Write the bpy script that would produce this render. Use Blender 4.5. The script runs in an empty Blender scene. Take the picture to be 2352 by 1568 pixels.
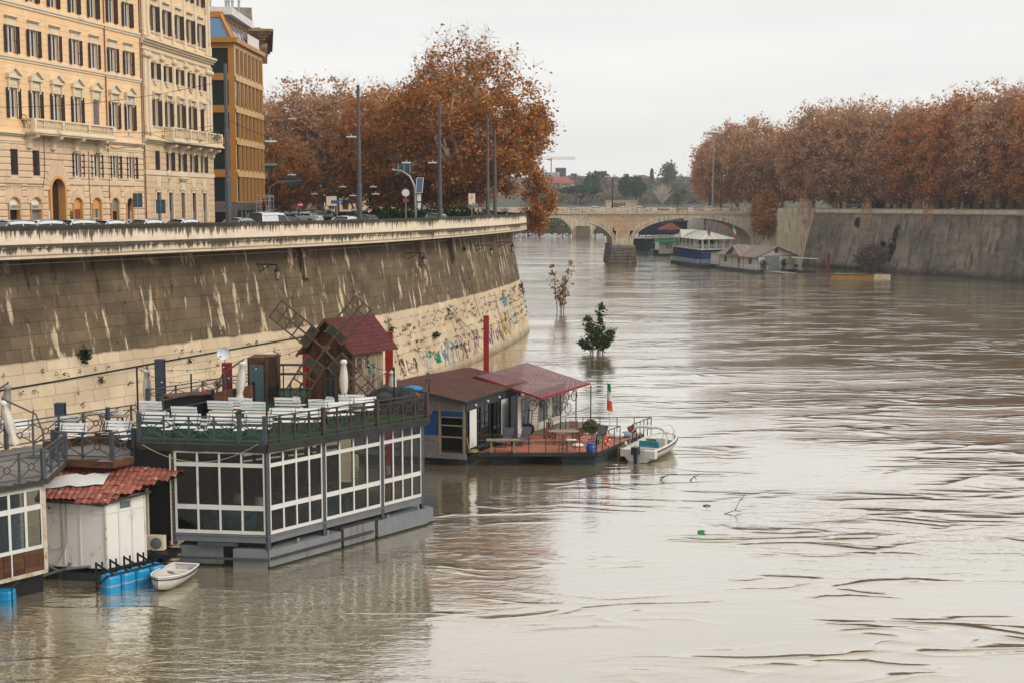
import bpy, math, random
import numpy as np
from mathutils import Matrix, Vector
R=math.radians
scene=bpy.context.scene
col=scene.collection
# ---------------------------------------------------------------- camera
cd=bpy.data.cameras.new('camera'); cam=bpy.data.objects.new('camera',cd); col.objects.link(cam)
FD=1310*2352/1024; PITCH=math.atan((784-466)/FD)
cd.sensor_width=36; cd.lens=1310/1024*36; cd.clip_end=6000
cam.location=(0,0,15); cam.rotation_euler=(math.pi/2-PITCH,0,0)
scene.camera=cam
# ---------------------------------------------------------------- sky, sun, exposure
SUN=Vector((.72,-.38,.58)).normalized()
world=bpy.data.worlds.new('World'); scene.world=world; world.use_nodes=True
wt=world.node_tree; wt.nodes.clear()
def wn(t): return wt.nodes.new(t)
sky=wn('ShaderNodeTexSky'); sky.sky_type='NISHITA'; sky.sun_disc=False
sky.sun_elevation=math.asin(SUN.z); sky.sun_rotation=math.atan2(SUN.x,SUN.y)
tc=wn('ShaderNodeTexCoord'); mp=wn('ShaderNodeMapping'); mp.inputs['Scale'].default_value=(1.2,1.2,7)
nz=wn('ShaderNodeTexNoise'); nz.inputs['Scale'].default_value=2.2; nz.inputs['Detail'].default_value=4; nz.inputs['Roughness'].default_value=.5
rp=wn('ShaderNodeValToRGB'); rp.color_ramp.elements[0].position=.3; rp.color_ramp.elements[1].position=.72
rp.color_ramp.elements[0].color=(6.7,6.64,6.52,1); rp.color_ramp.elements[1].color=(7.85,7.68,7.4,1)
mx=wn('ShaderNodeMix'); mx.data_type='RGBA'; mx.inputs[0].default_value=.93
bg=wn('ShaderNodeBackground'); bg.inputs['Strength'].default_value=.1
wo=wn('ShaderNodeOutputWorld')
L=wt.links.new
L(tc.outputs['Generated'],mp.inputs['Vector']); L(mp.outputs['Vector'],nz.inputs['Vector']); L(nz.outputs['Fac'],rp.inputs['Fac'])
L(sky.outputs['Color'],mx.inputs[6]); L(rp.outputs['Color'],mx.inputs[7]); L(mx.outputs[2],bg.inputs['Color']); L(bg.outputs['Background'],wo.inputs['Surface'])
sd=bpy.data.lights.new('sun','SUN'); sd.energy=1.5; sd.angle=R(28); sd.color=(1,.94,.88)
so=bpy.data.objects.new('sun',sd); col.objects.link(so); so.rotation_euler=SUN.to_track_quat('Z','Y').to_euler(); so.location=(60,-40,80)
vs=scene.view_settings; vs.view_transform='Standard'; vs.look='None'; vs.exposure=.42; vs.gamma=1; vs.use_curve_mapping=False
scene.cycles.use_denoising=True
scene.cycles.max_bounces=4; scene.cycles.diffuse_bounces=2; scene.cycles.glossy_bounces=3; scene.cycles.transparent_max_bounces=8; scene.cycles.volume_bounces=0
scene.cycles.caustics_reflective=False; scene.cycles.caustics_refractive=False

# ---------------------------------------------------------------- helpers
def ray(x,y):
    a=(x-1176)/FD; b=(784-y)/FD; c,s=math.cos(PITCH),math.sin(PITCH)
    return Vector((a,c+b*s,-s+b*c))
def G(x,y,z=0):            # point of the view at height z
    d=ray(x,y); return Vector((0,0,15))+d*((z-15)/d.z)
def D(x,y,Y):              # point of the view at depth Y
    d=ray(x,y); return Vector((0,0,15))+d*(Y/d.y)
def V(*a): return Vector(a)
FRM={}
def thing(name,label,cat,loc=(0,0,0),rz=0,group=None,kind=None):
    o=bpy.data.objects.new(name,None); o.empty_display_size=.3; col.objects.link(o)
    o.location=loc; o.rotation_euler=(0,0,rz)
    FRM[o.name]=Matrix.Translation(Vector(loc))@Matrix.Rotation(rz,4,'Z')
    tag(o,label,cat,group,kind); return o
def tag(o,label=None,cat=None,group=None,kind=None):
    if label: o['label']=label
    if cat: o['category']=cat
    if group: o['group']=group
    if kind: o['kind']=kind
    return o
def frame(p,q,z=None):      # x from p to q, z up, y to the left of x
    p=Vector(p); q=Vector(q); x=Vector((q.x-p.x,q.y-p.y,0)).normalized(); y=Vector((-x.y,x.x,0))
    return Matrix(((x.x,y.x,0,p.x),(x.y,y.y,0,p.y),(0,0,1,0 if z is None else z),(0,0,0,1)))
def axes(o,x,y,z):
    return Matrix(((x[0],y[0],z[0],o[0]),(x[1],y[1],z[1],o[1]),(x[2],y[2],z[2],o[2]),(0,0,0,1)))
I4=Matrix.Identity(4)
class MB:
    def __init__(s): s.v=[]; s.f=[]; s.m=[]; s.cm=0; s.sm=False
    def add(s,vs,fs,T=None):
        b=len(s.v)
        if T is None: s.v.extend([tuple(v) for v in vs])
        else: s.v.extend([tuple(T@Vector(v)) for v in vs])
        for f in fs: s.f.append(tuple(b+i for i in f)); s.m.append(s.cm)
        return s
    def box(s,x0,x1,y0,y1,z0,z1,T=None):
        return s.add([(x0,y0,z0),(x1,y0,z0),(x1,y1,z0),(x0,y1,z0),(x0,y0,z1),(x1,y0,z1),(x1,y1,z1),(x0,y1,z1)],
            [(0,3,2,1),(4,5,6,7),(0,1,5,4),(1,2,6,5),(2,3,7,6),(3,0,4,7)],T)
    def cbox(s,x0,x1,y0,y1,z0,z1,c,T=None):   # box whose front face (y0) is chamfered by c
        a=[(x0,y1,z0),(x1,y1,z0),(x1,y1,z1),(x0,y1,z1)]; b=[(x0,y0+c,z0),(x1,y0+c,z0),(x1,y0+c,z1),(x0,y0+c,z1)]
        d=[(x0+c,y0,z0+c),(x1-c,y0,z0+c),(x1-c,y0,z1-c),(x0+c,y0,z1-c)]
        fs=[(8,9,10,11),(3,2,1,0)]
        for i in range(4):
            j=(i+1)%4; fs.append((i,j,4+j,4+i)); fs.append((4+i,4+j,8+j,8+i))
        return s.add(a+b+d,fs,T)
    def prism(s,poly,y0,y1,T=None):          # polygon in xz pushed along y
        n=len(poly); vs=[(x,y0,z) for x,z in poly]+[(x,y1,z) for x,z in poly]
        fs=[tuple(range(n)),tuple(range(2*n-1,n-1,-1))]+[(j,i,n+i,n+j) for i,j in [(k,(k+1)%n) for k in range(n)]]
        return s.add(vs,fs,T)
    def slab(s,poly,z0,z1,T=None):           # polygon in xy pushed along z
        n=len(poly); vs=[(p[0],p[1],z0) for p in poly]+[(p[0],p[1],z1) for p in poly]
        fs=[tuple(range(n-1,-1,-1)),tuple(range(n,2*n))]+[(i,j,n+j,n+i) for i,j in [(k,(k+1)%n) for k in range(n)]]
        return s.add(vs,fs,T)
    def tube(s,pts,r,n=6,T=None,cap=True,flat=1.0):
        pts=[Vector(p) for p in pts]; k=len(pts); rs=r if isinstance(r,(list,tuple)) else [r]*k
        vs=[];fs=[]; up=None
        for i,p in enumerate(pts):
            d=(pts[min(i+1,k-1)]-pts[max(i-1,0)])
            d=d.normalized() if d.length>1e-9 else Vector((0,0,1))
            if up is None: up=d.orthogonal().normalized() if abs(d.z)>.9 else Vector((0,0,1))
            x=d.cross(up); x=x.normalized() if x.length>1e-6 else d.orthogonal().normalized()
            y=x.cross(d)
            for a in range(n):
                t=2*math.pi*(a+.5)/n; vs.append(p+(x*math.cos(t)+y*math.sin(t)*flat)*rs[i])
        for i in range(k-1):
            for a in range(n):
                b=(a+1)%n; fs.append((i*n+a,i*n+b,(i+1)*n+b,(i+1)*n+a))
        if cap: fs.append(tuple(range(n-1,-1,-1))); fs.append(tuple((k-1)*n+a for a in range(n)))
        return s.add(vs,fs,T)
    def bar(s,p,q,w,h=None,T=None,up=(0,0,1)):
        p=Vector(p);q=Vector(q);d=(q-p).normalized(); u=Vector(up)
        if abs(d.dot(u))>.98: u=Vector((0,1,0)) if abs(d.y)<.9 else Vector((1,0,0))
        x=d.cross(u).normalized()*w/2; y=x.normalized().cross(d).normalized()*(h or w)/2
        vs=[p-x-y,p+x-y,p+x+y,p-x+y,q-x-y,q+x-y,q+x+y,q-x+y]
        return s.add(vs,[(3,2,1,0),(4,5,6,7),(0,1,5,4),(1,2,6,5),(2,3,7,6),(3,0,4,7)],T)
    def lathe(s,prof,n=12,T=None,cap=True):
        vs=[(r*math.cos(2*math.pi*a/n),r*math.sin(2*math.pi*a/n),z) for r,z in prof for a in range(n)]
        fs=[(i*n+a,i*n+(a+1)%n,(i+1)*n+(a+1)%n,(i+1)*n+a) for i in range(len(prof)-1) for a in range(n)]
        if cap: fs.append(tuple(range(n-1,-1,-1))); fs.append(tuple((len(prof)-1)*n+a for a in range(n)))
        return s.add(vs,fs,T)
    def sphere(s,c,r,n=10,m=6,T=None,sq=(1,1,1)):
        vs=[];c=Vector(c)
        for i in range(m+1):
            t=math.pi*i/m
            for a in range(n):
                p=2*math.pi*a/n; vs.append((c.x+r*sq[0]*math.sin(t)*math.cos(p),c.y+r*sq[1]*math.sin(t)*math.sin(p),c.z-r*sq[2]*math.cos(t)))
        return s.add(vs,[(i*n+a,i*n+(a+1)%n,(i+1)*n+(a+1)%n,(i+1)*n+a) for i in range(m) for a in range(n)],T)
    def sheet(s,P,T=None):                   # grid of points
        n=len(P[0]); vs=[p for r in P for p in r]
        return s.add(vs,[(i*n+j,i*n+j+1,(i+1)*n+j+1,(i+1)*n+j) for i in range(len(P)-1) for j in range(n-1)],T)
    def mesh(s,name,mats,smooth=None):
        me=bpy.data.meshes.new(name); me.from_pydata(s.v,[],s.f)
        mats=mats if isinstance(mats,(list,tuple)) else [mats]
        for m in mats: me.materials.append(MT[m] if isinstance(m,str) else m)
        if len(mats)>1: me.polygons.foreach_set('material_index',s.m)
        if smooth if smooth is not None else s.sm: me.polygons.foreach_set('use_smooth',[True]*len(s.f))
        me.update(); return me
    def ob(s,name,mat,parent=None,world=False,smooth=None,kind=None,T=None):
        me=s.mesh(name,mat,smooth)
        if world and parent is not None: me.transform(wmat(parent).inverted())
        return put(me,name,parent,T,kind)
def wmat(o):
    T=o.matrix_basis.copy() if o.name not in FRM else FRM[o.name].copy()
    while o.parent is not None:
        o=o.parent; T=(FRM[o.name] if o.name in FRM else o.matrix_basis)@T
    return T
def put(me,name,parent=None,T=None,kind=None,mat=None):
    o=bpy.data.objects.new(name,me); col.objects.link(o)
    if parent is not None: o.parent=parent
    if T is not None: o.matrix_local=T; FRM[o.name]=T.copy()
    if kind: o['kind']=kind
    if mat: o.material_slots[0].link='OBJECT'; o.material_slots[0].material=MT[mat] if isinstance(mat,str) else mat
    return o
def struct(mb,name,mat,smooth=None):
    o=mb.ob(name,mat,smooth=smooth); o['kind']='structure'; return o
def copy_tree(o,loc=None,rz=None,label=None,parent=None,group=None,scale=None,mats=None):
    c=o.copy(); col.objects.link(c); c.parent=parent
    if loc is not None: c.location=loc
    if rz is not None: c.rotation_euler=(0,0,rz)
    if scale is not None: c.scale=(scale,)*3 if not isinstance(scale,(tuple,list)) else scale
    if label: c['label']=label
    if group: c['group']=group
    if parent is None: FRM[c.name]=Matrix.LocRotScale(c.location,c.rotation_euler,c.scale)
    if mats and c.type=='MESH':
        for sl in c.material_slots:
            if sl.material and sl.material.name in mats:
                m=mats[sl.material.name]; sl.link='OBJECT'; sl.material=MT[m]
    for ch in list(o.children): copy_tree(ch,parent=c,mats=mats)
    return c
def catmull(P,k=6):
    P=[Vector(p) for p in P]; out=[]
    for i in range(len(P)-1):
        a=P[max(i-1,0)];b=P[i];c=P[i+1];d=P[min(i+2,len(P)-1)]
        for j in range(k):
            t=j/k; out.append(.5*((2*b)+(c-a)*t+(2*a-5*b+4*c-d)*t*t+(3*b-3*c+d-a)*t**3))
    return out+[P[-1]]
def sag(p,q,s,n=8):
    p=Vector(p);q=Vector(q)
    return [p.lerp(q,i/n)-Vector((0,0,s*4*(i/n)*(1-i/n))) for i in range(n+1)]
def text_mesh(txt,size,name,mat,thick=.003):
    cu=bpy.data.curves.new(name,'FONT'); cu.body=txt; cu.size=size; cu.align_x='CENTER'; cu.align_y='CENTER'; cu.extrude=thick
    o=bpy.data.objects.new(name,cu); col.objects.link(o)
    me=bpy.data.meshes.new_from_object(o.evaluated_get(bpy.context.evaluated_depsgraph_get()))
    bpy.data.objects.remove(o); bpy.data.curves.remove(cu)
    me.materials.clear(); me.materials.append(MT[mat]); return me
# ---------------------------------------------------------------- materials
MT={}
def C(h):
    h=h.lstrip('#'); c=[int(h[i:i+2],16)/255 for i in (0,2,4)]
    return tuple(x/12.92 if x<=.04045 else ((x+.055)/1.055)**2.4 for x in c)+(1,)
class NT:
    def __init__(s,name):
        s.mat=bpy.data.materials.new(name); s.mat.use_nodes=True; s.t=s.mat.node_tree
        s.b=s.t.nodes['Principled BSDF']; s.o=s.t.nodes['Material Output']; MT[name]=s.mat
    def n(s,t,**k):
        x=s.t.nodes.new('ShaderNode'+t)
        for a,b in k.items(): setattr(x,a,b)
        return x
    def l(s,a,b): s.t.links.new(a,b)
    def si(s,node,i,v):
        if hasattr(v,'links') or isinstance(v,bpy.types.NodeSocket): s.l(v,node.inputs[i])
        else: node.inputs[i].default_value=v
    def pos(s): return s.n('NewGeometry').outputs['Position']
    def obj(s): return s.n('TexCoord').outputs['Object']
    def island(s): return s.n('NewGeometry').outputs['Random Per Island']
    def orand(s): return s.n('ObjectInfo').outputs['Random']
    def map(s,v,sc,rot=(0,0,0)):
        m=s.n('Mapping'); s.l(v,m.inputs['Vector']); m.inputs['Scale'].default_value=sc; m.inputs['Rotation'].default_value=rot; return m.outputs['Vector']
    def noise(s,v,sc,det=3,ro=.55,dist=0):
        m=s.n('TexNoise'); s.l(v,m.inputs['Vector']); m.inputs['Scale'].default_value=sc; m.inputs['Detail'].default_value=det; m.inputs['Roughness'].default_value=ro; m.inputs['Distortion'].default_value=dist
        return m.outputs['Fac']
    def ramp(s,f,st,interp='LINEAR'):
        r=s.n('ValToRGB'); s.l(f,r.inputs['Fac']); e=r.color_ramp.elements; r.color_ramp.interpolation=interp
        while len(e)<len(st): e.new(.5)
        for x,(p,c) in zip(e,st): x.position=p; x.color=c if len(c)==4 else tuple(c)+(1,)
        return r.outputs['Color']
    def mr(s,f,a,b,c=0,d=1):
        r=s.n('MapRange'); s.l(f,r.inputs[0]); r.inputs[1].default_value=a; r.inputs[2].default_value=b; r.inputs[3].default_value=c; r.inputs[4].default_value=d; return r.outputs[0]
    def m(s,op,a,b=0.0):
        r=s.n('Math',operation=op); s.si(r,0,a); s.si(r,1,b); return r.outputs[0]
    def mix(s,f,a,b,mode='MIX'):
        r=s.n('Mix',data_type='RGBA',blend_type=mode); s.si(r,0,f); s.si(r,6,a); s.si(r,7,b); return r.outputs[2]
    def sep(s,v): return s.n('SeparateXYZ') if 0 else s._sep(v)
    def _sep(s,v):
        r=s.n('SeparateXYZ'); s.l(v,r.inputs[0]); return r.outputs
    def bump(s,h,st=.4,dist=.02):
        b=s.n('Bump'); b.inputs['Strength'].default_value=st; b.inputs['Distance'].default_value=dist; s.l(h,b.inputs['Height']); return b.outputs['Normal']
    def fin(s,colr,rough=.8,spec=.3,metal=0,normal=None):
        s.si(s.b,'Base Color',colr); s.si(s.b,'Roughness',rough); s.b.inputs['Specular IOR Level'].default_value=spec; s.b.inputs['Metallic'].default_value=metal
        if normal is not None: s.l(normal,s.b.inputs['Normal'])
        return s.mat
def mk(name,c,rough=.75,var=.18,sc=1.5,spec=.3,metal=0,rand=0,dirt=None,damt=.5,dsc=.8,streak=None,samt=.5,bump=0,bsc=25,local=False):
    t=NT(name); c=C(c) if isinstance(c,str) else c
    p=t.obj() if local else t.pos()
    f=t.noise(p,sc,4)
    x=t.mix(t.mr(f,.3,.7,0,1),tuple(v*(1-var) for v in c[:3])+(1,),tuple(min(1,v*(1+var*.7)) for v in c[:3])+(1,))
    if rand:
        r=t.m('FRACT',t.m('ADD',t.orand(),t.island()))
        x=t.mix(1.0,x,t.ramp(r,[(0,(1-rand,)*3),(1,(1+rand*.5,)*3)]),'MULTIPLY')
    if dirt: x=t.mix(t.mr(t.noise(p,dsc,5,.65),.62-damt*.25,.75,0,.9),x,C(dirt))
    if streak: x=t.mix(t.m('MULTIPLY',t.mr(t.noise(t.map(p,(2.2,2.2,.16)),1.6,4,.6),.66-samt*.25,.72,0,.85),1.0),x,C(streak))
    nb=t.bump(t.noise(p,bsc,4),bump,.02) if bump else None
    return t.fin(x,rough,spec,metal,nb)
# ---- plain materials
mk('ochre','#EEC99B',.85,.06,.6,rand=.05,streak='#CDA679',samt=.12)
mk('cream_plaster','#E6C9A2',.85,.06,.8,streak='#A88F70',samt=.15)
mk('cream_block','#D9BC96',.85,.08,1.2,rand=.1,streak='#9A8164',samt=.2,bump=.2,bsc=12)
mk('cream_trim','#E2CFB0',.8,.06,1.5,dirt='#8C7A62',damt=.15)
mk('rust_block','#DFC2A0',.85,.08,1.0,rand=.09,streak='#A48868',samt=.15,bump=.25,bsc=10)
mk('ochre_trim','#D79E5C',.8,.08)
mk('shutter','#33221F',.6,.25,3,rand=.35)
mk('grey_shutter','#7C6B62',.6,.15)
mk('white_frame','#D8D8D2',.5,.06)
mk('curtain','#7E93A0',.9,.25,6)
mk('door_wood','#3B2518',.55,.3,4)
mk('steel_shutter','#8E9192',.5,.12,6,metal=.3)
mk('rust_shutter','#8A4A2C',.6,.2,6)
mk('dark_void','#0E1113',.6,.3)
mk('sign_plate','#B7AB8C',.6,.12)
mk('sign_ink','#26221D',.7,.1)
mk('brass','#8C7A30',.35,.2,4,metal=.5)
mk('bronze_metal','#B27A34',.45,.07,1.2,spec=.4)
mk('bronze_pale','#D0AE7C',.5,.1,1.5,dirt='#9E8156',damt=.3)
mk('pale_cap','#D9D6CF',.5,.05)
mk('foil','#9A9C9E',.25,.4,5,metal=.8,bump=1.0,bsc=6)
mk('concrete','#8C887F',.9,.15,1.2,dirt='#4A453C',damt=.4,bump=.3)
mk('old_stucco','#9C835F',.9,.3,1.5,dirt='#4A3B28',damt=.6)
mk('asphalt',(.05,.05,.052,1),.9,.25,.5)
mk('pavement','#8A8378',.9,.12,.7)
mk('white_line','#CFCCC4',.8,.1)
mk('pole_grey','#4A4E52',.5,.12,1.5,spec=.4)
mk('galv','#9EA1A0',.45,.12,3,metal=.3)
mk('dark_metal','#1B1E20',.5,.2,3)
mk('rail_grey','#464B51',.55,.12,2,dirt='#3A2E26',damt=.25)
mk('rail_brown','#3F352F',.6,.2,2,dirt='#5A3A26',damt=.4)
mk('wall_black','#23241F',.9,.3)
mk('cable','#2A2622',.7,.1)
mk('cable_pale','#A79A80',.7,.15)
mk('lamp_white','#D5D7D6',.4,.05)
mk('sign_blue','#2A5A93',.5,.08)
mk('sign_back','#3C4A4E',.55,.1)
mk('sign_red','#B3272B',.5,.06)
mk('sign_white','#D9D9D6',.5,.05)
mk('sign_green','#15694F',.5,.05)
mk('solar','#41506B',.25,.2,20,spec=.6)
mk('rubber','#151515',.7,.1)
mk('chrome','#A9ACAE',.25,.05,metal=.8)
mk('lamp_red','#7A1416',.3,.1); mk('lamp_clear','#C9C9C4',.25,.1)
for k,c in dict(white='#C9CCCE',silver='#8E949A',black='#17191B',grey='#5A6067',red='#6E1B1E',blue='#2B3B54',lightblue='#93A6B5',green='#39433A').items():
    mk('car_'+k,c,.3,.04,spec=.6)
mk('car_glass','#1A2226',.08,.1,spec=.7)
mk('wood_plank','#5A3D29',.8,.35,1.2,rand=.4,streak='#7B4D29',samt=.45,bump=.3,bsc=30)
mk('wood_pale','#96866D',.85,.15,1.5,rand=.22,streak='#54483A',samt=.4,bump=.3,bsc=30)
mk('sail_wood','#5E493B',.8,.25,2,dirt='#8C7664',damt=.3)
mk('sail_panel','#3E3A33',.8,.25,3)
mk('shingle_red','#5E2F2E',.85,.12,2,rand=.22)
mk('shingle_brown','#5B3A30',.9,.15,.6,rand=.24,dirt='#3C241C',damt=.35)
mk('roof_red','#6B4443',.55,.1,.8,rand=.08,dirt='#8F5A52',damt=.2)
mk('roof_pale','#C6B9AE',.7,.1)
mk('steel_red','#8C1F1D',.55,.15,1.5,dirt='#5E1A17',damt=.3)
mk('steel_dark','#3A4650',.6,.15,1.5)
mk('turf','#22452A',.95,.25,5,bump=.4,bsc=60)
mk('tar','#3B3D3B',.85,.2,2,bump=.3)
mk('white_paint','#D9D7D0',.5,.05,2,dirt='#A89A84',damt=.08)
mk('white_panel','#E8E4DA',.55,.04,.7,dirt='#A2977F',damt=.06,dsc=1.2)
mk('rust_white','#C9BEAB',.6,.1,3,dirt='#9A5426',damt=.65,dsc=4)
mk('bench_white','#F0F0EE',.45,.04,3)
mk('pontoon','#7D8083',.75,.12,1.0,streak='#55534F',samt=.35,bump=.2)
mk('pontoon_dark','#2E3638',.7,.2,1.5,streak='#5A5142',samt=.3)
mk('algae','#2C2F1C',.9,.3,4)
mk('terracotta','#98594A',.85,.22,4,rand=.3,dirt='#CDA58C',damt=.3,dsc=3.5)
mk('drum_blue','#1590C4',.4,.08,3,spec=.5,dirt='#20566E',damt=.15)
mk('pipe_grey','#6F7375',.5,.12,2)
mk('tarp_white','#D8D6D0',.7,.06,3)
mk('umbrella','#DCD5C6',.85,.08,4)
mk('umb_grey','#9C9790',.85,.1,4)
mk('deck_grey','#7C746C',.85,.15,1,rand=.2)
mk('deck_orange','#A8674A',.55,.15,1.5,rand=.2,dirt='#8A4E36',damt=.3,spec=.5)
mk('house_grey','#77777A',.8,.15,1.2,rand=.12,dirt='#B5AE9C',damt=.2,dsc=3)
mk('house_dark','#2E3338',.6,.12)
mk('house_blue','#164A80',.6,.15,1.0,rand=.1)
mk('house_white','#C9C5BA',.7,.08,1.2,rand=.08,dirt='#8D8573',damt=.15,dsc=2)
mk('teak','#7B3B22',.6,.2,3); mk('teak_old','#8F7F68',.75,.15,3)
mk('sling','#5B5A60',.8,.1,8)
mk('pot_blue','#123C86',.2,.12,3,spec=.6)
mk('soil','#30251A',.95,.2)
mk('orange','#D8481E',.55,.08,3); mk('orange_brown','#C2691D',.6,.12,3)
mk('flag_green','#1F8A57',.8,.05); mk('flag_white','#D9D3C6',.8,.05); mk('flag_red','#C94A35',.8,.08)
mk('boat_white','#D5D2C8',.35,.05,1.5,spec=.5,dirt='#93876F',damt=.2,dsc=1.5)
mk('boat_cream','#C9C3B2',.45,.06)
mk('teal','#19798A',.6,.1); mk('motor','#1A2733',.35,.1,spec=.5)
mk('bag_black','#1C2122',.5,.3,4); mk('bag_blue','#2E7FB0',.6,.1)
mk('tyre','#1E1E1E',.8,.2)
mk('boat_wood','#6F5540',.7,.2)
mk('blue_boat','#1F5388',.6,.12,1,rand=.12); mk('white_corr','#CFCCC2',.55,.06,.6,rand=.05)
mk('rust_roof','#94837A',.7,.2,.6,rand=.2,dirt='#7A4A42',damt=.35,dsc=.35)
mk('green_boat','#1E8A63',.5,.1); mk('dark_green','#173A2E',.6,.15)
mk('yellow_barge','#B98A35',.7,.15,1,dirt='#8A7A60',damt=.4)
mk('travertine','#D3C2A8',.85,.08,.8,rand=.12,streak='#5C5142',samt=.62,bump=.15,bsc=4)
mk('brick_tan','#C9A88A',.85,.1,.5,rand=.12,dirt='#8F6C50',damt=.3)
mk('pier_stone','#7E7365',.85,.2,.8,rand=.15,streak='#2A251E',samt=.9)
mk('bark','#6F665A',.9,.25,2,local=True); mk('bark_pale','#B5AA98',.9,.25,.8,local=True); mk('bark_dark','#3A332A',.9,.25,2,local=True)
mk('skin','#B98A6E',.6,.05); mk('cloth_dark','#1B1D22',.9,.1); mk('cloth_red','#A31A22',.9,.1); mk('cloth_white','#CFCFCB',.9,.05); mk('hair','#1C1512',.8,.1)
mk('hill_ground','#4A4A33',.95,.25,.05)
mk('far_wall','#B9A894',.9,.08,.1); mk('far_roof','#8F5346',.9,.1,.1); mk('far_white','#BFC0BC',.9,.05); mk('far_dark','#39444A',.7,.1)
mk('graffiti_teal','#1C8C76',.7,.1); mk('graffiti_blue','#6C9FB8',.7,.2,2); mk('graffiti_black','#2A2724',.8,.1); mk('graffiti_pink','#9C7F8A',.8,.2,3); mk('graffiti_white','#C9CCC6',.8,.1); mk('graffiti_yellow','#B69A5A',.8,.2); mk('graffiti_violet','#6E6788',.8,.2)
mk('shade_cloth','#C9B58C',.8,.15,8); mk('lampshade','#D9D5C4',.8,.05)
mk('yellow_hose','#C9B356',.6,.1); mk('fender','#C9C5BC',.5,.1)
# glass
def glass(name,tint,ior=1.5,rough=.02):
    t=NT(name); t.t.nodes.remove(t.b)
    tr=t.n('BsdfTransparent'); tr.inputs['Color'].default_value=tint; gl=t.n('BsdfGlossy'); gl.inputs['Roughness'].default_value=rough
    fr=t.n('Fresnel'); fr.inputs['IOR'].default_value=ior
    m=t.n('MixShader'); t.l(fr.outputs[0],m.inputs[0]); t.l(tr.outputs[0],m.inputs[1]); t.l(gl.outputs[0],m.inputs[2]); t.l(m.outputs[0],t.o.inputs['Surface'])
glass('pane_glass',(.42,.46,.45,1),1.42); glass('house_glass',(.32,.37,.37,1),1.5)
def dglass(name,c,rough=.06,spec=.6):
    t=NT(name); t.fin(C(c),rough,spec)
dglass('win_glass','#1C2C3A'); dglass('teal_glass','#0E2A2A',.05,.5); dglass('sky_glass','#4E7397',.05,.9); dglass('lantern_glass','#B9B19C',.3,.4); dglass('door_glass','#56696B',.1,.5)
# leaves
def leaf(name,cols,trans=.3):
    t=NT(name); r=t.m('FRACT',t.m('ADD',t.island(),t.m('MULTIPLY',t.orand(),.13)))
    big=t.noise(t.obj(),.35,3,.6)
    f=t.m('ADD',t.m('MULTIPLY',r,.6),t.m('MULTIPLY',t.mr(big,.3,.7),.4))
    n=len(cols); c=t.ramp(f,[(i/(n-1)*.9+.05,C(x)) for i,x in enumerate(cols)])
    t.t.nodes.remove(t.b); d=t.n('BsdfDiffuse'); tl=t.n('BsdfTranslucent'); t.l(c,d.inputs[0]); t.l(c,tl.inputs[0])
    m=t.n('MixShader'); m.inputs[0].default_value=trans; t.l(d.outputs[0],m.inputs[1]); t.l(tl.outputs[0],m.inputs[2]); t.l(m.outputs[0],t.o.inputs['Surface'])
leaf('leaf_autumn',['#82583A','#A66C44','#C07E48','#D08C50','#94683F','#D8A058'])
leaf('leaf_big',['#5C5636','#86522F','#B06A36','#C87C3E','#86703C','#D8984A','#74522E'])
leaf('leaf_rust',['#8C6C5A','#AC8264','#C2926C','#D0A278','#A07C60','#D8A868'])
leaf('leaf_green',['#1E3A20','#2B4A28','#3A5A30','#24402A'])
leaf('leaf_olive',['#5A6646','#6F7B58','#4C5A40','#7C8560'])
leaf('leaf_yellow',['#8A7240','#A88A48','#9A6E3C','#6E6A42'])
leaf('leaf_sapling',['#1F3A1E','#2A4A22','#355626','#6E6424','#1B3320'])
leaf('leaf_twig',['#6E6258','#7C6C60','#5E544C','#86756A'])
leaf('moss',['#22301A','#30401F','#1C2616','#3B4426'])
# left embankment stone: pale blocks, old dark crust over the upper half, vertical wash streaks
t=NT('wall_stone'); p=t.pos(); x,y,z=t.sep(p)
base=t.mix(t.mr(t.noise(p,.5,4),.3,.7),C('#BDA98B'),C('#D6C2A5'))
rnd=t.m('FRACT',t.m('ADD',t.orand(),t.island()))
base=t.mix(1.0,base,t.ramp(rnd,[(0,(.86,.86,.86)),(1,(1.06,1.05,1.03))]),'MULTIPLY')
st=t.noise(t.map(p,(1.6,1.6,.13)),.9,5,.62)
zz=t.m('ADD',z,t.m('MULTIPLY',t.m('SUBTRACT',t.noise(p,.9,4),.5),.35))
mask=t.mr(zz,6.05,6.2)
crust=t.mr(st,.40,.47,1,0); crust=t.m('SUBTRACT',1.0,crust)
patch=t.mr(t.noise(t.map(p,(.55,.55,.4)),.8,4,.6),.27,.36)
cr=t.m('MULTIPLY',mask,t.m('MULTIPLY',t.m('SUBTRACT',1.0,t.mr(st,.575,.64)),patch))
dark=t.mix(t.mr(t.noise(p,.45,5,.65),.35,.7),C('#463B2C'),C('#6E5F49'))
dark=t.mix(1.0,dark,t.ramp(rnd,[(0,(.82,.82,.82)),(1,(1.1,1.08,1.05))]),'MULTIPLY')
c1=t.mix(t.m('MULTIPLY',cr,.93),base,dark)
blk=t.m('MULTIPLY',t.mr(t.noise(t.map(p,(1.1,1.1,.07)),1.1,5,.6),.60,.70),t.mr(z,5.0,9.5,0,.85))
c1=t.mix(blk,c1,C('#221D15'))
low=t.mr(t.m('ADD',z,t.m('MULTIPLY',t.noise(p,.8),.8)),.3,1.3,.75,0)
c1=t.mix(low,c1,C('#4B4A33'))
c1=t.mix(t.mr(t.noise(t.map(p,(1,1,.25)),.7,5,.7),.63,.72,0,.5),c1,C('#9A7C55'))
t.fin(c1,.9,.2,0,t.bump(t.noise(p,6,5,.65),.5,.03))
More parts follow.
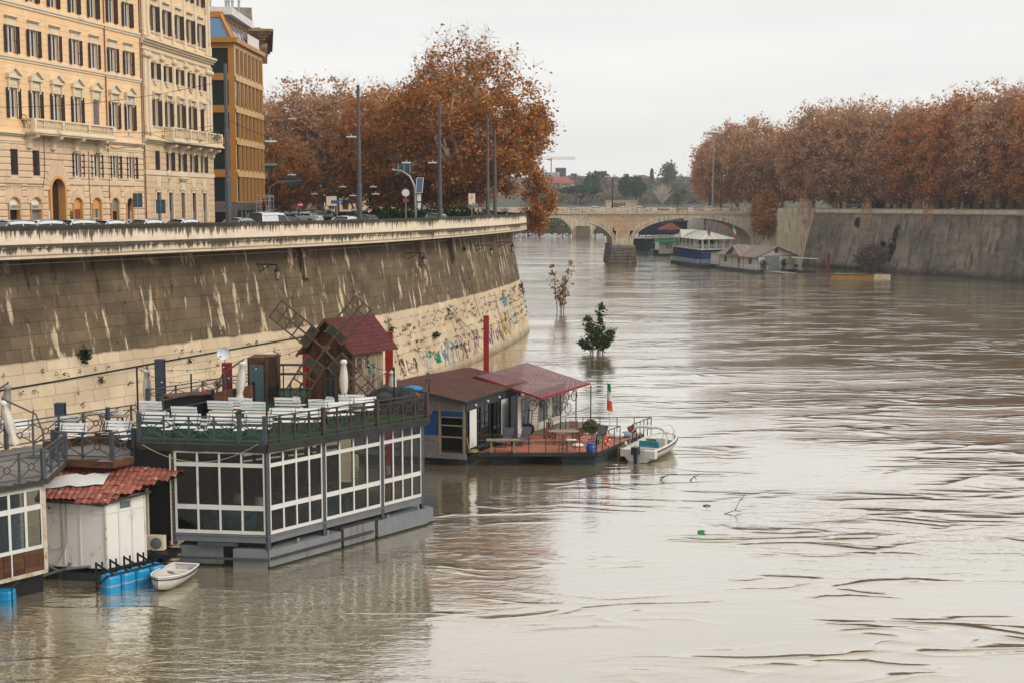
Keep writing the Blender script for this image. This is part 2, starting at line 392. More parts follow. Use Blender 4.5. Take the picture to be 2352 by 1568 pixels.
# travertine of the parapet with black wash marks that run down from its ledges
def parapet_mat(name,z0,z1,cl,amt):
    t=NT(name); p=t.pos(); x,y,z=t.sep(p)
    b=t.mix(t.mr(t.noise(t.map(p,(1,1,4)),.9,5),.3,.7),C(cl[0]),C(cl[1]))
    b=t.mix(t.mr(t.noise(t.map(p,(1,1,9)),1.4,4,.7),.6,.68,0,.5),b,C('#A58C68'))
    s=t.noise(t.map(p,(3.2,3.2,.25)),1.5,5,.65); big=t.noise(p,.22,3)
    run=t.m('ADD',t.mr(z,z0,z1,-.22,.16),t.m('ADD',s,t.m('MULTIPLY',t.m('SUBTRACT',big,.5),.55)))
    b=t.mix(t.mr(run,.60-amt,.70-amt,0,.88),b,C('#2E2A22'))
    t.fin(b,.88,.2,0,t.bump(t.noise(t.map(p,(1,1,3)),7,4),.35,.03))
parapet_mat('parapet_stone',12.55,13.5,('#DCC9AC','#EADCC6'),.07)
parapet_mat('fascia_stone',11.85,12.5,('#CDBA9E','#DFCFB4'),.11)
parapet_mat('band_stone',12.35,12.62,('#A89A82','#BFAF94'),.2)
parapet_mat('coping_stone',13.3,13.7,('#6E6758','#8C8270'),.22)
# right embankment: grey blocks with long vertical wash
t=NT('grey_stone'); p=t.pos(); x,y,z=t.sep(p)
b=t.mix(t.mr(t.noise(p,.12,4),.35,.65),C('#6E685E'),C('#958B7C'))
b=t.mix(1.0,b,t.ramp(t.m('FRACT',t.m('ADD',t.orand(),t.island())),[(0,(.8,.8,.8)),(1,(1.12,1.11,1.08))]),'MULTIPLY')
b=t.mix(t.mr(t.noise(t.map(p,(.9,.9,.05)),.8,5,.65),.5,.66,0,.8),b,C('#443F37'))
b=t.mix(t.mr(t.noise(t.map(p,(1.3,1.3,.06)),.7,4,.6),.6,.72,0,.7),b,C('#B5AB98'))
b=t.mix(t.mr(t.m('ADD',z,t.m('MULTIPLY',t.noise(p,.4),2)),1.2,2.6,.8,0),b,C('#35322A'))
t.fin(b,.9,.2)
# river: turbid brown body under a rippled reflecting surface
t=NT('river_water'); p=t.pos()
x_,y_,z_=t.sep(p)
w1=t.noise(t.map(p,(.03,.08,1),(0,0,.1)),1.0,0,.5)
n2=t.noise(t.map(p,(.14,.40,1),(0,0,-.05)),1.0,2,.5,.6)
rdg=t.m('POWER',t.m('SUBTRACT',1.0,t.m('ABSOLUTE',t.m('SUBTRACT',t.m('MULTIPLY',n2,2.0),1.0))),8.0)
sparse=t.m('MULTIPLY',t.mr(t.noise(t.map(p,(.09,.2,1)),1.0,1),.44,.6,.0,1),t.mr(x_,2,16,.35,1))
w3=t.noise(t.map(p,(.6,1.7,1),(0,0,.12)),1.0,3,.62,.5)
w4=t.noise(t.map(p,(3.0,8.0,1),(0,0,-.1)),1.0,1,.6)
calm=t.m('MAXIMUM',t.mr(t.noise(t.map(p,(.022,.05,1)),1.0,2),.42,.64,.3,1),t.mr(x_,1,-9,0,1.25))
h=t.m('ADD',t.m('ADD',t.m('MULTIPLY',w1,.9),t.m('MULTIPLY',rdg,t.m('MULTIPLY',sparse,.27))),t.m('MULTIPLY',calm,t.m('ADD',t.m('MULTIPLY',w3,.12),t.m('MULTIPLY',w4,.022))))
nb=t.bump(h,1.0,.34)
body=t.mix(t.mr(t.noise(t.map(p,(.05,.14,1)),1.0,4),.3,.7),C('#8C7F61'),C('#A09374'))
d=t.n('BsdfDiffuse'); t.l(body,d.inputs[0]); t.l(nb,d.inputs['Normal'])
g=t.n('BsdfGlossy'); g.inputs['Roughness'].default_value=.09; g.inputs['Color'].default_value=(1,.985,.95,1); t.l(nb,g.inputs['Normal'])
lw_=t.n('LayerWeight'); t.l(nb,lw_.inputs['Normal'])
fac=t.ramp(lw_.outputs['Facing'],[(.0,(.05,)*3),(.40,(.1,)*3),(.54,(.32,)*3),(.64,(.6,)*3),(.8,(.82,)*3),(1,(.95,)*3)])
m=t.n('MixShader'); t.l(fac,m.inputs[0]); t.l(d.outputs[0],m.inputs[1]); t.l(g.outputs[0],m.inputs[2]); t.l(m.outputs[0],t.o.inputs['Surface'])
t.t.nodes.remove(t.b)

# ================================================================ the setting
struct(MB().add([(-260,-60,0),(420,-60,0),(420,1400,0),(-260,1400,0)],[(0,1,2,3)]),'river_water','river_water')
# left bank: line of the parapet's outer face
PAR=catmull([V(-62,22,0),V(-42,48,0),V(-27.6,70.6,0),V(-22.3,79.2,0),V(-16.2,89.6,0),V(-10.5,101.5,0),V(-5.7,116.5,0),V(-2.0,131,0),V(.35,143,0),V(1.66,152.5,0),V(1.3,160,0),V(-.5,172,0),V(-3.2,210,0),V(-5.5,260,0),V(-6.2,330,0),V(-8,420,0),V(-12,520,0),V(-16,640,0)],8)
def cum(P):
    a=[0]
    for i in range(1,len(P)): a.append(a[-1]+(P[i]-P[i-1]).length)
    return a
PC=cum(PAR)
def par(s,off=0):          # point at length s, off metres inland; and tangent
    s=min(max(s,0),PC[-1]-.01)
    i=max(k for k in range(len(PC)) if PC[k]<=s); i=min(i,len(PAR)-2)
    a,b=PAR[i],PAR[i+1]; f=(s-PC[i])/(PC[i+1]-PC[i]); tg0=(b-a).normalized()
    tn=(PAR[min(i+2,len(PAR)-1)]-a).normalized(); tp=(b-PAR[max(i-1,0)]).normalized(); tg=tp.lerp(tn,f).normalized()
    n=V(-tg.y,tg.x,0); return a.lerp(b,f)+n*off, tg
def par_at(xd):            # s where the parapet line crosses image column xd
    best=min((abs(1176+FD*(PAR[i].x/ (PAR[i].y*.9945))-xd),PC[i]) for i in range(len(PAR)) if 60<PAR[i].y<153)
    lo,hi=best[1]-6,best[1]+6
    return min((abs(1176+FD*(par(s)[0].x/(par(s)[0].y*.9945))-xd),s) for s in [lo+k*.2 for k in range(61)])[1]
TOP=13.73; RD=12.5
g=MB(); inl=[par(s,.5)[0] for s in np.linspace(0,PC[-1]-1,140)]
for i in range(len(inl)-1):
    a,b=inl[i],inl[i+1]; g.add([(a.x,a.y,RD),(b.x,b.y,RD),(-320,b.y+60,RD),(-320,a.y+60,RD)],[(0,1,2,3)])
struct(g,'left_bank_road','asphalt')
g=MB(); kb=MB()
for i in range(139):
    s0,s1=PC[-1]*i/139,PC[-1]*(i+1)/139
    a,b,c,d=par(s0,.55)[0],par(s1,.55)[0],par(s1,2.2)[0],par(s0,2.2)[0]
    g.add([(a.x,a.y,12.62),(b.x,b.y,12.62),(c.x,c.y,12.62),(d.x,d.y,12.62)],[(0,1,2,3)])
    c2,d2=par(s1,2.35)[0],par(s0,2.35)[0]
    kb.add([(c.x,c.y,12.63),(d.x,d.y,12.63),(d2.x,d2.y,12.63),(c2.x,c2.y,12.63),(d2.x,d2.y,12.4),(c2.x,c2.y,12.4)],[(0,1,2,3),(3,2,4,5)])
struct(g,'left_pavement','pavement'); struct(kb,'kerb','concrete')
# ---- left embankment wall and its cantilevered parapet
SV0=par_at(-30); STIP=par_at(1200)+16
S_A,S_B=PC[0]+4,PC[-1]-2
lw=thing('embankment_wall','tall battered stone embankment wall with dark stained upper half and white travertine parapet on the left bank','wall',tuple(par(SV0)[0]))
def wallpt(s,z,out=0):     # battered face: 1.9 m behind the parapet face on top, foot a little outside it
    f=(z-0)/11.75; off=-.35+2.25*f-out
    q,tg=par(s,off); return V(q.x,q.y,z)
bk=MB()                     # backing body behind the stones (fills the joints)
ss=np.linspace(S_A,S_B,170); zs=[-1,0,3,6,9,11.75]
bk.sheet([[wallpt(s,z,-.06) for s in ss] for z in reversed(zs)])
bk.ob('core','wall_stone',lw,world=True)
rng=random.Random(5)
def wall_stones(parent,ptf,s0,s1,z0,z1,ch,bl,mat,limit,view,gap=.009,prou=.016,far=None):
    rows=[]; z=z0; r=0
    while z<z1-.1:
        h=min(ch,z1-z); s=s0-(r%2)*bl*.5-rng.random()*.2
        while s<s1:
            w=bl*(.75+.5*rng.random()); e=min(s+w,s1); rows.append((s,e,z,z+h)); s=e
        z+=h; r+=1
    vis=[q for q in rows if view(q)]; vis.sort(key=lambda q:(ptf((q[0]+q[1])/2,q[2])-V(0,0,15)).length)
    near=set(vis[:limit]); W=wmat(parent).inverted(); st=MB()
    for q in rows:
        a,b,c,d=q; o=prou*rng.random()+.01; g2=gap
        P=[ptf(a+g2,c+g2,o),ptf(b-g2,c+g2,o),ptf(b-g2,d-g2,o),ptf(a+g2,d-g2,o)]; Q=[ptf(a+g2,c+g2,-.1),ptf(b-g2,c+g2,-.1),ptf(b-g2,d-g2,-.1),ptf(a+g2,d-g2,-.1)]
        fs=[(0,1,2,3),(0,4,5,1),(1,5,6,2),(2,6,7,3),(3,7,4,0)]
        if q in near:
            cc=(P[0]+P[2])/2; m=MB().add([v-cc for v in P+Q],fs).mesh('stone',mat)
            put(m,'stone',parent,W@Matrix.Translation(cc))
        else: st.add(P+Q,fs)
    st.ob('stone_field',mat,parent,world=True,kind='stuff')
wall_stones(lw,wallpt,S_A,S_B,.0,11.75,.69,1.35,'wall_stone',290,lambda q:SV0-4<q[0]<STIP and q[2]>4.5)
def strip(name,mat,prof,step,gap=.006,s0=None,s1=None,single=None):
    # pieces of a moulding that follows the parapet: prof = [(offset,z)...] closed
    s0=s0 or S_A; s1=s1 or S_B; n=int((s1-s0)/step); W=wmat(lw).inverted(); near=MB()
    for i in range(n):
        a,b=s0+i*step+gap,s0+(i+1)*step-gap
        pa=[par(a,o)[0]+V(0,0,z) for o,z in prof]; pb=[par(b,o)[0]+V(0,0,z) for o,z in prof]; k=len(prof)
        fs=[(j,(j+1)%k,k+(j+1)%k,k+j) for j in range(k)]+[tuple(range(k-1,-1,-1)),tuple(range(k,2*k))]
        if SV0-3<a<STIP:
            c=pa[0]; put(MB().add([v-c for v in pa+pb],fs).mesh(name,mat),name,lw,W@Matrix.Translation(c))
        else: near.add(pa+pb,fs)
    if near.v: near.ob(name+'_row',mat,lw,world=True,kind='stuff')
strip('coping_stone','coping_stone',[(-.06,TOP-.22),(.5,TOP-.22),(.5,TOP),(-.02,TOP),(-.06,TOP-.03)],1.25)
strip('parapet_slab','parapet_stone',[(0,12.72),(.42,12.72),(.42,TOP-.22),(0,TOP-.22)],1.9)
strip('parapet_band','band_stone',[(-.08,12.5),(.4,12.5),(.4,12.72),(0,12.72),(-.08,12.66)],1.9)
strip('fascia_slab','fascia_stone',[(-.02,11.92),(.35,11.92),(.35,12.5),(-.02,12.5)],1.5)
sf=MB()
sf.sheet([[par(s,-.02)[0]+V(0,0,11.93) for s in ss],[par(s,2.1)[0]+V(0,0,11.72) for s in ss]]); sf.ob('soffit','concrete',lw,world=True)
cp_=MB()
for zc,of in ((12.12,-.06),): cp_.tube([par(s,of)[0]+V(0,0,zc) for s in ss],.03,5)
cp_.tube([wallpt(s,11.55,.06) for s in ss],.035,5); cp_.ob('conduit','cable_pale',lw,world=True)
bl=MB(); bl.tube([wallpt(s,5.1+.35*math.sin(s*.09),.06) for s in np.linspace(SV0-4,SV0+28,20)],.05,5); bl.ob('wall_cable','wall_black',lw,world=True)
for xd in (735,1000,1073):   # corbels under the overhang
    s=par_at(xd); m=MB()
    for a,b in ((0,1),): pass
    T=frame(wallpt(s,0),wallpt(s+1,0))
    q=[wallpt(s,z) for z in (9.6,11.7)]
    m.add([q[0]+par(s)[1]*-.4,q[0]+par(s)[1]*.4,q[1]+par(s)[1]*.4,q[1]+par(s)[1]*-.4]+[v for v in (wallpt(s-.4,9.6,.45),wallpt(s+.4,9.6,.45),wallpt(s+.4,11.75,.5),wallpt(s-.4,11.75,.5))],[(4,5,6,7),(0,4,7,3),(1,2,6,5),(0,1,5,4)])
    m.ob('corbel','wall_stone',lw,world=True)
# buttress-like drain ribs (pale vertical strips)
# tufts of weeds rooted in the joints
rng2=random.Random(11); tf=MB()
def tuft(mb,c,n,r,nr):
    for k in range(int(n*1.8)):
        a=V(rng2.gauss(0,1),rng2.gauss(0,1),rng2.gauss(-.2,1))*r*.34; u=V(rng2.gauss(0,1),rng2.gauss(0,1),rng2.gauss(0,1)).normalized()*r*.3; w=V(rng2.gauss(0,1),rng2.gauss(0,1),rng2.gauss(0,1)).normalized()*r*.16
        o=c+a+nr*r*.4; mb.add([o-u,o+w,o+u,o-w],[(0,1,2,3)])
def wall_tuft(xd,z,r,n=12):
    s=par_at(xd); p=wallpt(s,z,.05); tg=par(s)[1]; tuft(tf,p,n,r,V(tg.y,-tg.x,0))
for k in range(620):
    u=rng2.random(); s=SV0+(STIP-8-SV0)*(1-(1-u)**1.6 if u<.3 else u); z=rng2.choice([5.6,5.3,4.9,4.6,4.2,3.5,2.8,2.1])+rng2.gauss(0,.08)
    if u<.45 and rng2.random()<.6: continue
    p=wallpt(s,z,.04); tg=par(s)[1]; tuft(tf,p,7,.13+.17*rng2.random(),V(tg.y,-tg.x,0))
for k in range(60):
    s=SV0+(STIP-SV0)*rng2.random(); z=6.5+4.8*rng2.random(); tg=par(s)[1]; tuft(tf,wallpt(s,z,.04),5,.1+.12*rng2.random(),V(tg.y,-tg.x,0))
for xd,z,r,n in ((201,6.2,.55,60),(228,4.6,.3,20),(230,1.8,.4,30),(425,1.2,.4,30),(495,3.3,.35,30),(440,5,.3,20),(742,11,.3,20),(800,3.9,.3,20),(1000,3.6,.5,40),(1100,10.6,.4,30),(905,4.9,.4,25)): wall_tuft(xd,z,r,n)
tf.ob('weeds','moss',lw,world=True,kind='stuff')
rp3=MB()
for xa,za,xb,zb in ((1040,5.6,1118,1.2),(1040,5.6,1100,.9),(1040,5.6,1062,.8),(905,5.8,918,.6),(1100,8.5,1108,4),(1150,5.5,1152,2.5)):
    sa,sb=par_at(xa),par_at(xb); rp3.tube([wallpt(sa+(sb-sa)*k/5,za+(zb-za)*k/5-.3*math.sin(math.pi*k/5),.12) for k in range(6)],.02,4)
rp3.ob('mooring_rope','wall_black',lw,world=True,kind='stuff')
# graffiti on the foot of the wall
def scribble(pts,w,mat,name='graffiti'):
    m=MB()
    for st_ in pts:
        m.tube([wallpt(s,z,.05) for s,z in st_],w,4,flat=.4)
    m.ob(name,mat,lw,world=True)
gr=random.Random(3)
for (xa,xb,z0,z1,mt_,n,w) in ((962,985,.9,2.6,'graffiti_white',14,.04),(985,1008,1.2,2.4,'graffiti_teal',12,.09),(1010,1060,.7,2.6,'graffiti_blue',16,.05),(1060,1110,.8,2.9,'graffiti_pink',14,.05),(1118,1150,1.0,3.4,'graffiti_violet',16,.05),(1150,1175,.8,3.4,'graffiti_yellow',14,.08),(1160,1190,1.2,4.0,'graffiti_white',14,.05),(930,960,1.0,2.2,'graffiti_black',8,.03),(905,925,1.0,2.4,'graffiti_black',8,.03),(1040,1090,.6,2.2,'graffiti_black',10,.03),(1166,1172,4.0,5.4,'graffiti_blue',6,.12)):
    sa,sb=par_at(xa),par_at(xb); P=[]
    for k in range(n):
        s=sa+(sb-sa)*gr.random(); z=z0+(z1-z0)*gr.random(); q=[(s,z)]
        for j in range(4): q.append((min(max(q[-1][0]+gr.gauss(0,.35),sa),sb),min(max(q[-1][1]+gr.gauss(0,.45),z0),z1)))
        P.append(q)
    scribble(P,w,mt_)
# ---- right bank
RW0,RW1=V(114.5,214,0),V(69,312,0)
rdir=(RW1-RW0).normalized(); rn=V(rdir.y,-rdir.x,0)*1.0   # towards land
if rn.x<0: rn=-rn
def rpt(s,z,out=0):
    q=RW0+rdir*s+rn*(2.9*(z/12.9)-out); return V(q.x,q.y,z)
rl=(RW1-RW0).length
rw=thing('embankment_wall','long grey stone embankment wall streaked with dark wash on the right bank','wall',tuple(RW1))
bk=MB(); bk.sheet([[rpt(s,z,-.06) for s in np.linspace(-40,rl,30)] for z in (-1,5,12.9)]); bk.ob('core','grey_stone',rw,world=True)
wall_stones(rw,rpt,-25,rl,0,12.4,.78,1.7,'grey_stone',290,lambda q:q[0]>28 and q[2]>2,gap=.02,prou=.06)
RT=13.75
def rstrip(name,mat,prof,step,s0=-25,s1=None):
    s1=s1 or rl; W=wmat(rw).inverted(); n=int((s1-s0)/step)
    for i in range(n):
        a,b=s0+i*step+.01,s0+(i+1)*step-.01
        pa=[RW0+rdir*a+rn*(2.9+o)+V(0,0,z) for o,z in prof]; pb=[RW0+rdir*b+rn*(2.9+o)+V(0,0,z) for o,z in prof]; k=len(prof)
        put(MB().add([v-pa[0] for v in pa+pb],[(j,(j+1)%k,k+(j+1)%k,k+j) for j in range(k)]+[tuple(range(k-1,-1,-1)),tuple(range(k,2*k))]).mesh(name,mat),name,rw,W@Matrix.Translation(pa[0]))
rstrip('cornice_stone','concrete',[(-.35,12.4),(.4,12.4),(.4,12.75),(-.35,12.75),(-.42,12.6)],2.6)
rstrip('parapet_slab','travertine',[(-.1,12.75),(.35,12.75),(.35,13.55),(-.1,13.55)],2.6)
rstrip('coping_stone','concrete',[(-.2,13.55),(.45,13.55),(.45,RT),(-.2,RT)],2.0)
# pale ramp buttress where the wall meets the bridge
rp2=MB(); b0=RW1-rdir*1; 
T=frame(RW1+V(-9,6,0),RW1+V(0,0,0))
wl=MB(); wl.prism([(0,-1),(9.6,-1),(9.6,12.4),(5.8,12.6),(0,4.2)],-.4,1.2,T); wl.ob('ramp_wall','travertine',rw,world=True)
iv=MB(); iv2=random.Random(4)
for (s,za,zb,r) in ((rl-30.5,4,10,.55),(rl-29.8,2.6,6,.6),(rl-27,5.2,6.4,.5),(rl-17,9.5,11.5,.5)):
    for k in range(40):
        c=rpt(s+iv2.gauss(0,.35),za+(zb-za)*iv2.random(),.1); tuft(iv,c,8,r,-rn)
for k in range(500):
    c=rpt(iv2.uniform(0,46),iv2.choice([10.6,9.8,9.0,8.2,7.4,6.6,5.8,5.0])+iv2.gauss(0,.1),.05); tuft(iv,c,3,.22,-rn)
iv.ob('ivy','moss',rw,world=True,kind='stuff')
g=MB()
e0=RW0+rdir*-60+rn*3; e1=RW1+rn*3
g.add([(e0.x,e0.y,12.6),(e1.x,e1.y,12.6),(e1.x+4,700,12.6),(420,900,12.6),(420,100,12.6)],[(0,1,2,3,4)]); struct(g,'right_bank_road','asphalt')
# ================================================================ buildings on the left bank
def holed(mb,x0,x1,z0,z1,holes,T,dep=.28,y=0.0):
    xs=sorted({x0,x1,*[v for h in holes for v in h[:2] if x0<v<x1]}); zs=sorted({z0,z1,*[v for h in holes for v in h[2:] if z0<v<z1]})
    for i in range(len(xs)-1):
        for j in range(len(zs)-1):
            cx,cz=(xs[i]+xs[i+1])/2,(zs[j]+zs[j+1])/2
            if any(h[0]<cx<h[1] and h[2]<cz<h[3] for h in holes): continue
            mb.add([(xs[i],y,zs[j]),(xs[i+1],y,zs[j]),(xs[i+1],y,zs[j+1]),(xs[i],y,zs[j+1])],[(0,1,2,3)],T)
    for a,b,c,d in holes:
        mb.add([(a,y,c),(b,y,c),(b,y,d),(a,y,d),(a,y+dep,c),(b,y+dep,c),(b,y+dep,d),(a,y+dep,d)],[(0,4,5,1),(1,5,6,2),(2,6,7,3),(3,7,4,0)],T)
def shutter_mesh(w,h,mat,name='shutter'):
    m=MB(); m.box(0,.05,-.02,.02,0,h); m.box(w-.05,w,-.02,.02,0,h); m.box(.05,w-.05,-.019,.019,0,.07); m.box(.05,w-.05,-.019,.019,h-.07,h); m.box(.05,w-.05,-.019,.019,h*.45,h*.45+.06)
    n=int(h/.11)
    for k in range(n):
        z=.08+(h-.16)*k/n; m.add([(.05,-.018,z),(w-.05,-.018,z),(w-.05,.015,z+.09),(.05,.015,z+.09)],[(0,1,2,3)])
    m.add([(.05,.016,.07),(w-.05,.016,.07),(w-.05,.016,h-.07),(.05,.016,h-.07)],[(0,1,2,3)])
    return m.mesh(name,mat)
SHM={}
def window(par_,T,s,z0,z1,w,closed=False,ang=13,mat='shutter',rg=random.Random(1),curt=True):
    h=z1-z0; key=(round(w,2),round(h,2),mat); W=wmat(par_).inverted()
    fm=SHM.setdefault(('f',)+key[:2],None)
    if fm is None:
        m=MB(); m.box(-w/2,-w/2+.07,.17,.24,0,h); m.box(w/2-.07,w/2,.17,.24,0,h); m.box(-w/2+.07,w/2-.07,.17,.24,h-.07,h); m.box(-w/2+.07,w/2-.07,.17,.24,0,.07); m.box(-.05,.05,.165,.235,.07,h-.07)
        fm=SHM[('f',)+key[:2]]=m.mesh('window','white_frame')
        SHM[('p',)+key[:2]]=MB().add([(-w/2+.07,.21,.07),(w/2-.07,.21,.07),(w/2-.07,.21,h-.07),(-w/2+.07,.21,h-.07)],[(0,1,2,3)]).mesh('pane','win_glass')
        SHM[('c',)+key[:2]]=MB().box(-w/2+.12,-.1,.20,.206,.1,h-.1).mesh('curtain','curtain')
    if key not in SHM: SHM[key]=shutter_mesh(w/2+.02,h,mat)
    wo=put(fm,'window',par_,W@T@Matrix.Translation((s,0,z0)))
    put(SHM[('p',)+key[:2]],'pane',wo)
    if curt and rg.random()<.6: put(SHM[('c',)+key[:2]],'curtain',wo)
    if closed: aL=aR=179
    else: aL=ang+rg.uniform(-5,6); aR=ang+rg.uniform(-6,8)
    put(SHM[key],'shutter',wo,Matrix.Translation((-w/2,-.03,0))@Matrix.Rotation(R(180+aL),4,'Z'))
    put(SHM[key],'shutter',wo,Matrix.Translation((w/2,-.03,0))@Matrix.Rotation(R(-aR),4,'Z'))
    return wo
def courses(par_,T,x0,x1,z0,z1,ch,bl,holes,mat,d=.12,c=.05,limit=300,seed=2,gap=.012):
    rg=random.Random(seed); W=wmat(par_).inverted(); z=z0; r=0; n=0; rest=MB(); cache={}
    while z<z1-.12:
        h=min(ch,z1-z); iv=[(x0,x1)]
        for a,b,e,f in holes:
            if e<z+h-.02 and f>z+.02:
                nv=[]
                for p,q in iv:
                    if b<=p or a>=q: nv.append((p,q))
                    else:
                        if a-p>.12: nv.append((p,a))
                        if q-b>.12: nv.append((b,q))
                iv=nv
        for p,q in iv:
            k=max(1,round((q-p)/bl)); off=(r%2)*.5*bl if k>2 else 0
            cuts=[p]+[p+(q-p)*(j+(.0 if not off else -.35))/k for j in range(1,k+ (1 if off else 0))]+[q]
            cuts=sorted(x for x in cuts if p<=x<=q)
            for a,b in zip(cuts,cuts[1:]):
                if b-a<.08: continue
                w=round(b-a-2*gap,2); key=(w,round(h,2))
                if n<limit and a>-1.5:
                    if key not in cache: cache[key]=MB().cbox(-w/2,w/2,-d,0.02,0,h-2*gap,c).mesh('block',mat)
                    put(cache[key],'block',par_,W@T@Matrix.Translation(((a+b)/2,0,z+gap))); n+=1
                else: rest.cbox(a+gap,b-gap,-d,.02,z+gap,z+h-gap,c,T)
        z+=h; r+=1
    if rest.v: rest.ob('block_field',mat,par_,world=True,kind='stuff')
def arch_pts(cx,hw,sp,ri,n=14): return [(cx+hw*math.cos(math.pi*k/n),sp+ri*math.sin(math.pi*k/n)) for k in range(n+1)]
def spandrel(mb,cx,hw,sp,ri,top,T,y0=0,y1=.28):
    P=arch_pts(cx,hw,sp,ri); h=len(P)//2
    for A,ed in ((P[:h+1],cx+hw),(P[h:],cx-hw)):
        for a,b in zip(A,A[1:]):
            mb.add([(a[0],y0,a[1]),(b[0],y0,b[1]),(b[0],y0,top),(a[0],y0,top)],[(0,1,2,3)],T); mb.add([(a[0],y0,a[1]),(b[0],y0,b[1]),(b[0],y1,b[1]),(a[0],y1,a[1])],[(3,2,1,0)],T)
def voussoirs(par_,T,cx,hw,sp,ri,t,tt,n,mat,d=.14,y0=0):
    for k in range(n):
        a0,a1=math.pi*k/n+.012,math.pi*(k+1)/n-.012
        def pt(a,o): return (cx+(hw+o*t)*math.cos(a),sp+(ri+o*tt*(.35+.65*math.sin(a)**1.2))*math.sin(a))
        MB().prism([pt(a0,0),pt(a0,1),pt(a1,1),pt(a1,0)],y0-d,y0+.02,T).ob('voussoir',mat,par_,world=True)
def corbel(par_,T,s,zt,ln,h,w,mat):
    P=[(0,0),(-ln,0),(-ln,-.12),(-ln*.93,-.22),(-ln*.75,-.24),(-ln*.55,-h*.45),(-ln*.42,-h*.62),(-ln*.36,-h),(-ln*.2,-h*1.08),(0,-h*.95)]
    T2=T@Matrix.Translation((s,0,zt))@Matrix.Rotation(R(90),4,'Z')
    m=MB(); m.prism([(x,z) for x,z in P],-w/2,w/2,T2); m.lathe([(.12,-w/2-.02),(.12,w/2+.02)],10,T2@Matrix.Translation((-ln*.25,0,-h*.9))@Matrix.Rotation(R(90),4,'X')); m.lathe([(.1,-w/2-.02),(.1,w/2+.02)],10,T2@Matrix.Translation((-ln*.88,0,-.12))@Matrix.Rotation(R(90),4,'X'))
    m.ob('corbel',mat,par_,world=True)
def balustrade(par_,T,x0,x1,y,z,h,nb,npan,mat,side=True):
    ra=MB(); ra.box(x0,x1,y-.14,y+.14,z+h-.12,z+h,T); ra.box(x0,x1,y-.13,y+.13,z,z+.2,T)
    if side:
        for x in (x0+.15,x1-.15): ra.box(x-.14,x+.14,y+.14,0,z+h-.12,z+h,T); ra.box(x-.13,x+.13,y+.13,0,z,z+.2,T)
    ra.ob('balustrade_rail',mat,par_,world=True)
    st=MB(); pw=.3
    for k in range(npan+1):
        x=x0+.15+(x1-x0-.3)*k/npan; MB().box(x-pw/2,x+pw/2,y-.15,y+.15,z+.2,z+h-.12,T).ob('pedestal',mat,par_,world=True)
        if k<npan:
            xa,xb=x+pw/2,x0+.15+(x1-x0-.3)*(k+1)/npan-pw/2
            for j in range(nb): st.lathe([(.05,0),(.05,.05),(.04,.08),(.075,.2),(.06,.3),(.035,.45),(.05,h-.42),(.05,h-.32)],7,T@Matrix.Translation((xa+(xb-xa)*(j+.5)/nb,y,z+.2)))
    if side:
        for j in range(3): st.lathe([(.05,0),(.05,.05),(.04,.08),(.075,.2),(.06,.3),(.035,.45),(.05,h-.42),(.05,h-.32)],7,T@Matrix.Translation((x0+.15,y+.25+j*.2,z+.2)))
    st.ob('balusters',mat,par_,world=True,kind='stuff')
def belt(par_,T,x0,x1,z0,z1,d,mat,name='belt_course',steps=2):
    m=MB()
    for k in range(steps): m.box(x0,x1,-d*(k+1)/steps,.05,z0+(z1-z0)*k/steps,z0+(z1-z0)*(k+1)/steps,T)
    m.ob(name,mat,par_,world=True)
# ---------------------------------------------------------------- ochre palazzo
o1=V(-36,92,0); d1=V(.218,.976,0).normalized(); T1=frame(o1,o1+d1)
b1=thing('apartment_building','ochre palazzo with rusticated ground floors, pedimented windows and brown shutters at far left','building',(o1.x,o1.y,RD),math.atan2(d1.y,d1.x))
cols=[-.3,2.45,5.2,8.0,10.85,13.6,16.45,18.95]; ww=.86
rgW=random.Random(9)
H1=[];wins=[]
for i,s in enumerate(cols):
    for z0,z1 in ((29.45,31.4),(25.55,27.45),(21.0,23.1)): wins.append((s,z0,z1,i,z0)); H1.append((s-ww/2,s+ww/2,z0,z1))
r4=[(2.23,1),(4.97,1),(10.6,0),(13.4,0),(16.3,0),(18.95,0),(-.6,0)]
for s,cl in r4: H1.append((s-ww/2,s+ww/2,17.0,18.8))
shops=[(2.0,.7),(4.72,.7),(10.4,.68),(13.2,.7),(16.05,.62),(18.45,.56)]
HS=[(c-hw,c+hw,12.5,15.45) for c,hw in shops]; HP=[(7.6-.95,7.6+.95,12.5,16.9)]
m=MB(); holed(m,-6,20.95,19.2,37,[h for h in H1 if h[2]>19],T1); m.add([(20.95,0,12.4),(20.95,14,12.4),(20.95,14,37),(20.95,0,37),(-6,0,37),(-6,14,37)],[(0,1,2,3),(3,2,5,4)],T1)
m.ob('upper_wall','ochre',b1,world=True)
m=MB(); holed(m,-6,20.95,12.4,19.2,[h for h in H1 if h[2]<19]+HS+HP,T1,.3)
for c,hw in shops: spandrel(m,c,hw,14.95,.5,15.45,T1)
spandrel(m,7.6,.95,15.95,.95,16.9,T1,0,.5); m.ob('lower_wall','rust_block',b1,world=True)
courses(b1,T1,-1.5,20.95,12.6,19.1,.465,1.25,[(h[0]-.02,h[1]+.02,h[2],h[3]) for h in H1 if h[2]<19]+[(c-hw-.32,c+hw+.32,15.0,16.15) for c,hw in shops]+[(c-hw-.12,c+hw+.12,12.5,15.0) for c,hw in shops]+[(6.35,8.85,12.5,16.1),(6.3,8.9,16.1,17.0),(6.7,8.5,17.0,18.0)],'rust_block',.11,.06)
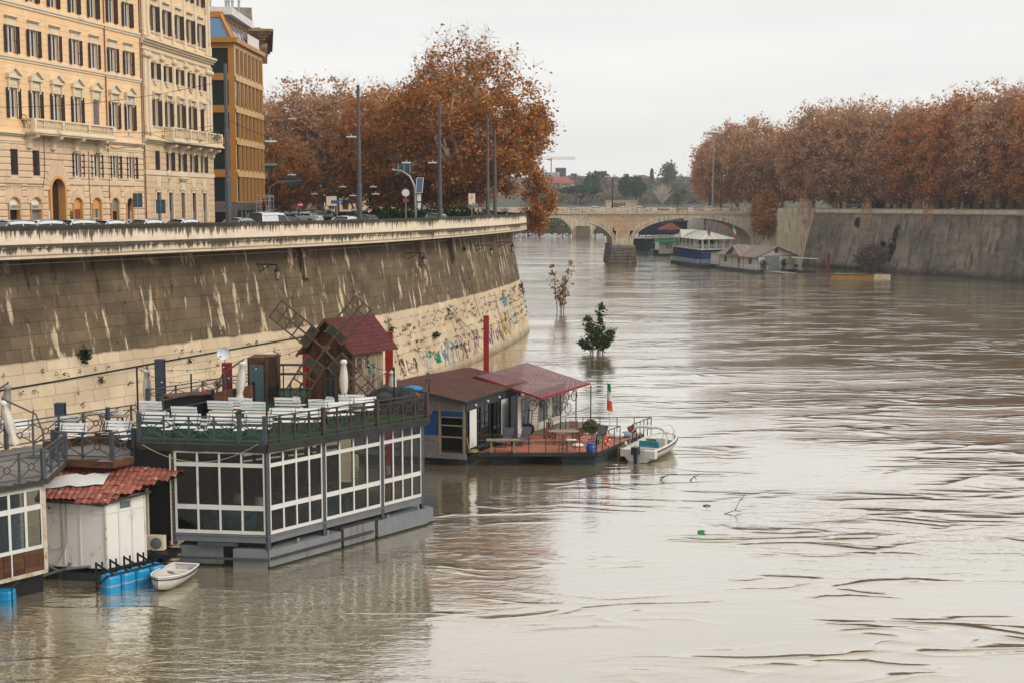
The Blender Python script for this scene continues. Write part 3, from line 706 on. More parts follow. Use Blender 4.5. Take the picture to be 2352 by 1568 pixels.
# scored plaster joints are drawn as thin recessed courses
gj=MB()
for k in range(40):
    z=19.95+k*.44
    if z<36.5:
        iv=[(-6,20.9)]
        for h in H1:
            if h[2]-.05<z<h[3]+.05:
                iv=[x for p,q in iv for x in ((p,min(q,h[0]-.06)),(max(p,h[1]+.06),q)) if x[1]-x[0]>.05]
        for p,q in iv: gj.box(p,q,-.006,.0,z,z+.022,T1)
gj.ob('plaster_joint','ochre_trim',b1,world=True,kind='stuff')
for c,hw in shops: voussoirs(b1,T1,c,hw+.02,14.95,.5,.33,.62,9,'rust_block')
voussoirs(b1,T1,7.6,1.12,15.95,1.05,.55,1.15,13,'rust_block',.15)
for c,hw in shops:
    m=MB()
    for sg in (-1,1): m.box(c+sg*hw-(.08 if sg>0 else 0),c+sg*hw+(.08 if sg<0 else 0),-.12,.3,12.5,14.95,T1)
    P=arch_pts(c,hw,14.95,.5); Q=arch_pts(c,hw-.08,14.95,.42)
    for k in range(len(P)-1): m.prism([P[k],P[k+1],Q[k+1],Q[k]],-.12,.3,T1)
    m.ob('arch_trim','ochre_trim',b1,world=True)
m=MB()
P=arch_pts(7.6,1.12,15.95,1.05,18); Q=arch_pts(7.6,.9,15.95,.85,18)
for k in range(18): m.prism([P[k],P[k+1],Q[k+1],Q[k]],-.2,.5,T1)
for sg in (-1,1): m.box(min(7.6+sg*1.12,7.6+sg*.9),max(7.6+sg*1.12,7.6+sg*.9),-.2,.5,12.5,15.95,T1)
m.ob('portal_trim','ochre_trim',b1,world=True)
m=MB(); m.prism([(6.7,12.5),(8.5,12.5)]+arch_pts(7.6,.9,15.95,.85,16),.42,.5,T1); dr=m.ob('portal_door','door_wood',b1,world=True)
m=MB()
for sx in (6.85,7.68):
    for zz in (12.9,13.75,14.6,15.4): m.box(sx,sx+.68,.38,.42,zz,zz+.65,T1)
m.ob('door_panel','door_wood',dr,world=True)
for i,(c,hw) in enumerate(shops):
    if i<2:
        m=MB(); m.box(c-hw+.05,c+hw-.05,.1,.16,14.85,15.4,T1); m.ob('transom',('white_panel'),b1,world=True)
        sg=MB().box(c-hw-.06,c+hw+.0,-.16,.02,14.5,14.85,T1).ob('shop_sign','sign_plate',b1,world=True)
        tm=text_mesh(['ANTICHI','SEDIE'][i],[.27,.26][i],'lettering','sign_ink'); put(tm,'lettering',sg,wmat(b1).inverted()@T1@Matrix.Translation((c+[.08,-.28][i],-.165,14.675))@Matrix.Rotation(R(90),4,'X'))
        m=MB().box(c-hw+.05,c+hw-.05,.18,.26,12.5,14.5,T1).ob('shop_door',['dark_void','steel_shutter'][i],b1,world=True)
        if i==1:
            r_=MB(); [r_.box(c-hw+.06,c+hw-.06,.165,.18,12.6+k*.17,12.66+k*.17,T1) for k in range(11)]; r_.ob('slat','steel_shutter',m,world=True)
    elif i==2:
        MB().box(c-hw+.08,c+hw-.08,.1,.2,14.5,15.42,T1).ob('transom','ochre_trim',b1,world=True); m=MB().box(c-hw+.08,c+hw-.08,.14,.22,12.5,14.5,T1).ob('roller_shutter','rust_shutter',b1,world=True)
        r_=MB(); [r_.box(c-hw+.09,c+hw-.09,.125,.14,12.6+k*.15,12.66+k*.15,T1) for k in range(12)]; r_.ob('slat','rust_shutter',m,world=True)
    elif i==3:
        MB().box(c-hw+.08,c+hw-.08,.1,.2,14.5,15.42,T1).ob('transom','ochre_trim',b1,world=True); f=MB(); [f.box(x-.03,x+.03,.12,.2,12.5,14.5,T1) for x in (c-hw+.1,c,c+hw-.1)]; f.box(c-hw,c+hw,.12,.2,13.7,13.78,T1); fo=f.ob('shop_front','cream_trim',b1,world=True)
        MB().box(c-hw+.08,c+hw-.08,.2,.22,12.5,14.5,T1).ob('pane','door_glass',fo,world=True)
    else:
        MB().box(c-hw+.08,c+hw-.08,.1,.2,14.3 if i==4 else 14.75,15.42,T1).ob('transom','steel_shutter' if i==4 else 'dark_void',b1,world=True); f=MB(); [f.box(x-.04,x+.04,.12,.2,12.5,14.3,T1) for x in (c-hw+.1,c+hw-.1)]; f.box(c-hw,c+hw,.12,.2,13.5,13.58,T1); fo=f.ob('shop_front','steel_dark' if i==4 else 'white_frame',b1,world=True)
        MB().box(c-hw+.08,c+hw-.08,.2,.22,12.5,14.75,T1).ob('pane','win_glass',fo,world=True)
pl=MB().box(9.15,9.55,-.16,-.1,13.0,14.4,T1).ob('plaque','brass',b1,world=True)
m=MB()
for z in (13.85,13.3):
    for k in range(3): m.box(9.2,9.4,-.165,-.16,z-k*.08,z-k*.08+.05,T1)
    m.box(9.44,9.51,-.165,-.16,z-.12,z+.04,T1)
m.ob('plaque_print','sign_ink',pl,world=True)
MB().box(6.1,6.3,-.2,-.1,13.6,14.4,T1).ob('intercom','white_frame',b1,world=True)
for s,z0,z1,i,_ in wins:
    window(b1,T1,s,z0,z1,ww,closed=(i==5 and z0==21.0),mat='grey_shutter' if (i==5 and z0==21.0) else 'shutter',rg=rgW)
    if z0>25 and z0<26:
        m=MB(); m.box(s-.56,s+.56,-.05,.02,27.47,27.98,T1); m.box(s-.66,s+.66,-.16,.02,27.98,28.06,T1); m.box(s-.74,s+.74,-.26,.02,28.06,28.16,T1); m.box(s-.55,s-.46,-.06,.02,25.5,27.47,T1); m.box(s+.46,s+.55,-.06,.02,25.5,27.47,T1); m.ob('window_hood','cream_trim',b1,world=True)
    elif z0<22:
        m=MB(); m.box(s-.58,s+.58,-.06,.02,23.12,23.78,T1); m.box(s-.45,s+.45,-.09,.02,23.3,23.62,T1)
        m.box(s-.82,s+.82,-.3,.02,23.78,23.94,T1); a=.82
        m.prism([(s-a,23.94),(s+a,23.94),(s+a,24.06),(s,24.62),(s-a,24.06)],-.12,.02,T1)
        for sg in (-1,1): m.prism([(s+sg*(a+.02),23.95),(s+sg*(a+.02),24.1),(s,24.66),(s,24.48)][::sg],-.32,.02,T1)
        for sg in (-1,1):
            x=s+sg*.62; m.prism([(x-.1,23.78),(x+.1,23.78),(x+.08,23.3),(x-.08,23.1)],-.2,.02,T1); m.box(x-.07,x+.07,-.12,.02,22.9,23.15,T1)
            x=s+sg*.5; m.box(x-.05,x+.05,-.06,.02,21,23.12,T1)
        m.ob('pediment','cream_trim',b1,world=True)
    elif z0>29:
        m=MB(); m.box(s-.55,s+.55,-.05,.02,31.42,31.8,T1); m.box(s-.68,s+.68,-.2,.02,31.8,31.95,T1); m.ob('window_hood','cream_trim',b1,world=True)
for s,cl in r4: window(b1,T1,s,17.0,18.8,ww,closed=bool(cl),mat='shutter',rg=rgW,ang=16)
belt(b1,T1,-6,20.97,19.2,19.5,.12,'cream_trim'); belt(b1,T1,-6,20.97,19.75,20.0,.3,'cream_trim'); belt(b1,T1,-6,20.97,25.05,25.38,.16,'cream_trim'); belt(b1,T1,-6,20.97,28.85,29.2,.16,'cream_trim'); belt(b1,T1,-6,21.3,35.5,37,.9,'cream_trim','cornice',4)
m=MB(); m.box(3.3,14.8,-1.15,.02,20.0,20.12,T1); m.box(3.4,14.7,-1.05,.02,19.88,20.0,T1); m.ob('balcony_slab','cream_trim',b1,world=True)
for s in (3.9,7.0,10.1,13.6): corbel(b1,T1,s,19.88,1.0,.95,.4,'cream_trim')
balustrade(b1,T1,3.4,14.7,-.9,20.12,.92,13,3,'cream_trim')
m=MB(); m.tube([T1@V(15.2,-.08,z) for z in (12.6,20,28,36)],.05,6); m.ob('downpipe','rust_shutter',b1,world=True)
m=MB()
for P in ([(-.5,16.1),(2,16.2),(5.6,16.15),(5.9,17.2),(5.9,21)],[(3.3,20.9),(5,20.2),(9,19.9),(12,20.2),(16,19.4),(20,19.7)],[(12.1,12.8),(12.1,15),(12,16.5),(12.1,19)]): m.tube([T1@V(a,-.16,b) for a,b in P],.022,4)
m.tube([T1@V(3.4+.35*math.cos(a),-.2,20.95+.35*math.sin(a)) for a in np.linspace(0,12,24)],.03,4)
m.ob('facade_cable','cable',b1,world=True)
# ---------------------------------------------------------------- cream palazzo
o2=V(-31.55,111.6,0); d2=V(.106,.994,0).normalized(); T2=frame(o2,o2+d2)
b2=thing('apartment_building','cream palazzo with white pilasters, scrolled capitals and a planted balcony, between ochre and bronze buildings','building',(o2.x,o2.y,RD),math.atan2(d2.y,d2.x))
c2=[4.3,7.2,10.25,13.25,16.2]; w2=.92; E0,E1=1.2,19.1
rw2=[(29.8,31.95),(25.7,27.1),(21.65,24.0),(17.85,19.5)]
H2=[(s-w2/2,s+w2/2,a,b) for s in c2 for a,b in rw2+[(33.6,35.3)]]; HS2=[(s-.55,s+.55,12.5,15.9) for s in c2]
m=MB(); holed(m,E0,E1,20.3,37,[h for h in H2 if h[2]>20],T2); m.add([(E1,0,12.4),(E1,14,12.4),(E1,14,37),(E1,0,37),(E0,0,37),(E0,14,37),(E0,0,12.4),(E0,-.25,12.4)],[(0,1,2,3),(3,2,5,4)],T2); m.ob('upper_wall','cream_plaster',b2,world=True)
m=MB(); holed(m,E0,E1,12.4,20.3,[h for h in H2 if h[2]<20]+HS2,T2,.3); m.ob('lower_wall','cream_block',b2,world=True)
courses(b2,T2,E0,E1,12.6,17.4,.52,1.35,[(h[0]-.22,h[1]+.22,h[2],16.3) for h in HS2]+[(s-.5,s+.5,16.2,17.4) for s in c2],'cream_block',.06,.025,limit=200,seed=5)
courses(b2,T2,E0,E1,17.85,20.1,.52,1.35,[(h[0]-.12,h[1]+.12,h[2]-.1,h[3]+.22) for h in H2 if h[2]<20],'cream_block',.06,.025,limit=100,seed=6)
for i,s in enumerate(c2):
    for j,(a,b) in enumerate(rw2+[(33.6,35.3)]):
        window(b2,T2,s,a,b,w2,closed=(i==0 and j==3) or (i==4 and j==2),rg=rgW,ang=14 if j in (1,3) else 24,curt=False)
    m=MB(); m.box(s-.6,s+.6,-.05,.02,31.97,32.5,T2); m.box(s-.75,s+.75,-.28,.02,32.5,32.68,T2); m.ob('window_hood','cream_trim',b2,world=True)
    m=MB(); m.box(s-.62,s+.62,-.06,.02,24.02,24.45,T2); m.box(s-.8,s+.8,-.32,.02,24.45,24.65,T2)
    for sg in (-1,1): m.prism([(s+sg*.66-.1,24.45),(s+sg*.66+.1,24.45),(s+sg*.64+.07,23.85),(s+sg*.64-.07,23.85)],-.24,.02,T2)
    m.ob('window_hood','cream_trim',b2,world=True)
    m=MB(); m.box(s-.6,s+.6,-.16,.02,25.5,25.66,T2); m.prism([(s-.5,25.5),(s+.5,25.5),(s+.35,25.3),(s+.1,25.22),(s-.1,25.22),(s-.35,25.3)][::-1],-.12,.02,T2); m.ob('window_sill','cream_trim',b2,world=True)
    m=MB(); m.prism([(s-.5,27.25),(s+.5,27.25),(s+.42,27.5),(s+.15,27.45),(s,27.58),(s-.15,27.45),(s-.42,27.5)],-.08,.02,T2); m.ob('window_ornament','cream_trim',b2,world=True)
    m=MB()
    for sg in (-1,1): m.box(s+sg*.65-.1,s+sg*.65+.1,-.1,.3,12.5,16.1,T2)
    m.box(s-.75,s+.75,-.1,.3,15.9,16.15,T2); m.box(s-.82,s+.82,-.18,.02,16.15,16.26,T2)
    if i!=2:
        for k in range(5): m.prism([(s-.42+.168*k+.01,16.35),(s-.42+.168*(k+1)-.01,16.35),(s-.55+.22*(k+1)-.01,17.25),(s-.55+.22*k+.01,17.25)],-.09,.02,T2)
    else: m.box(s-.6,s+.6,-.1,.02,16.26,17.0,T2); m.box(s-.8,s+.8,-.3,.02,17.0,17.15,T2); m.box(s-.95,s+.95,-.42,.02,17.15,17.32,T2)
    m.ob('opening_surround','cream_trim',b2,world=True)
    if i==2:
        dd=MB().box(s-.55,s+.55,.22,.28,12.5,15.9,T2).ob('door','rust_shutter',b2,world=True,); dd.data.materials[0]=MT['door_wood']
        q=MB(); [q.box(s+sx,s+sx+.42,.19,.22,z,z+.5,T2) for sx in (-.48,.06) for z in (12.8,13.45,14.1,14.75,15.3)]; q.ob('door_panel','rust_shutter',dd,world=True)
    else:
        fo=MB(); [fo.box(x-.04,x+.04,.16,.24,12.5,15.9,T2) for x in (s-.5,s,s+.5)]; fo.box(s-.5,s+.5,.16,.24,14.2,14.28,T2); fo=fo.ob('shop_window','steel_dark',b2,world=True); MB().box(s-.5,s+.5,.24,.26,14.28,15.9,T2).ob('pane','win_glass',fo,world=True); MB().box(s-.5,s+.5,.15,.16,13.3,14.2,T2).ob('panel','pipe_grey',fo,world=True); MB().box(s-.5,s+.5,.17,.2,12.5,13.3,T2).ob('grille','steel_shutter',fo,world=True)
edges=[1.9,2.8,5.75,8.75,11.75,14.75,17.7,18.6]
for s in edges:
    m=MB(); m.box(s-.26,s+.26,-.14,.02,21.6,27.35,T2); m.box(s-.33,s+.33,-.2,.02,20.9,21.6,T2)
    m.box(s-.3,s+.3,-.18,.02,27.75,27.9,T2)
    for sg in (-1,1): m.lathe([(.2,0),(.2,.3),(.11,.32),(.11,.36)],10,T2@Matrix.Translation((s+sg*.2,-.0,27.55))@Matrix.Rotation(R(90),4,'X'))
    m.box(s-.2,s+.2,-.22,.02,27.35,27.75,T2)
    m.ob('pilaster','cream_trim',b2,world=True)
    m=MB(); m.box(s-.22,s+.22,-.12,.02,30.1,37,T2); m.box(s-.3,s+.3,-.18,.02,29.2,30.1,T2); m.ob('pilaster','cream_trim',b2,world=True)
belt(b2,T2,E0,E1+.05,27.92,28.1,.15,'cream_trim'); belt(b2,T2,E0,E1+.3,28.45,29.0,.55,'cream_trim','cornice',3); belt(b2,T2,E0,E1+.06,29.55,29.7,.12,'cream_trim')
belt(b2,T2,E0,E1+.06,17.4,17.82,.1,'cream_trim',steps=1); belt(b2,T2,E0,E1+.35,20.1,20.5,.5,'cream_trim','cornice',3); belt(b2,T2,E0,E1+.05,21.5,21.65,.1,'cream_trim'); belt(b2,T2,E0-.1,E1+.6,36.3,37.3,.9,'cream_trim','cornice',3)
m=MB(); m.box(5.4,19.0,-1.2,-.5,20.3,20.5,T2); m.ob('balcony_slab','cream_trim',b2,world=True)
for s in (6.6,9.7,12.8,15.9,18.4): corbel(b2,T2,s,20.12,1.0,.75,.4,'cream_trim')
balustrade(b2,T2,5.5,18.9,-.95,20.5,1.15,9,3,'cream_trim')
pg=MB(); prg=random.Random(8)
for s in (14.6,16.4,17.2,18.2,12.0,9.0,16.8):
    for k in range(16):
        c=T2@V(s+prg.gauss(0,.25),-1.0+prg.gauss(0,.15),20.9+abs(prg.gauss(0,.6)) if s>14 else 20.5+prg.gauss(0,.15)); tuft(pg,c,3,.25,V(0,0,1))
pg.ob('balcony_plants','leaf_green',b2,world=True,kind='stuff')
m=MB(); m.tube([T2@V(1.25,-.1,z) for z in (12.6,20,30,36)],.05,6); m.ob('downpipe','rust_shutter',b2,world=True)
# ---------------------------------------------------------------- bronze office building
o3=V(-29.2,140,0); T3=frame(o3,o3+V(.024,1,0)); FL=[15.1,18.5,21.87,25.23,28.55]; SL=13.8
b3=thing('office_building','new bronze clad office block with dark green glass, foil wrapped ground floor','building',(o3.x,o3.y,RD),math.atan2(1,.024))
TF=frame(o3+V(-9,0,0),o3)   # front: x right, y away
m=MB(); holed(m,0,9,15.0,31.7,[(4.2,8.35,z,z+2.6) for z in FL]+[(0.2,3.9,z,z+2.6) for z in FL],TF,.35); m.ob('front_frame','bronze_metal',b3,world=True)
for z in FL:
    for xa,xb in ((4.2,8.35),(.2,3.9)): fo=MB().add([(xa,.3,z),(xb,.3,z),(xb,.3,z+2.6),(xa,.3,z+2.6)],[(0,1,2,3)],TF).ob('pane','teal_glass',b3,world=True)
wsz=[(0.35+k*1.9,1.4+.35+k*1.9) for k in range(7)]
m=MB(); holed(m,0,SL,15.0,31.7,[(a,b,z,z+2.65) for a,b in wsz for z in FL],T3,.06); m.ob('side_frame','bronze_pale',b3,world=True)
for a,b in wsz:
    for z in FL:
        fo=MB().box(a,b,.05,.1,z,z+2.65,T3).ob('pane','win_glass',b3,world=True)
        MB().box(a+.9,a+.96,.02,.05,z,z+2.65,T3).ob('mullion','bronze_metal',fo,world=True)
    for z in FL: MB().box(b,b+.5,-.1,0,z-.2,z+2.75,T3).ob('fin','bronze_metal',b3,world=True)
for z in FL[1:]: MB().box(-.02,SL,-.14,-.12,z-.75,z-.2,T3).ob('spandrel','bronze_pale',b3,world=True)
m=MB(); m.box(0,9.4,-.4,.2,31.7,32.2,TF); m.box(-.4,SL+.2,-.4,.2,31.7,32.15,T3); m.ob('eave','bronze_metal',b3,world=True)
mm=MB(); z0,z1=32.2,34.8   # glazed mansard
A=[o3+V(-9,.3,0),o3+V(-.3,.3,0),o3+V(0,SL,0),o3+V(-9,SL,0)]; Bq=[o3+V(-9,1.6,0),o3+V(-1.7,1.6,0),o3+V(-1.4,SL,0),o3+V(-9,SL,0)]
A=[V(p.x,p.y,z0) for p in A]; Bq=[V(p.x,p.y,z1) for p in Bq]
mm.add(A[:2]+Bq[:2][::-1],[(0,1,2,3)]); mm.ob('skylight','sky_glass',b3,world=True)
MB().add([A[1],A[2],Bq[2],Bq[1]],[(0,1,2,3)]).ob('skylight','sky_glass',b3,world=True)
fr=MB(); fr.bar(A[1],Bq[1],.35); fr.bar(A[0],A[1],.2); fr.bar(Bq[0],Bq[1],.5,.6); fr.bar(Bq[1],Bq[2],.5,.6)
for k in range(1,7): fr.bar(A[1].lerp(A[2],k/6),Bq[1].lerp(Bq[2],k/6),.14)
fr.bar(A[0].lerp(A[1],.5),Bq[0].lerp(Bq[1],.5),.3); fr.ob('mansard_frame','bronze_metal',b3,world=True)
MB().box(4.5,8.4,2.2,14,34.9,35.7,TF).ob('glass_parapet','pale_cap',b3,world=True)
MB().box(8.2,SL,.3,.4,32.15,33.6,T3).ob('balcony_screen','pale_cap',b3,world=True)
cg=MB()
for x in (7.2,7.5,7.9,5.5,8.6): cg.lathe([(.12,35.6),(.12,36.6),(.18,36.65),(.12,36.85)],8,TF@Matrix.Translation((x,5,0)))
cg.ob('flue','galv',b3,world=True)
mm=MB(); mm.box(0,9,.05,.4,12.4,15.0,TF); mm.box(.05,SL,.05,.4,12.4,15.0,T3); mm.ob('base','dark_void',b3,world=True)
fb=MB()
for x0,x1,za,zb in ((0,9,14.0,15.05),(8.3,9.0,12.5,14.0)): fb.box(x0,x1,-.05,.05,za,zb,TF)
fb.box(-.04,SL,-.06,.05,14.2,15.05,T3)
for a,b in wsz: fb.box(b,b+.5,-.06,.05,12.5,14.2,T3)
fb.ob('foil_wrap','foil',b3,world=True)
MB().box(-.2,8.9,.5,13.7,12.4,31.9,TF).ob('core','bronze_metal',b3,world=True)
# scaffold tower at its foot
sc_=thing('scaffold','aluminium scaffold tower beside the foil wrapped ground floor','scaffold',tuple(T3@V(6,-1.6,RD)))
m=MB()
for x in (4.2,6.2,8.2):
    for y in (-2.2,-1.1): m.tube([T3@V(x,y,RD),T3@V(x,y,15.9)],.035,5)
for z in (13,13.5,14.1,14.6,15.2,15.8):
    for y in (-2.2,-1.1): m.tube([T3@V(4.2,y,z),T3@V(8.2,y,z)],.03,5)
m.tube([T3@V(4.2,-2.2,13),T3@V(6.2,-2.2,15.8)],.03,5); m.tube([T3@V(6.2,-2.2,15.8),T3@V(8.2,-2.2,13)],.03,5)
m.ob('tube_frame','galv',sc_,world=True); MB().box(4.2,8.2,-2.2,-1.1,13.62,13.68,T3).ob('platform','galv',sc_,world=True)
# ---------------------------------------------------------------- old palazzo behind with deep cornice
b4=thing('apartment_building','weathered brown palazzo with a deep bracketed cornice rising behind the bronze office block','building',(-33,160,RD))
T4=frame(V(-29.45,156.5,0),V(-33.1,176,0)); Z4=33.2
MB().box(0,20,0,16,12.4,Z4+2.2,T4).ob('wall','old_stucco',b4,world=True)
m=MB()
for k in range(5): m.box(-.3-.28*k,20,-.25-.3*k,16,Z4+.4+.3*k,Z4+.7+.3*k,T4)
m.ob('cornice','old_stucco',b4,world=True)
for k in range(14): MB().box(k*1.4,k*1.4+.35,-.75,0,Z4-.1,Z4+.4,T4).ob('bracket','old_stucco',b4,world=True)
for k in range(6): MB().box(-.6,0,.5+k*1.3,.85+k*1.3,Z4-.1,Z4+.4,T4).ob('bracket','old_stucco',b4,world=True)
MB().box(1,19,1,6,Z4+1.9,Z4+4.6,T4).ob('attic','concrete',b4,world=True)
for z in (14,18.3,22.6,26.9):
    for k in range(5): MB().box(1.2+k*3.6,2.5+k*3.6,-.06,.05,z,z+2.4,T4).ob('shutter','shutter',b4,world=True)
for z in (17.2,21.4,25.6): MB().box(-.1,20,-.25,.05,z,z+.3,T4).ob('belt_course','old_stucco',b4,world=True)
m=MB(); m.box(2,9,-1.6,.0,19.4,19.7,T4); m.ob('balcony_slab','concrete',b4,world=True)
for s in (3,5.5,8): corbel(b4,T4,s,19.4,1.3,1.2,.4,'concrete')
m=MB(); [m.box(2+k*.25,2.05+k*.25,-1.55,-1.5,19.7,20.8,T4) for k in range(28)]; m.box(2,9,-1.57,-1.48,20.8,20.88,T4); m.ob('balcony_rail','dark_metal',b4,world=True)
m=MB(); m.box(2.2,8,-1.1,.0,15.6,15.8,T4); m.ob('lower_ledge','concrete',b4,world=True)
# ================================================================ trees
def np_mesh(name,verts,faces4,mat,smooth=False):
    me=bpy.data.meshes.new(name); n=len(verts); k=len(faces4)
    me.vertices.add(n); me.vertices.foreach_set('co',verts.astype(np.float32).ravel())
    me.loops.add(4*k); me.loops.foreach_set('vertex_index',faces4.astype(np.int32).ravel())
    me.polygons.add(k); me.polygons.foreach_set('loop_start',np.arange(0,4*k,4,dtype=np.int32)); me.polygons.foreach_set('loop_total',np.full(k,4,dtype=np.int32))
    me.materials.append(MT[mat]); me.update(calc_edges=True); return me
def quads(cent,size,rs,flat=0,elong=1.6):
    n=len(cent); u=rs.normal(size=(n,3)); u/=np.linalg.norm(u,axis=1)[:,None]+1e-9
    w=rs.normal(size=(n,3)); w[:,2]*=(1-flat); w-=u*(u*w).sum(1)[:,None]; w/=np.linalg.norm(w,axis=1)[:,None]+1e-9
    s=size*(.6+.8*rs.random(n))[:,None]; u=u*s*.5*elong; w=w*s*.5
    b=u*.25
    v=np.stack([cent-u,cent-w+b*.4,cent+u,cent+w+b*.4],1).reshape(-1,3)
    return v,np.arange(4*n).reshape(n,4)
def tree_meshes(seed,H,Rx,h0,nclump,per,ls,leafm,barkm,sig=.8,trunk=.45,shape='plane',top_sparse=.5,limbs=6,lean=0):
    rs=np.random.RandomState(seed); rg=random.Random(seed)
    fork=h0*.9; br=MB(); nodes=[]
    base=V(0,0,0); f=V(rg.gauss(0,.2)+lean,rg.gauss(0,.2),fork)
    br.tube([base,base.lerp(f,.5)+V(rg.gauss(0,.1),rg.gauss(0,.1),0),f],[trunk*1.15,trunk*.9,trunk*.8],7); nodes+= [(f,trunk*.7)]
    cz=(H+h0*.55)/2; rz=(H-h0*.55)/2
    def env(p):
        zz=(p[2]-cz)/rz; 
        k=1.0 if shape!='plane' else (1.0-.25*max(zz,0))
        return ((p[0]-lean*1.2)**2+p[1]**2)/(Rx*k)**2+zz*zz
    for i in range(limbs):
        a=2*math.pi*(i+rg.random()*.6)/limbs; rr=Rx*rg.uniform(.25,.7); e=V(rr*math.cos(a)+lean,rr*math.sin(a),H*rg.uniform(.62,.88))
        if i==0: e=V(lean+rg.gauss(0,.6),rg.gauss(0,.6),H*.92)
        P=[f]; 
        for k in range(1,6):
            t=k/5; q=f.lerp(e,t); q+=V(math.cos(a),math.sin(a),0)*Rx*.16*math.sin(math.pi*t)+V(rg.gauss(0,.3),rg.gauss(0,.3),rg.gauss(0,.2)); P.append(q)
        rr=[trunk*.62*(1-.16*k) for k in range(6)]; br.tube(P,rr,5)
        for q,r_ in zip(P[1:],rr[1:]): nodes.append((q,r_))
    cl=[]
    while len(cl)<nclump:
        p=rs.uniform(-1,1,3); e=(p*p).sum()
        if e>1 or e<.12 and rs.rand()<.6: continue
        p=p*(e**-.18 if e>.05 else 1); q=np.array([p[0]*Rx+lean*1.2,p[1]*Rx,cz+p[2]*rz])
        k=1.0 if shape!='plane' else (1.0-.22*max(p[2],0)); q[0]=q[0]*k; q[1]*=k; q*= (1,1,1); q+=rs.normal(size=3)*.35
        if q[2]<h0*.42: continue
        cl.append(q)
    for k in range(nclump//7):      # loose leading shoots that break the outline
        a=rs.rand()*6.28; e=rs.uniform(.05,1.35); rr=rs.uniform(1.0,1.2)
        cl.append(np.array([Rx*rr*.86*math.cos(e)*math.cos(a)+lean*1.2,Rx*rr*.86*math.cos(e)*math.sin(a),cz+rz*rr*math.sin(e)]))
    cl.sort(key=lambda q:(q[0]**2+q[1]**2+(q[2]-fork)**2)); NP=np.array([tuple(n[0]) for n in nodes]); NR=[n[1] for n in nodes]
    out=[]
    for q in cl:
        dd=NP-q; d2=(dd**2).sum(1)+np.where(NP[:,2]>q[2]+.5,6,0); i=int(d2.argmin()); a=V(*NP[i]); b=V(*q); L_=(b-a).length
        md=a.lerp(b,.5)+V(rg.gauss(0,.12),rg.gauss(0,.12),rg.gauss(.1,.1))*L_*.4
        r0=min(NR[i]*.7,.04+.026*L_); br.tube([a,md,b],[r0,r0*.7,.012],4,cap=False)
        NP=np.vstack([NP,np.array([tuple(md)]),np.array([tuple(b)])]); NR+= [r0*.75,max(.02,r0*.4)]
        zz=(q[2]-cz)/rz; den=rs.gamma(3,1/3.)*(1-top_sparse*max(0,zz))
        n=max(2,int(per*den*(.3 if env(q)>1.0 else 1))); pts=np.array(q)+rs.normal(size=(n,3))*np.array([sig,sig,sig*.75])
        m=rs.rand(n)<.35; pts[m]=np.array(md)+(np.array(q)-np.array(md))*rs.rand(m.sum(),1)+rs.normal(size=(m.sum(),3))*sig*.45
        out.append(pts)
        for k in range(5):       # twigs that stick out of the clump
            e=b+(V(*rs.normal(size=3))+V(0,0,.5)).normalized()*sig*rs.uniform(1,2.3); br.tube([b,e],[.026,.012],3,cap=False)
    v,fc=quads(np.vstack(out),ls,rs)
    return br.mesh('trunk',barkm,True),np_mesh('crown',v,fc,leafm)
def add_tree(ms,name,label,loc,rz=0,sc=1,group=None,cat='tree'):
    t=thing(name,label,cat,loc,rz,group); t.scale=(sc,sc,sc) if not isinstance(sc,tuple) else sc
    put(ms[0],'trunk',t); put(ms[1],'crown',t); return t
# right bank plane trees
PT=[tree_meshes(20+k,25,[9.2,8.4,9.8,8.8][k],4.6,330,62,.40,['leaf_rust','leaf_rust','leaf_autumn','leaf_rust'][k],'bark_pale',.85,.5,top_sparse=.6) for k in range(4)]
rt=random.Random(31)
grp='plane trees lining the right bank'
def rb(s,off): q=RW0+rdir*s+rn*(2.9+off); return (q.x,q.y,12.5)
i=0
RTL=[]
ordn=['first','second','third','fourth','fifth','sixth','seventh','eighth','ninth','tenth','eleventh','twelfth']
for s in np.linspace(4,rl+6,12):
    RTL.append((rb(s+rt.uniform(-1,1),3.6),'front')); 
for s in np.linspace(2,rl+12,9): RTL.append((rb(s+rt.uniform(-1.5,1.5),15),'back'))
for k,(x,y) in enumerate(((62,336),(60,352),(59,372),(63,396),(66,424),(72,352),(71,386),(71,460),(78,505))): RTL.append(((x,y,12.5),'beyond'))
RTL.sort(key=lambda a:-math.atan2(a[0][0],a[0][1])); cnt={}
for (p,k) in RTL:
    cnt[k]=cnt.get(k,0)+1; od=ordn[cnt[k]-1]
    lb={'front':f'{od} rust brown plane tree from the right frame edge, overhanging the right wall','back':f'{od} plane tree from the right in the row behind the riverside plane trees','beyond':f'{od} plane tree from the right, past the bridge, right bank'}[k]
    xd=1176+FD*p[0]/(p[1]*.9945); sc=rt.uniform(.9,1.02)*(1.0 if xd>1850 else .93)*(1.06 if k=='back' else 1)
    add_tree(PT[rt.randrange(4)],'plane_tree',lb,p,rt.uniform(0,6.28),sc,grp)
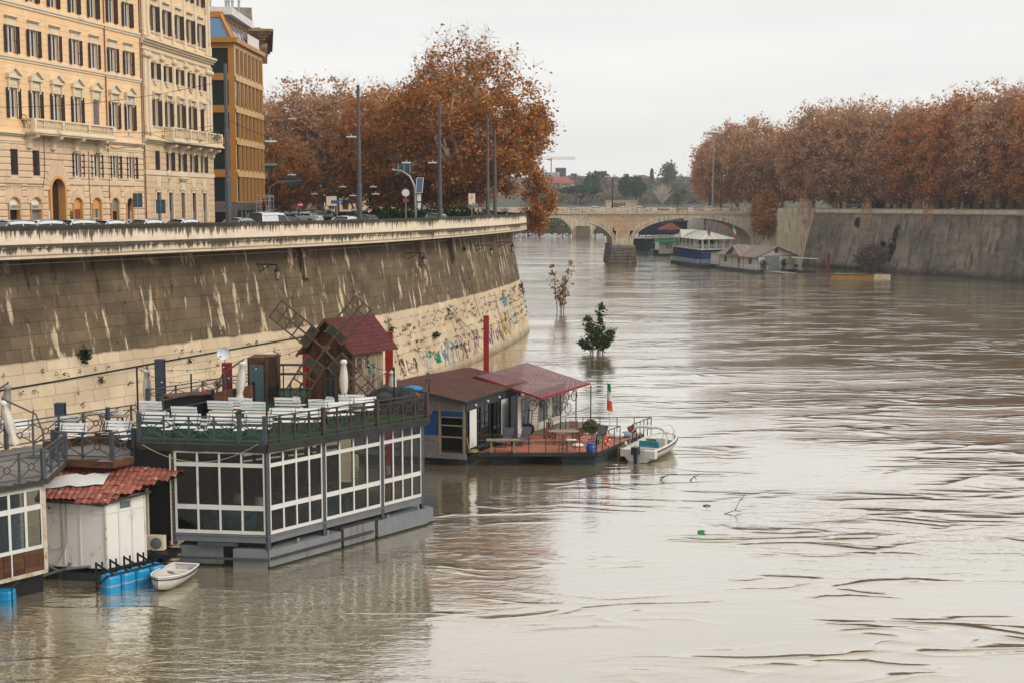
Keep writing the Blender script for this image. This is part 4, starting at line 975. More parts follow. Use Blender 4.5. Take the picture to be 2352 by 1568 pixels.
# big plane tree at the bend of the left bank
BT=tree_meshes(7,26,10.6,5,560,78,.29,'leaf_big','bark_pale',.78,.6,top_sparse=.9,limbs=9)
add_tree(BT,'plane_tree','tallest orange brown plane tree with twiggy top at the left bank bend',(-5.3,163,12.5),.6,(.95,.95,.85))
LT=[tree_meshes(50+k,22,[8,7.2,8.6][k],4.5,300,64,.36,['leaf_rust','leaf_autumn','leaf_big'][k],'bark_pale',.85,.45,top_sparse=.6) for k in range(3)]
lp=[((-8.5,176),2,.9,'orange plane tree just behind the tallest plane tree'),((-13.5,170),2,.72,'brown plane tree left of the tallest plane tree, behind the solar panel sign gantry'),((-20,192),1,.85,'rust plane tree behind the tall second street mast'),((-26.5,200),0,.9,'round topped rust plane tree left of the second street mast'),((-33,206),0,.92,'rust plane tree behind the far traffic light arm'),((-41,222),1,.86,'plane tree right of the bronze office block'),((-50,236),2,.8,'pale olive plane tree peeping past the bronze office block'),((-10,200),1,.8,'plane tree deep in the left bank row behind the road sign'),((-7,228),0,.85,'plane tree of the left bank row nearest the bridge'),((-22,236),2,.95,'plane tree far behind the parked cars on the left bank'),((-36,252),1,.9,'farthest plane tree over the road junction'),((-11.5,260),0,.85,'plane tree beside the left end of the bridge'),((-30,176),2,.5,'small green brown plane tree over the parked cars'),((-15,184),1,.8,'plane tree behind the gantry arm, dense and brown')]
for (p,k,sc,lb) in lp: add_tree(LT[k],'plane_tree',lb,(p[0],p[1],12.5),rt.uniform(0,6),sc,'plane trees on the left bank')
hb2=tree_meshes(79,12,3.2,1.0,46,16,.36,'leaf_rust','bark',.7,.06,top_sparse=-.5,limbs=4)
# hanging branches of the big tree at the corner
hb=tree_meshes(77,12,2.6,1.0,60,80,.3,'leaf_big','bark',.7,.12,top_sparse=.2,limbs=4)
add_tree(hb,'hanging_shrub','orange leafy shrub drooping over the rounded tip of the left parapet',(3.4,170,10.6),0,.75)
for k,(xd,yd,Yd,sc,lb) in enumerate(((1764,520,316,(1.15,1.0,1.0),'brown leafy branches drooping over the wall at the right end of the bridge'),(1738,505,326,(.7,.5,.8),'brown leafy branches hanging before the right end of the bridge arch'),(1990,470,268,(.35,.35,.55),'small brown branches hanging over the right wall above the yellow barge'),(2130,470,256,(.3,.3,.5),'brown branches hanging over the right wall near the ivy'),(1850,470,296,(.4,.4,.7),'brown branches hanging down over the grey wall right of the buttress'))):
    p=D(xd,yd+(30 if yd>480 else 62),Yd); add_tree(hb if yd>480 else hb2,'hanging_shrub',lb,(p.x,p.y,p.z),k*1.3,sc,'branches drooping over the right wall')
# hedge under the left trees
for k,(xd,Yd,w) in enumerate(((1000,160,3.2),(930,158,3.4),(1060,160,3),(880,170,3.5))):
    p=D(xd,480,Yd); rs=np.random.RandomState(k); n=900; c=rs.normal(size=(n,3))*np.array([w*.4,.6,.5])+np.array([0,0,.75]); c[:,2]=np.abs(c[:,2])
    v,f=quads(c,.28,rs); t=thing('hedge',['dark green hedge below the road sign gantry post','dark green hedge left of the gantry post','dark green hedge right of the gantry post','dark green hedge beside the second street mast'][k],'hedge',(p.x,p.y,12.5),0,'hedges on the left bank'); put(np_mesh('foliage',v,f,'leaf_green'),'foliage',t)
# ---------------------------------------------------------------- saplings standing in the flood
def sapling(name,label,loc,stems,leafm,ls,nl,seed):
    rg=random.Random(seed); rs=np.random.RandomState(seed); t=thing(name,label,'tree',loc); st=MB(); lv=[]
    for (dx,dy,h,spread) in stems:
        b=V(dx*.3,dy*.3,-1); P=[b]
        for k in range(1,7): P.append(V(dx*(.3+.7*k/6)+rg.gauss(0,.05),dy*(.3+.7*k/6)+rg.gauss(0,.05),h*k/6))
        st.tube(P,[.06*(1-k/8) for k in range(7)],5)
        for k in range(2,7):
            for j in range(4):
                a=rg.uniform(0,6.28); L_=spread*(1.15-k/7)*rg.uniform(.6,1.2); e=P[k]+V(math.cos(a)*L_,math.sin(a)*L_,L_*rg.uniform(.3,.9)); st.tube([P[k],P[k].lerp(e,.5)+V(0,0,-.05*L_),e],[.02,.014,.006],4)
                n=rg.randint(max(1,nl//2),nl); tt=rs.rand(n,1)**.6; lv.append(np.array(P[k])+(np.array(e)-np.array(P[k]))*tt+rs.normal(size=(n,3))*.17)
    v,f=quads(np.vstack(lv),ls,rs,elong=1.3); st.ob('trunk','bark_dark',t); put(np_mesh('leaves',v,f,leafm),'crown',t)
p=G(1287,717)
sapling('flooded_sapling','thin sapling with sparse yellow brown leaves standing in the river',tuple(p),[(-1.2,0,6.2,1.1),(1.2,.3,6.6,1.6),(0.1,.2,2.6,.7),(.6,-.2,4.2,1.2)],'leaf_yellow',.26,9,3)
rs=np.random.RandomState(4); c=rs.normal(size=(160,3))*np.array([.9,.5,1.0])+np.array([-.2,0,1.3]); c[:,2]=np.abs(c[:,2]); v,f=quads(c,.26,rs)
p=G(1371,811)
sapling('flooded_sapling','bushy dark green sapling rising out of the river',tuple(p),[(.4,0,4.5,.9),(-.9,.2,3.3,1.0),(-1.5,0,1.0,.7),(1.5,.1,2.1,.8),(.8,-.2,1.2,.9),(0,.2,2.2,1.2)],'leaf_sapling',.19,34,8)
# ================================================================ the stone bridge
BY=327.0; XC=27.6
br=thing('stone_bridge','pale stone arch bridge with a balustrade crossing the river','bridge',(XC,BY,0))
def bx(xd): return (xd-1176)/FD*(BY*.9945)
pz=5.3; crown=11.2; hs=14.7; pier=2.6
ARC=[(XC-pier-hs,hs),(XC+pier+hs,hs)]
XL,XR=-14,ARC[1][0]+hs+9
def arcz(c,h,x,th=0): 
    u=max(0,1-((x-c)/(h+th))**2); return pz+(crown-pz+th)*math.sqrt(u)
W=wmat(br).inverted()
sp=MB(); 
def spandrels(mb,y,mat=None):
    for c,h in ARC:
        n=40
        for k in range(n):
            xa,xb=c-h-.9+(2*h+1.8)*k/n,c-h-.9+(2*h+1.8)*(k+1)/n
            mb.add([(xa,y,arcz(c,h,xa,.9)),(xb,y,arcz(c,h,xb,.9)),(xb,y,12.2),(xa,y,12.2)],[(0,1,2,3)])
    for xa,xb in ((XL,ARC[0][0]-hs-.9),(XC-pier+.9-.9,XC+pier),(ARC[1][0]+hs+.9,XR)): mb.add([(xa,y,pz-1),(xb,y,pz-1),(xb,y,12.2),(xa,y,12.2)],[(0,1,2,3)])
spandrels(sp,BY+.0); sp.ob('spandrel','travertine',br,world=True)
# spandrel facing blocks
bb=random.Random(6)
for z in np.arange(6.2,11.2,.62):
    s=XC-9
    while s<XC+9:
        w=bb.uniform(.9,1.6); xa,xb=s+.015,s+w-.015
        if all(arcz(c,h,x,1.0)<z or abs(x-c)>h+1.0 for c,h in ARC for x in (xa,xb)): 
            put(MB().cbox(xa-XC,xb-XC,-.06,.02,0,.59,.02).mesh('block','brick_tan'),'block',br,Matrix.Translation((0,0,z)))
        s+=w
sof=MB()
for c,h in ARC:
    n=36
    for k in range(n):
        xa,xb=c-h*math.cos(math.pi*k/n),c-h*math.cos(math.pi*(k+1)/n); za,zb=arcz(c,h,xa),arcz(c,h,xb)
        sof.add([(xa,BY,za),(xb,BY,zb),(xb,BY+20,zb),(xa,BY+20,za)],[(3,2,1,0)])
sof.ob('vault','travertine',br,world=True)
for c,h in ARC:
    n=44
    for k in range(n):
        a0,a1=math.pi*k/n+.004,math.pi*(k+1)/n-.004
        pt=lambda a,t:(c-XC-(h+t)*math.cos(a),pz+(crown-pz+t)*math.sin(a))
        MB().prism([pt(a0,0),pt(a1,0),pt(a1,.95),pt(a0,.95)],-.18,.02).ob('voussoir','travertine',br)
        if k%2==0: pass
    m=MB()
    for k in range(n):
        a0,a1=math.pi*k/n,math.pi*(k+1)/n; pt=lambda a,t:(c-XC-(h+t)*math.cos(a),pz+(crown-pz+t)*math.sin(a)); m.prism([pt(a0,.9),pt(a1,.9),pt(a1,1.12),pt(a0,1.12)],-.28,.02)
    m.ob('archivolt','travertine',br)
m=MB(); m.box(XL-XC,XR-XC,-.15,20.2,11.75,12.2); m.ob('frieze','travertine',br)
m=MB(); m.box(XL-XC,XR-XC,-.5,20.5,12.2,12.6); m.box(XL-XC,XR-XC,-.3,20.3,12.1,12.2); m.ob('cornice','travertine',br)
m=MB(); m.box(XL-XC,XR-XC,-.1,20.1,12.6,12.66); m.ob('roadway','asphalt',br)
for y in (-.2,19.9):
    m=MB(); m.box(XL-XC,XR-XC,y-.2,y+.2,13.55,13.75); m.box(XL-XC,XR-XC,y-.2,y+.2,12.66,12.9); m.ob('balustrade_rail','travertine',br)
st=MB(); n=0
for k,x in enumerate(np.arange(XL+1,XR-1,4.4)):
    MB().box(x-XC-.75,x-XC+.75,-.42,.02,12.66,13.56).ob('pedestal','travertine',br)
    for j in range(7):
        xx=x-XC+1.0+j*.4; st.lathe([(.09,12.88),(.07,12.95),(.12,13.1),(.06,13.35),(.09,13.58)],6,Matrix.Translation((xx,-.2,0)))
st.ob('balusters','travertine',br,kind='stuff')
pm=MB(); pm.box(-2.55,2.55,-.3,20.3,4.2,pz+.1); pm.ob('pier_top','travertine',br)
m=MB(); m.slab([(-2.9,-1.4),(2.9,-1.4),(3.1,0),(3.1,20),(-3.1,20),(-3.1,0)],3.9,4.4); m.slab([(-2.5,-1.1),(2.5,-1.1),(2.7,0),(2.7,20),(-2.7,20),(-2.7,0)],4.4,4.6); m.ob('pier_cap','concrete',br)
for r in range(5):
    z=r*.78; wd=3.05+.12*(4-r)
    for j in range(5):
        xa=-wd+2*wd*j/5+.02; xb=-wd+2*wd*(j+1)/5-.02; put(MB().cbox(xa,xb,-1.3-.1*(4-r),0,0,.72,.12).mesh('pier_block','pier_stone'),'pier_block',br,Matrix.Translation((0,0,z)))
    for y in range(6): put(MB().cbox(-1.6,1.6,0,.8,0,.72,.12).mesh('pier_block','pier_stone'),'pier_block',br,Matrix.Translation((-wd,1.7+y*3.3,z))@Matrix.Rotation(R(-90),4,'Z'))
m=MB(); m.box(-3.0,3.0,-1.2,20,-1,3.9); m.ob('pier_core','pier_stone',br)
m=MB(); m.box(ARC[1][0]+hs-XC,XR-XC,-.3,20,-1,pz+.5); m.ob('abutment','travertine',br)
m=MB(); m.box(XL-XC,ARC[0][0]-hs-XC,-.3,20,-1,pz+.5); m.ob('abutment','travertine',br)
m=MB(); m.box(ARC[1][0]+hs+3.5-XC,ARC[1][0]+hs+24-XC,-14.5,0,-1,12.6); m.ob('wing_wall','travertine',br); m=MB(); m.box(ARC[1][0]+hs+3.5-XC,ARC[1][0]+hs+24-XC,-14.6,-14.2,12.6,13.7); m.ob('wing_parapet','travertine',br)
# bridge lamp posts
def lamp_post(label,p,h,group='lamp posts on the stone bridge'):
    t=thing('lamp_post',label,'lamp post',p,0,group); m=MB(); m.lathe([(.28,0),(.28,.6),(.16,.8),(.13,h*.5),(.16,h*.52),(.1,h*.55),(.07,h)],8); m.ob('post','dark_metal',t)
    m=MB(); m.tube([(0,0,h),(.1,0,h+.3),(.5,0,h+.45),(.7,0,h+.2)],.04,5); m.ob('arm','dark_metal',t); m=MB(); m.lathe([(.05,.2),(.2,.08),(.22,0),(.05,-.12)],8,Matrix.Translation((.7,0,h))); m.ob('lamp','lamp_white',t); return t
lamp_post('dark ornate lamp post above the left arch of the stone bridge',(bx(1418)-1.2,BY+.5,13.75),7.6)
lamp_post('left of the two slim lamp posts at the right end of the stone bridge',(bx(1649),BY+14,12.66),9)
lamp_post('right of the two slim lamp posts at the right end of the stone bridge',(bx(1657),BY+.5,13.6),8)
# far bridge pier with a round opening, seen under the left arch
fb=thing('far_bridge','distant pale bridge with a round opening over its pier, seen below the left arch','bridge',(29,555,0))
m=MB(); n=28; cx=(1338-1176)/FD*555; cx-=29
P=[(-32,0),(-32,16),(32,16),(32,0)]
def farz(x): 
    for c in (-18.5,18.5):
        u=(x-c-cx)/14.5
        if abs(u)<1: return 10.6*math.sqrt(1-u*u)
    return -1
xs=np.linspace(-31+cx,31+cx,124); hole=(cx,9.0,3.0)
for a,b in zip(xs,xs[1:]):
    xm=(a+b)/2; za=max(farz(a),-1); zb=max(farz(b),-1); hx=abs(xm-hole[0])
    if hx<hole[2]:
        q=math.sqrt(hole[2]**2-hx**2)*.62; m.add([(a,0,za),(b,0,zb),(b,0,hole[1]-q),(a,0,hole[1]-q)],[(0,1,2,3)]); m.add([(a,0,hole[1]+q),(b,0,hole[1]+q),(b,0,12.9),(a,0,12.9)],[(0,1,2,3)])
    else: m.add([(a,0,za),(b,0,zb),(b,0,12.9),(a,0,12.9)],[(0,1,2,3)])
    m.add([(a,0,za),(b,0,zb),(b,9,zb),(a,9,za)],[(3,2,1,0)])
m.box(cx-31,cx+31,.0,9,12.9,13.1)
m.ob('arch_wall','travertine',fb); m=MB(); m.box(cx-2.9,cx+2.9,-1.5,9,-1,5.2); m.ob('pier','pier_stone',fb)
MB().box(cx-3,cx+3,2,8.8,5.6,11.5).ob('recess','dark_void',fb)
# ---------------------------------------------------------------- hill beyond the bridge
hl=MB(); hr=random.Random(2); rows=[]
xs=np.linspace(-60,330,40); ysr=[600,640,700,780,860,960,1100,1300]; hz=[1,8,12.8,13.5,18,27,36,38]
for yv,zv in zip(ysr,hz): rows.append([(x,yv,zv+(hr.gauss(0,1.0) if zv>14 else 0)-(10 if x>190 and zv>14 else 0)*min(1,(x-190)/60 if x>190 else 0)) for x in xs])
hl.sheet(rows); struct(hl,'far_hill','hill_ground')
def cloud(mb_pts,ls,leafm,seed,name,kind=None,parent=None,elong=1.6):
    rs=np.random.RandomState(seed); v,f=quads(np.vstack(mb_pts),ls,rs,elong=elong); return put(np_mesh(name,v,f,leafm),name,parent,kind=kind)
rs=np.random.RandomState(9); pts=[];pts2=[]
def hz_at(y): return float(np.interp(y,ysr,hz))
for k in range(150):
    y=rs.uniform(770,980); xd=rs.uniform(1225,1620); x=(xd-1176)/FD*y; z=hz_at(y); n=70; h=rs.uniform(5,9)
    c=np.clip(rs.normal(size=(n,3)),-1.6,1.6)*np.array([3.2,3,h*.28])+np.array([x,y,z+h*.4]); (pts if rs.rand()<.72 else pts2).append(c)
far1=cloud(pts,1.5,'leaf_twig',1,'far_wood'); tag(far1,'hazy grey brown wood of bare trees on the hill beyond the bridge','trees',None,'stuff')
far2=cloud(pts2,1.4,'leaf_olive',2,'far_wood'); tag(far2,'hazy olive undergrowth among the bare trees on the far hill','trees',None,'stuff')
# low green bank and shrubs seen under the left arch
pts=[];pts2=[]
for k in range(60):
    y=rs.uniform(590,640); x=rs.uniform(-12,62); c=rs.normal(size=(70,3))*np.array([2.2,2,1.6])+np.array([x,y,2.2+rs.rand()*5]); (pts if rs.rand()<.5 else pts2).append(c)
b1_=cloud(pts,.9,'leaf_green',3,'bank_shrubs'); tag(b1_,'green shrubs along the far river bank under the left arch','shrubs',None,'stuff')
b2_=cloud(pts2,.9,'leaf_twig',4,'bank_shrubs'); tag(b2_,'grey twiggy shrubs along the far river bank under the left arch','shrubs',None,'stuff')
def blob_tree(name,label,xd,yb,yt,Y,wd,leafm,seed,shape='round',n=900,ls=1.0,trunkh=.25,bark='bark_dark',group=None):
    b=D(xd,yb,Y); t_=D(xd,yt,Y); Hh=t_.z-b.z; w=wd/FD*Y; rs=np.random.RandomState(seed); t=thing(name,label,'tree',tuple(b),0,group)
    m=MB(); L_=[]
    if shape=='pine':      # umbrella pine: bare fan of limbs under a flat dome
        m.tube([(0,0,0),(.2,0,Hh*.35)],[.55,.42],6)
        for k in range(11):
            a=k*2.4; r=w*.42*math.sqrt((k+.6)/11); m.tube([(.2,0,Hh*.3),(r*.5*math.cos(a),r*.5*math.sin(a),Hh*.55),(r*math.cos(a),r*math.sin(a),Hh*.76)],[.25,.17,.08],4)
        for k in range(70):
            a=rs.rand()*6.28; r=w*.46*math.sqrt(rs.rand()); z=Hh*(.76+.17*(1-(r/(w*.5))**2)); L_.append(rs.normal(size=(n//70,3))*np.array([w*.06,w*.06,Hh*.05])+np.array([r*math.cos(a),r*math.sin(a),z]))
    elif shape=='cypress':
        m.tube([(0,0,0),(0,0,Hh*.5)],[.3,.15],5); z=rs.rand(n)**.8; r=w*.5*np.sqrt(np.clip(1-z**1.6,0,1))*np.sqrt(rs.rand(n)); a=rs.rand(n)*6.28; L_.append(np.stack([r*np.cos(a),r*np.sin(a),Hh*(.06+.94*z)],1))
    elif shape=='cedar':
        m.tube([(0,0,0),(0,0,Hh*.9)],[.4,.1],5)
        for k in range(6):
            z=Hh*(.45+.1*k); rr=w*.5*(1-.11*k)
            for j in range(5): a=rs.rand()*6.28; r=rr*rs.uniform(.3,.95); L_.append(rs.normal(size=(n//30,3))*np.array([w*.1,w*.1,Hh*.015])+np.array([r*math.cos(a),r*math.sin(a),z])); m.tube([(0,0,z-1),(r*math.cos(a),r*math.sin(a),z)],[.12,.05],4)
    elif shape=='bare':
        rg=random.Random(seed)
        for k in range(60):
            a=rg.uniform(-1.1,1.1); e=V(math.sin(a)*w*.5*rg.uniform(.5,1),rg.gauss(0,w*.15),Hh*math.cos(a*.75)*rg.uniform(.75,1)); m.tube([(0,0,Hh*.05),e*.4+V(0,0,Hh*.1),e],[.3,.14,.04],4)
        L_.append(np.array([(0,0,Hh*.5)]))
    else:
        m.tube([(0,0,0),(0,0,Hh*.6)],[.45,.2],5)
        for k in range(26):
            p=rs.normal(size=3); p/=np.linalg.norm(p); r=rs.rand()**.4; q=np.array([p[0]*w*.4*r,p[1]*w*.4*r,Hh*(.56+.34*p[2]*r)]); L_.append(q+rs.normal(size=(n//26,3))*np.array([w*.1,w*.1,Hh*.075])); m.tube([(0,0,Hh*.4),tuple(q)],[.15,.05],4)
    m.ob('trunk',bark,t); v,f=quads(np.vstack(L_),ls,rs); put(np_mesh('crown',v,f,leafm),'crown',t); return t
blob_tree('umbrella_pine','dark green umbrella pine with a flat dome beyond the stone bridge',1333,470,430,640,84,'leaf_green',11,'pine',3600,.9)
blob_tree('pine_tree','dark conical pine between the umbrella pine and the ornate lamp post',1361,458,398,760,37,'leaf_green',12,'round',2600,1.1)
blob_tree('pine_tree','left of the two dark green pines in the middle of the far hill',1436,458,402,740,34,'leaf_green',13,'round',2600,1.1)
blob_tree('pine_tree','right of the two dark green pines in the middle of the far hill',1462,460,408,730,38,'leaf_green',14,'round',2600,1.1)
blob_tree('cypress','slim dark cypress on the skyline of the far hill',1497,425,389,980,9,'leaf_green',15,'cypress',700,1.1)
blob_tree('tall_tree','tall pale green loose tree on the skyline right of the cypress',1533,430,374,900,46,'leaf_olive',16,'round',900,1.2)
blob_tree('cedar_tree','flat layered cedar on the skyline left of centre on the far hill',1378,425,395,960,40,'leaf_green',17,'cedar',900,1.2)
blob_tree('bare_tree','pale bare fan shaped tree on the right of the far hill',1520,472,420,680,75,'leaf_twig',18,'bare',60,.4,bark='bark_pale')
blob_tree('yellow_tree','yellow autumn tree under the left arch of the bridge',1240,543,507,580,28,'leaf_yellow',19,'round',900,.7)
blob_tree('dark_green_tree','dark green bushy tree at the right foot of the far hill beside the plane trees',1557,475,426,700,40,'leaf_olive',20,'round',1000,1.1)
def far_house(label,x0,x1,yb,yt,Y,wm,rm,roof=0,floors=2,flat=True):
    a=D(x0,yb,Y); b=D(x1,yb,Y); c=D(x0,yt,Y); h=c.z-a.z; t=thing('far_house',label,'building',((a.x+b.x)/2,Y,a.z),0,'houses on the far hill'); w=(b.x-a.x)/2
    MB().box(-w,w,0,w*1.2,-6,h).ob('wall',wm,t)
    for j in range(floors):
        for k in range(max(2,int(w/2.2))):
            n=max(2,int(w/2.2)); x=-w+2*w*(k+.5)/n; z=h*(j+.35)/floors; MB().box(x-.5,x+.5,-.06,.05,z,z+h*.35/floors).ob('window','far_dark',t)
    if roof: m=MB(); m.add([(-w-.6,-.6,h),(w+.6,-.6,h),(w+.6,w*1.2+.6,h),(-w-.6,w*1.2+.6,h),(-w*.6,w*.6,h+roof),(w*.6,w*.6,h+roof)],[(0,1,5,4),(1,2,5),(2,3,4,5),(3,0,4)]); m.ob('roof',rm,t)
    else: MB().box(-w-.3,w+.3,-.3,w*1.2+.3,h,h+.5).ob('roof',rm,t)
far_house('white modern villa with a flat roof on the far hill at left',1245,1285,410,398,1000,'far_white','far_white')
far_house('dark roof pavilion on top of the white modern villa',1276,1300,398,387,1003,'far_dark','far_white',floors=1)
far_house('grey cylindrical-topped tower block right of the white villa',1311,1325,421,400,980,'far_dark','far_white')
far_house('long house with a reddish roof below the white villa',1248,1318,438,421,900,'far_wall','far_roof',4.5)
far_house('small pale house on the skyline left of the twin pines',1407,1422,422,412,1020,'far_wall','far_roof',2)
far_house('ochre house on the skyline behind the twin pines',1458,1470,415,404,1030,'ochre','far_wall')
far_house('low pink house on the skyline at the hill centre',1474,1496,418,410,1030,'far_wall','far_roof',1.5)
gz=thing('stone_gatehouse','low pale stone loggia at the far side of the bridge','building',tuple(D(1428,474,372)))
w_=(1462-1392)/2/FD*372; MB().box(-w_,w_,0,3,-1.5,1.45).ob('wall','travertine',gz); MB().box(-w_-.2,w_+.2,-.2,3.2,1.45,1.7).ob('cornice','travertine',gz)
for k in range(7): MB().box(-w_*.6+k*.55,-w_*.6+.3+k*.55,-.05,.1,-.6,.9).ob('opening','dark_void',gz)
cr=thing('tower_crane','thin orange tower crane on the skyline behind the big plane tree','crane',tuple(D(1266,420,1500)))
c0=D(1266,366,1500); c1=D(1322,367,1500); h=c0.z-D(1266,420,1500).z; m=MB(); m.bar((0,0,-10),(0,0,h),1.2); m.ob('mast','far_roof',cr)
m=MB(); w=c1.x-c0.x
m.bar((-8,0,h),(w,0,h),.6); m.bar((-8,0,h+2.2),(w*.96,0,h+2.2),.4)
for k in range(14): m.bar((w*k/14,0,h),(w*(k+.5)/14,0,h+2.2),.3)
m.ob('jib','far_roof',cr)
# ================================================================ floating restaurant with roof terrace
A=V(-10.05,52.85,0); Bq=V(-4.2,60.1,0); Cq=V(-14.0,53.35,0); ZD=5.2; ZL=4.55
uu=(Bq-A).normalized(); nn=V(-uu.y,uu.x,0); ff=(Cq-A).normalized()
fr_=thing('floating_restaurant','glass walled floating restaurant on grey pontoons with white window frames','houseboat',tuple(A),0)
def glaze(par_,T,x0,x1,ncol,zz,bar=.075,mat='white_paint',gm='pane_glass',dy=.05):
    # zz: list of (z0,z1) pane rows; bars between; each pane an own piece
    fm=MB(); zb,zt=zz[0][0]-.14,zz[-1][1]+.1; cw=(x1-x0)/ncol
    for k in range(ncol+1): fm.box(x0+k*cw-bar/2,x0+k*cw+bar/2,-dy,dy,zb,zt,T)
    prev=zb
    for a,b in zz: fm.box(x0,x1,-dy*.8,dy*.8,prev,a,T); prev=b
    fm.box(x0,x1,-dy*.8,dy*.8,prev,zt,T)
    fo=fm.ob('window_frame',mat,par_,world=True)
    for k in range(ncol):
        for a,b in zz:
            MB().add([(x0+k*cw+bar/2,0,a),(x0+(k+1)*cw-bar/2,0,a),(x0+(k+1)*cw-bar/2,0,b),(x0+k*cw+bar/2,0,b)],[(0,1,2,3)],T).ob('pane',gm,fo,world=True)
    return fo
ROW=[(1.55,2.42),(2.62,4.22),(4.38,4.78)]
TFr=frame(Cq,A); TRt=frame(A,Bq); LF=(A-Cq).length; LR=(Bq-A).length
glaze(fr_,TFr,.08,LF-.12,4,ROW)
seg=[(.12,3.0),(3.22,6.55),(6.75,LR-.1)]
for a,b in seg: glaze(fr_,TRt,a,b,4,ROW)
for x in (0.0,3.11,6.65,LR): MB().box(x-.09,x+.09,-.07,.1,.75,4.95,TRt).ob('post','rail_grey',fr_,world=True)
MB().box(-.1,.04,-.06,.1,.9,4.95,TFr).ob('post','rail_grey',fr_,world=True)
m=MB(); m.box(0,LR,-.05,.12,1.08,1.38,TRt); m.box(0,LF,-.05,.12,1.08,1.38,TFr); m.box(0,LR,-.09,-.05,1.33,1.38,TRt); m.box(0,LF,-.09,-.05,1.33,1.38,TFr); m.box(0,LF,-.09,-.05,1.08,1.13,TFr); m.ob('floor_beam','pipe_grey',fr_,world=True)
m=MB(); m.slab([A+V(-.1,.2,0),Bq+V(-.3,0,0),Bq+nn*5.5,Cq+nn*5,Cq+V(.1,.1,0)],1.2,1.36); m.ob('floor','teak_old',fr_,world=True)
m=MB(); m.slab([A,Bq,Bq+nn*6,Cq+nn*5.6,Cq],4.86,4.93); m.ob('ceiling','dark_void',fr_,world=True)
m=MB(); P_=[Cq+nn*5+uu*.5,Bq+nn*5.6]; m.box(-3,6.2,0,.1,1.3,4.9,frame(P_[0],P_[1])); m.box(6.2,(P_[1]-P_[0]).length,0,.1,1.3,2.9,frame(P_[0],P_[1])); m.box(0,5,0,.08,1.3,4.9,frame(Cq+V(-.05,.2,0),Cq+nn*5)); m.ob('inner_wall','wood_plank',fr_,world=True)
m=MB(); [m.bar(P_[0].lerp(P_[1],k)+V(0,0,1.3),P_[0].lerp(P_[1],k)+V(0,0,4.9),.14) for k in (.45,.6,.75,.9)]; m.bar(P_[0].lerp(P_[1],.45)+V(0,0,3.1),P_[1]+V(0,0,3.1),.16); m.ob('inner_post','dark_metal',fr_,world=True)
# pontoons
def pont(T,x0,x1,y0,y1,z1,nm='pontoon'):
    o=MB().box(x0,x1,y0,y1,-.8,z1,T).ob(nm,'pontoon',fr_,world=True); MB().box(x0-.004,x1+.004,y0-.008,y1,-.2,.09,T).ob('algae_line','algae',o,world=True)
pont(TRt,-.05,4.0,-.12,2.4,.78); pont(TRt,4.18,6.1,-.1,2.4,.86); pont(TRt,6.28,LR+.25,-.12,2.4,.82); pont(TRt,LR+.25,LR+.75,.0,1.4,.75)
pont(TFr,0.1,2.0,.12,2.4,.85); 
pb=MB().add([A+V(-.02,-.06,-.8),A+ff*1.5+V(0,-.08,-.8),A+ff*1.5+V(.3,2,-.8),A+V(.3,2,-.8),A+V(-.02,-.06,.8),A+ff*1.5+V(0,-.08,.8),A+ff*1.5+V(.3,2,.8),A+V(.3,2,.8)],[(0,4,5,1),(4,7,6,5),(1,5,6,2),(0,3,7,4)]).ob('pontoon','pontoon',fr_,world=True)
m=MB(); m.box(1.0,LF-1.3,-.15,.3,.92,1.05,TFr); m.box(-.1,LF,-.2,-.1,.36,.44,TFr); m.ob('front_beam','rail_grey',fr_,world=True)
m=MB(); m.box(0,5.9,-.22,-.12,.4,.48,TRt); m.box(4.0,6.4,-.1,.0,.86,.95,TRt); m.ob('fender_rail','rail_brown',fr_,world=True)
for x in (1.5,3.2,6.9,8.9): MB().box(x,x+.12,-.1,-.04,.78,.98,TRt).ob('mooring_lug','pontoon',fr_,world=True)
MB().box(0.6,4.0,.25,6,-.5,1.0,TFr).ob('hull','dark_void',fr_,world=True)  # black box standing in for the shade behind the front pontoons
# roof slab + fascia + turf
DK=[G(318,1013,ZD),G(613,1021,ZD),G(986,957.5,ZD),V(-4.3,66.5,ZD),V(-6,70.5,ZD),V(-12.5,68.5,ZD),V(-17.3,60.6,ZD)]
m=MB(); m.slab([(p.x,p.y) for p in DK],4.93,ZD-.03); m.ob('roof_slab','tar',fr_,world=True)
def inset(P,d): c=sum(P,V(0,0,0))/len(P); return [p+(c-p).normalized()*d for p in P]
m=MB(); m.slab([(p.x,p.y) for p in inset(DK,.25)],ZD-.03,ZD+.0); m.ob('artificial_turf','turf',fr_,world=True)
fa=MB()
for i in range(2):
    p,q=DK[i],DK[i+1]; T=frame(p,q); n=int((q-p).length/.4); pts=[]
    for k in range(n+1):
        x=(q-p).length*k/n; pts.append((x,math.sin(k*1.9+i)*.03))
    for (xa,wa),(xb,wb) in zip(pts,pts[1:]): fa.add([(xa,-.12+wa,ZD-.02),(xb,-.12+wb,ZD-.02),(xb,-.02,4.86+wb*.5),(xa,-.02,4.86+wa*.5),(xa,.3,ZD-.02),(xb,.3,ZD-.02)],[(0,3,2,1),(4,0,1,5)],T)
fa.ob('bitumen_fascia','tar',fr_,world=True)
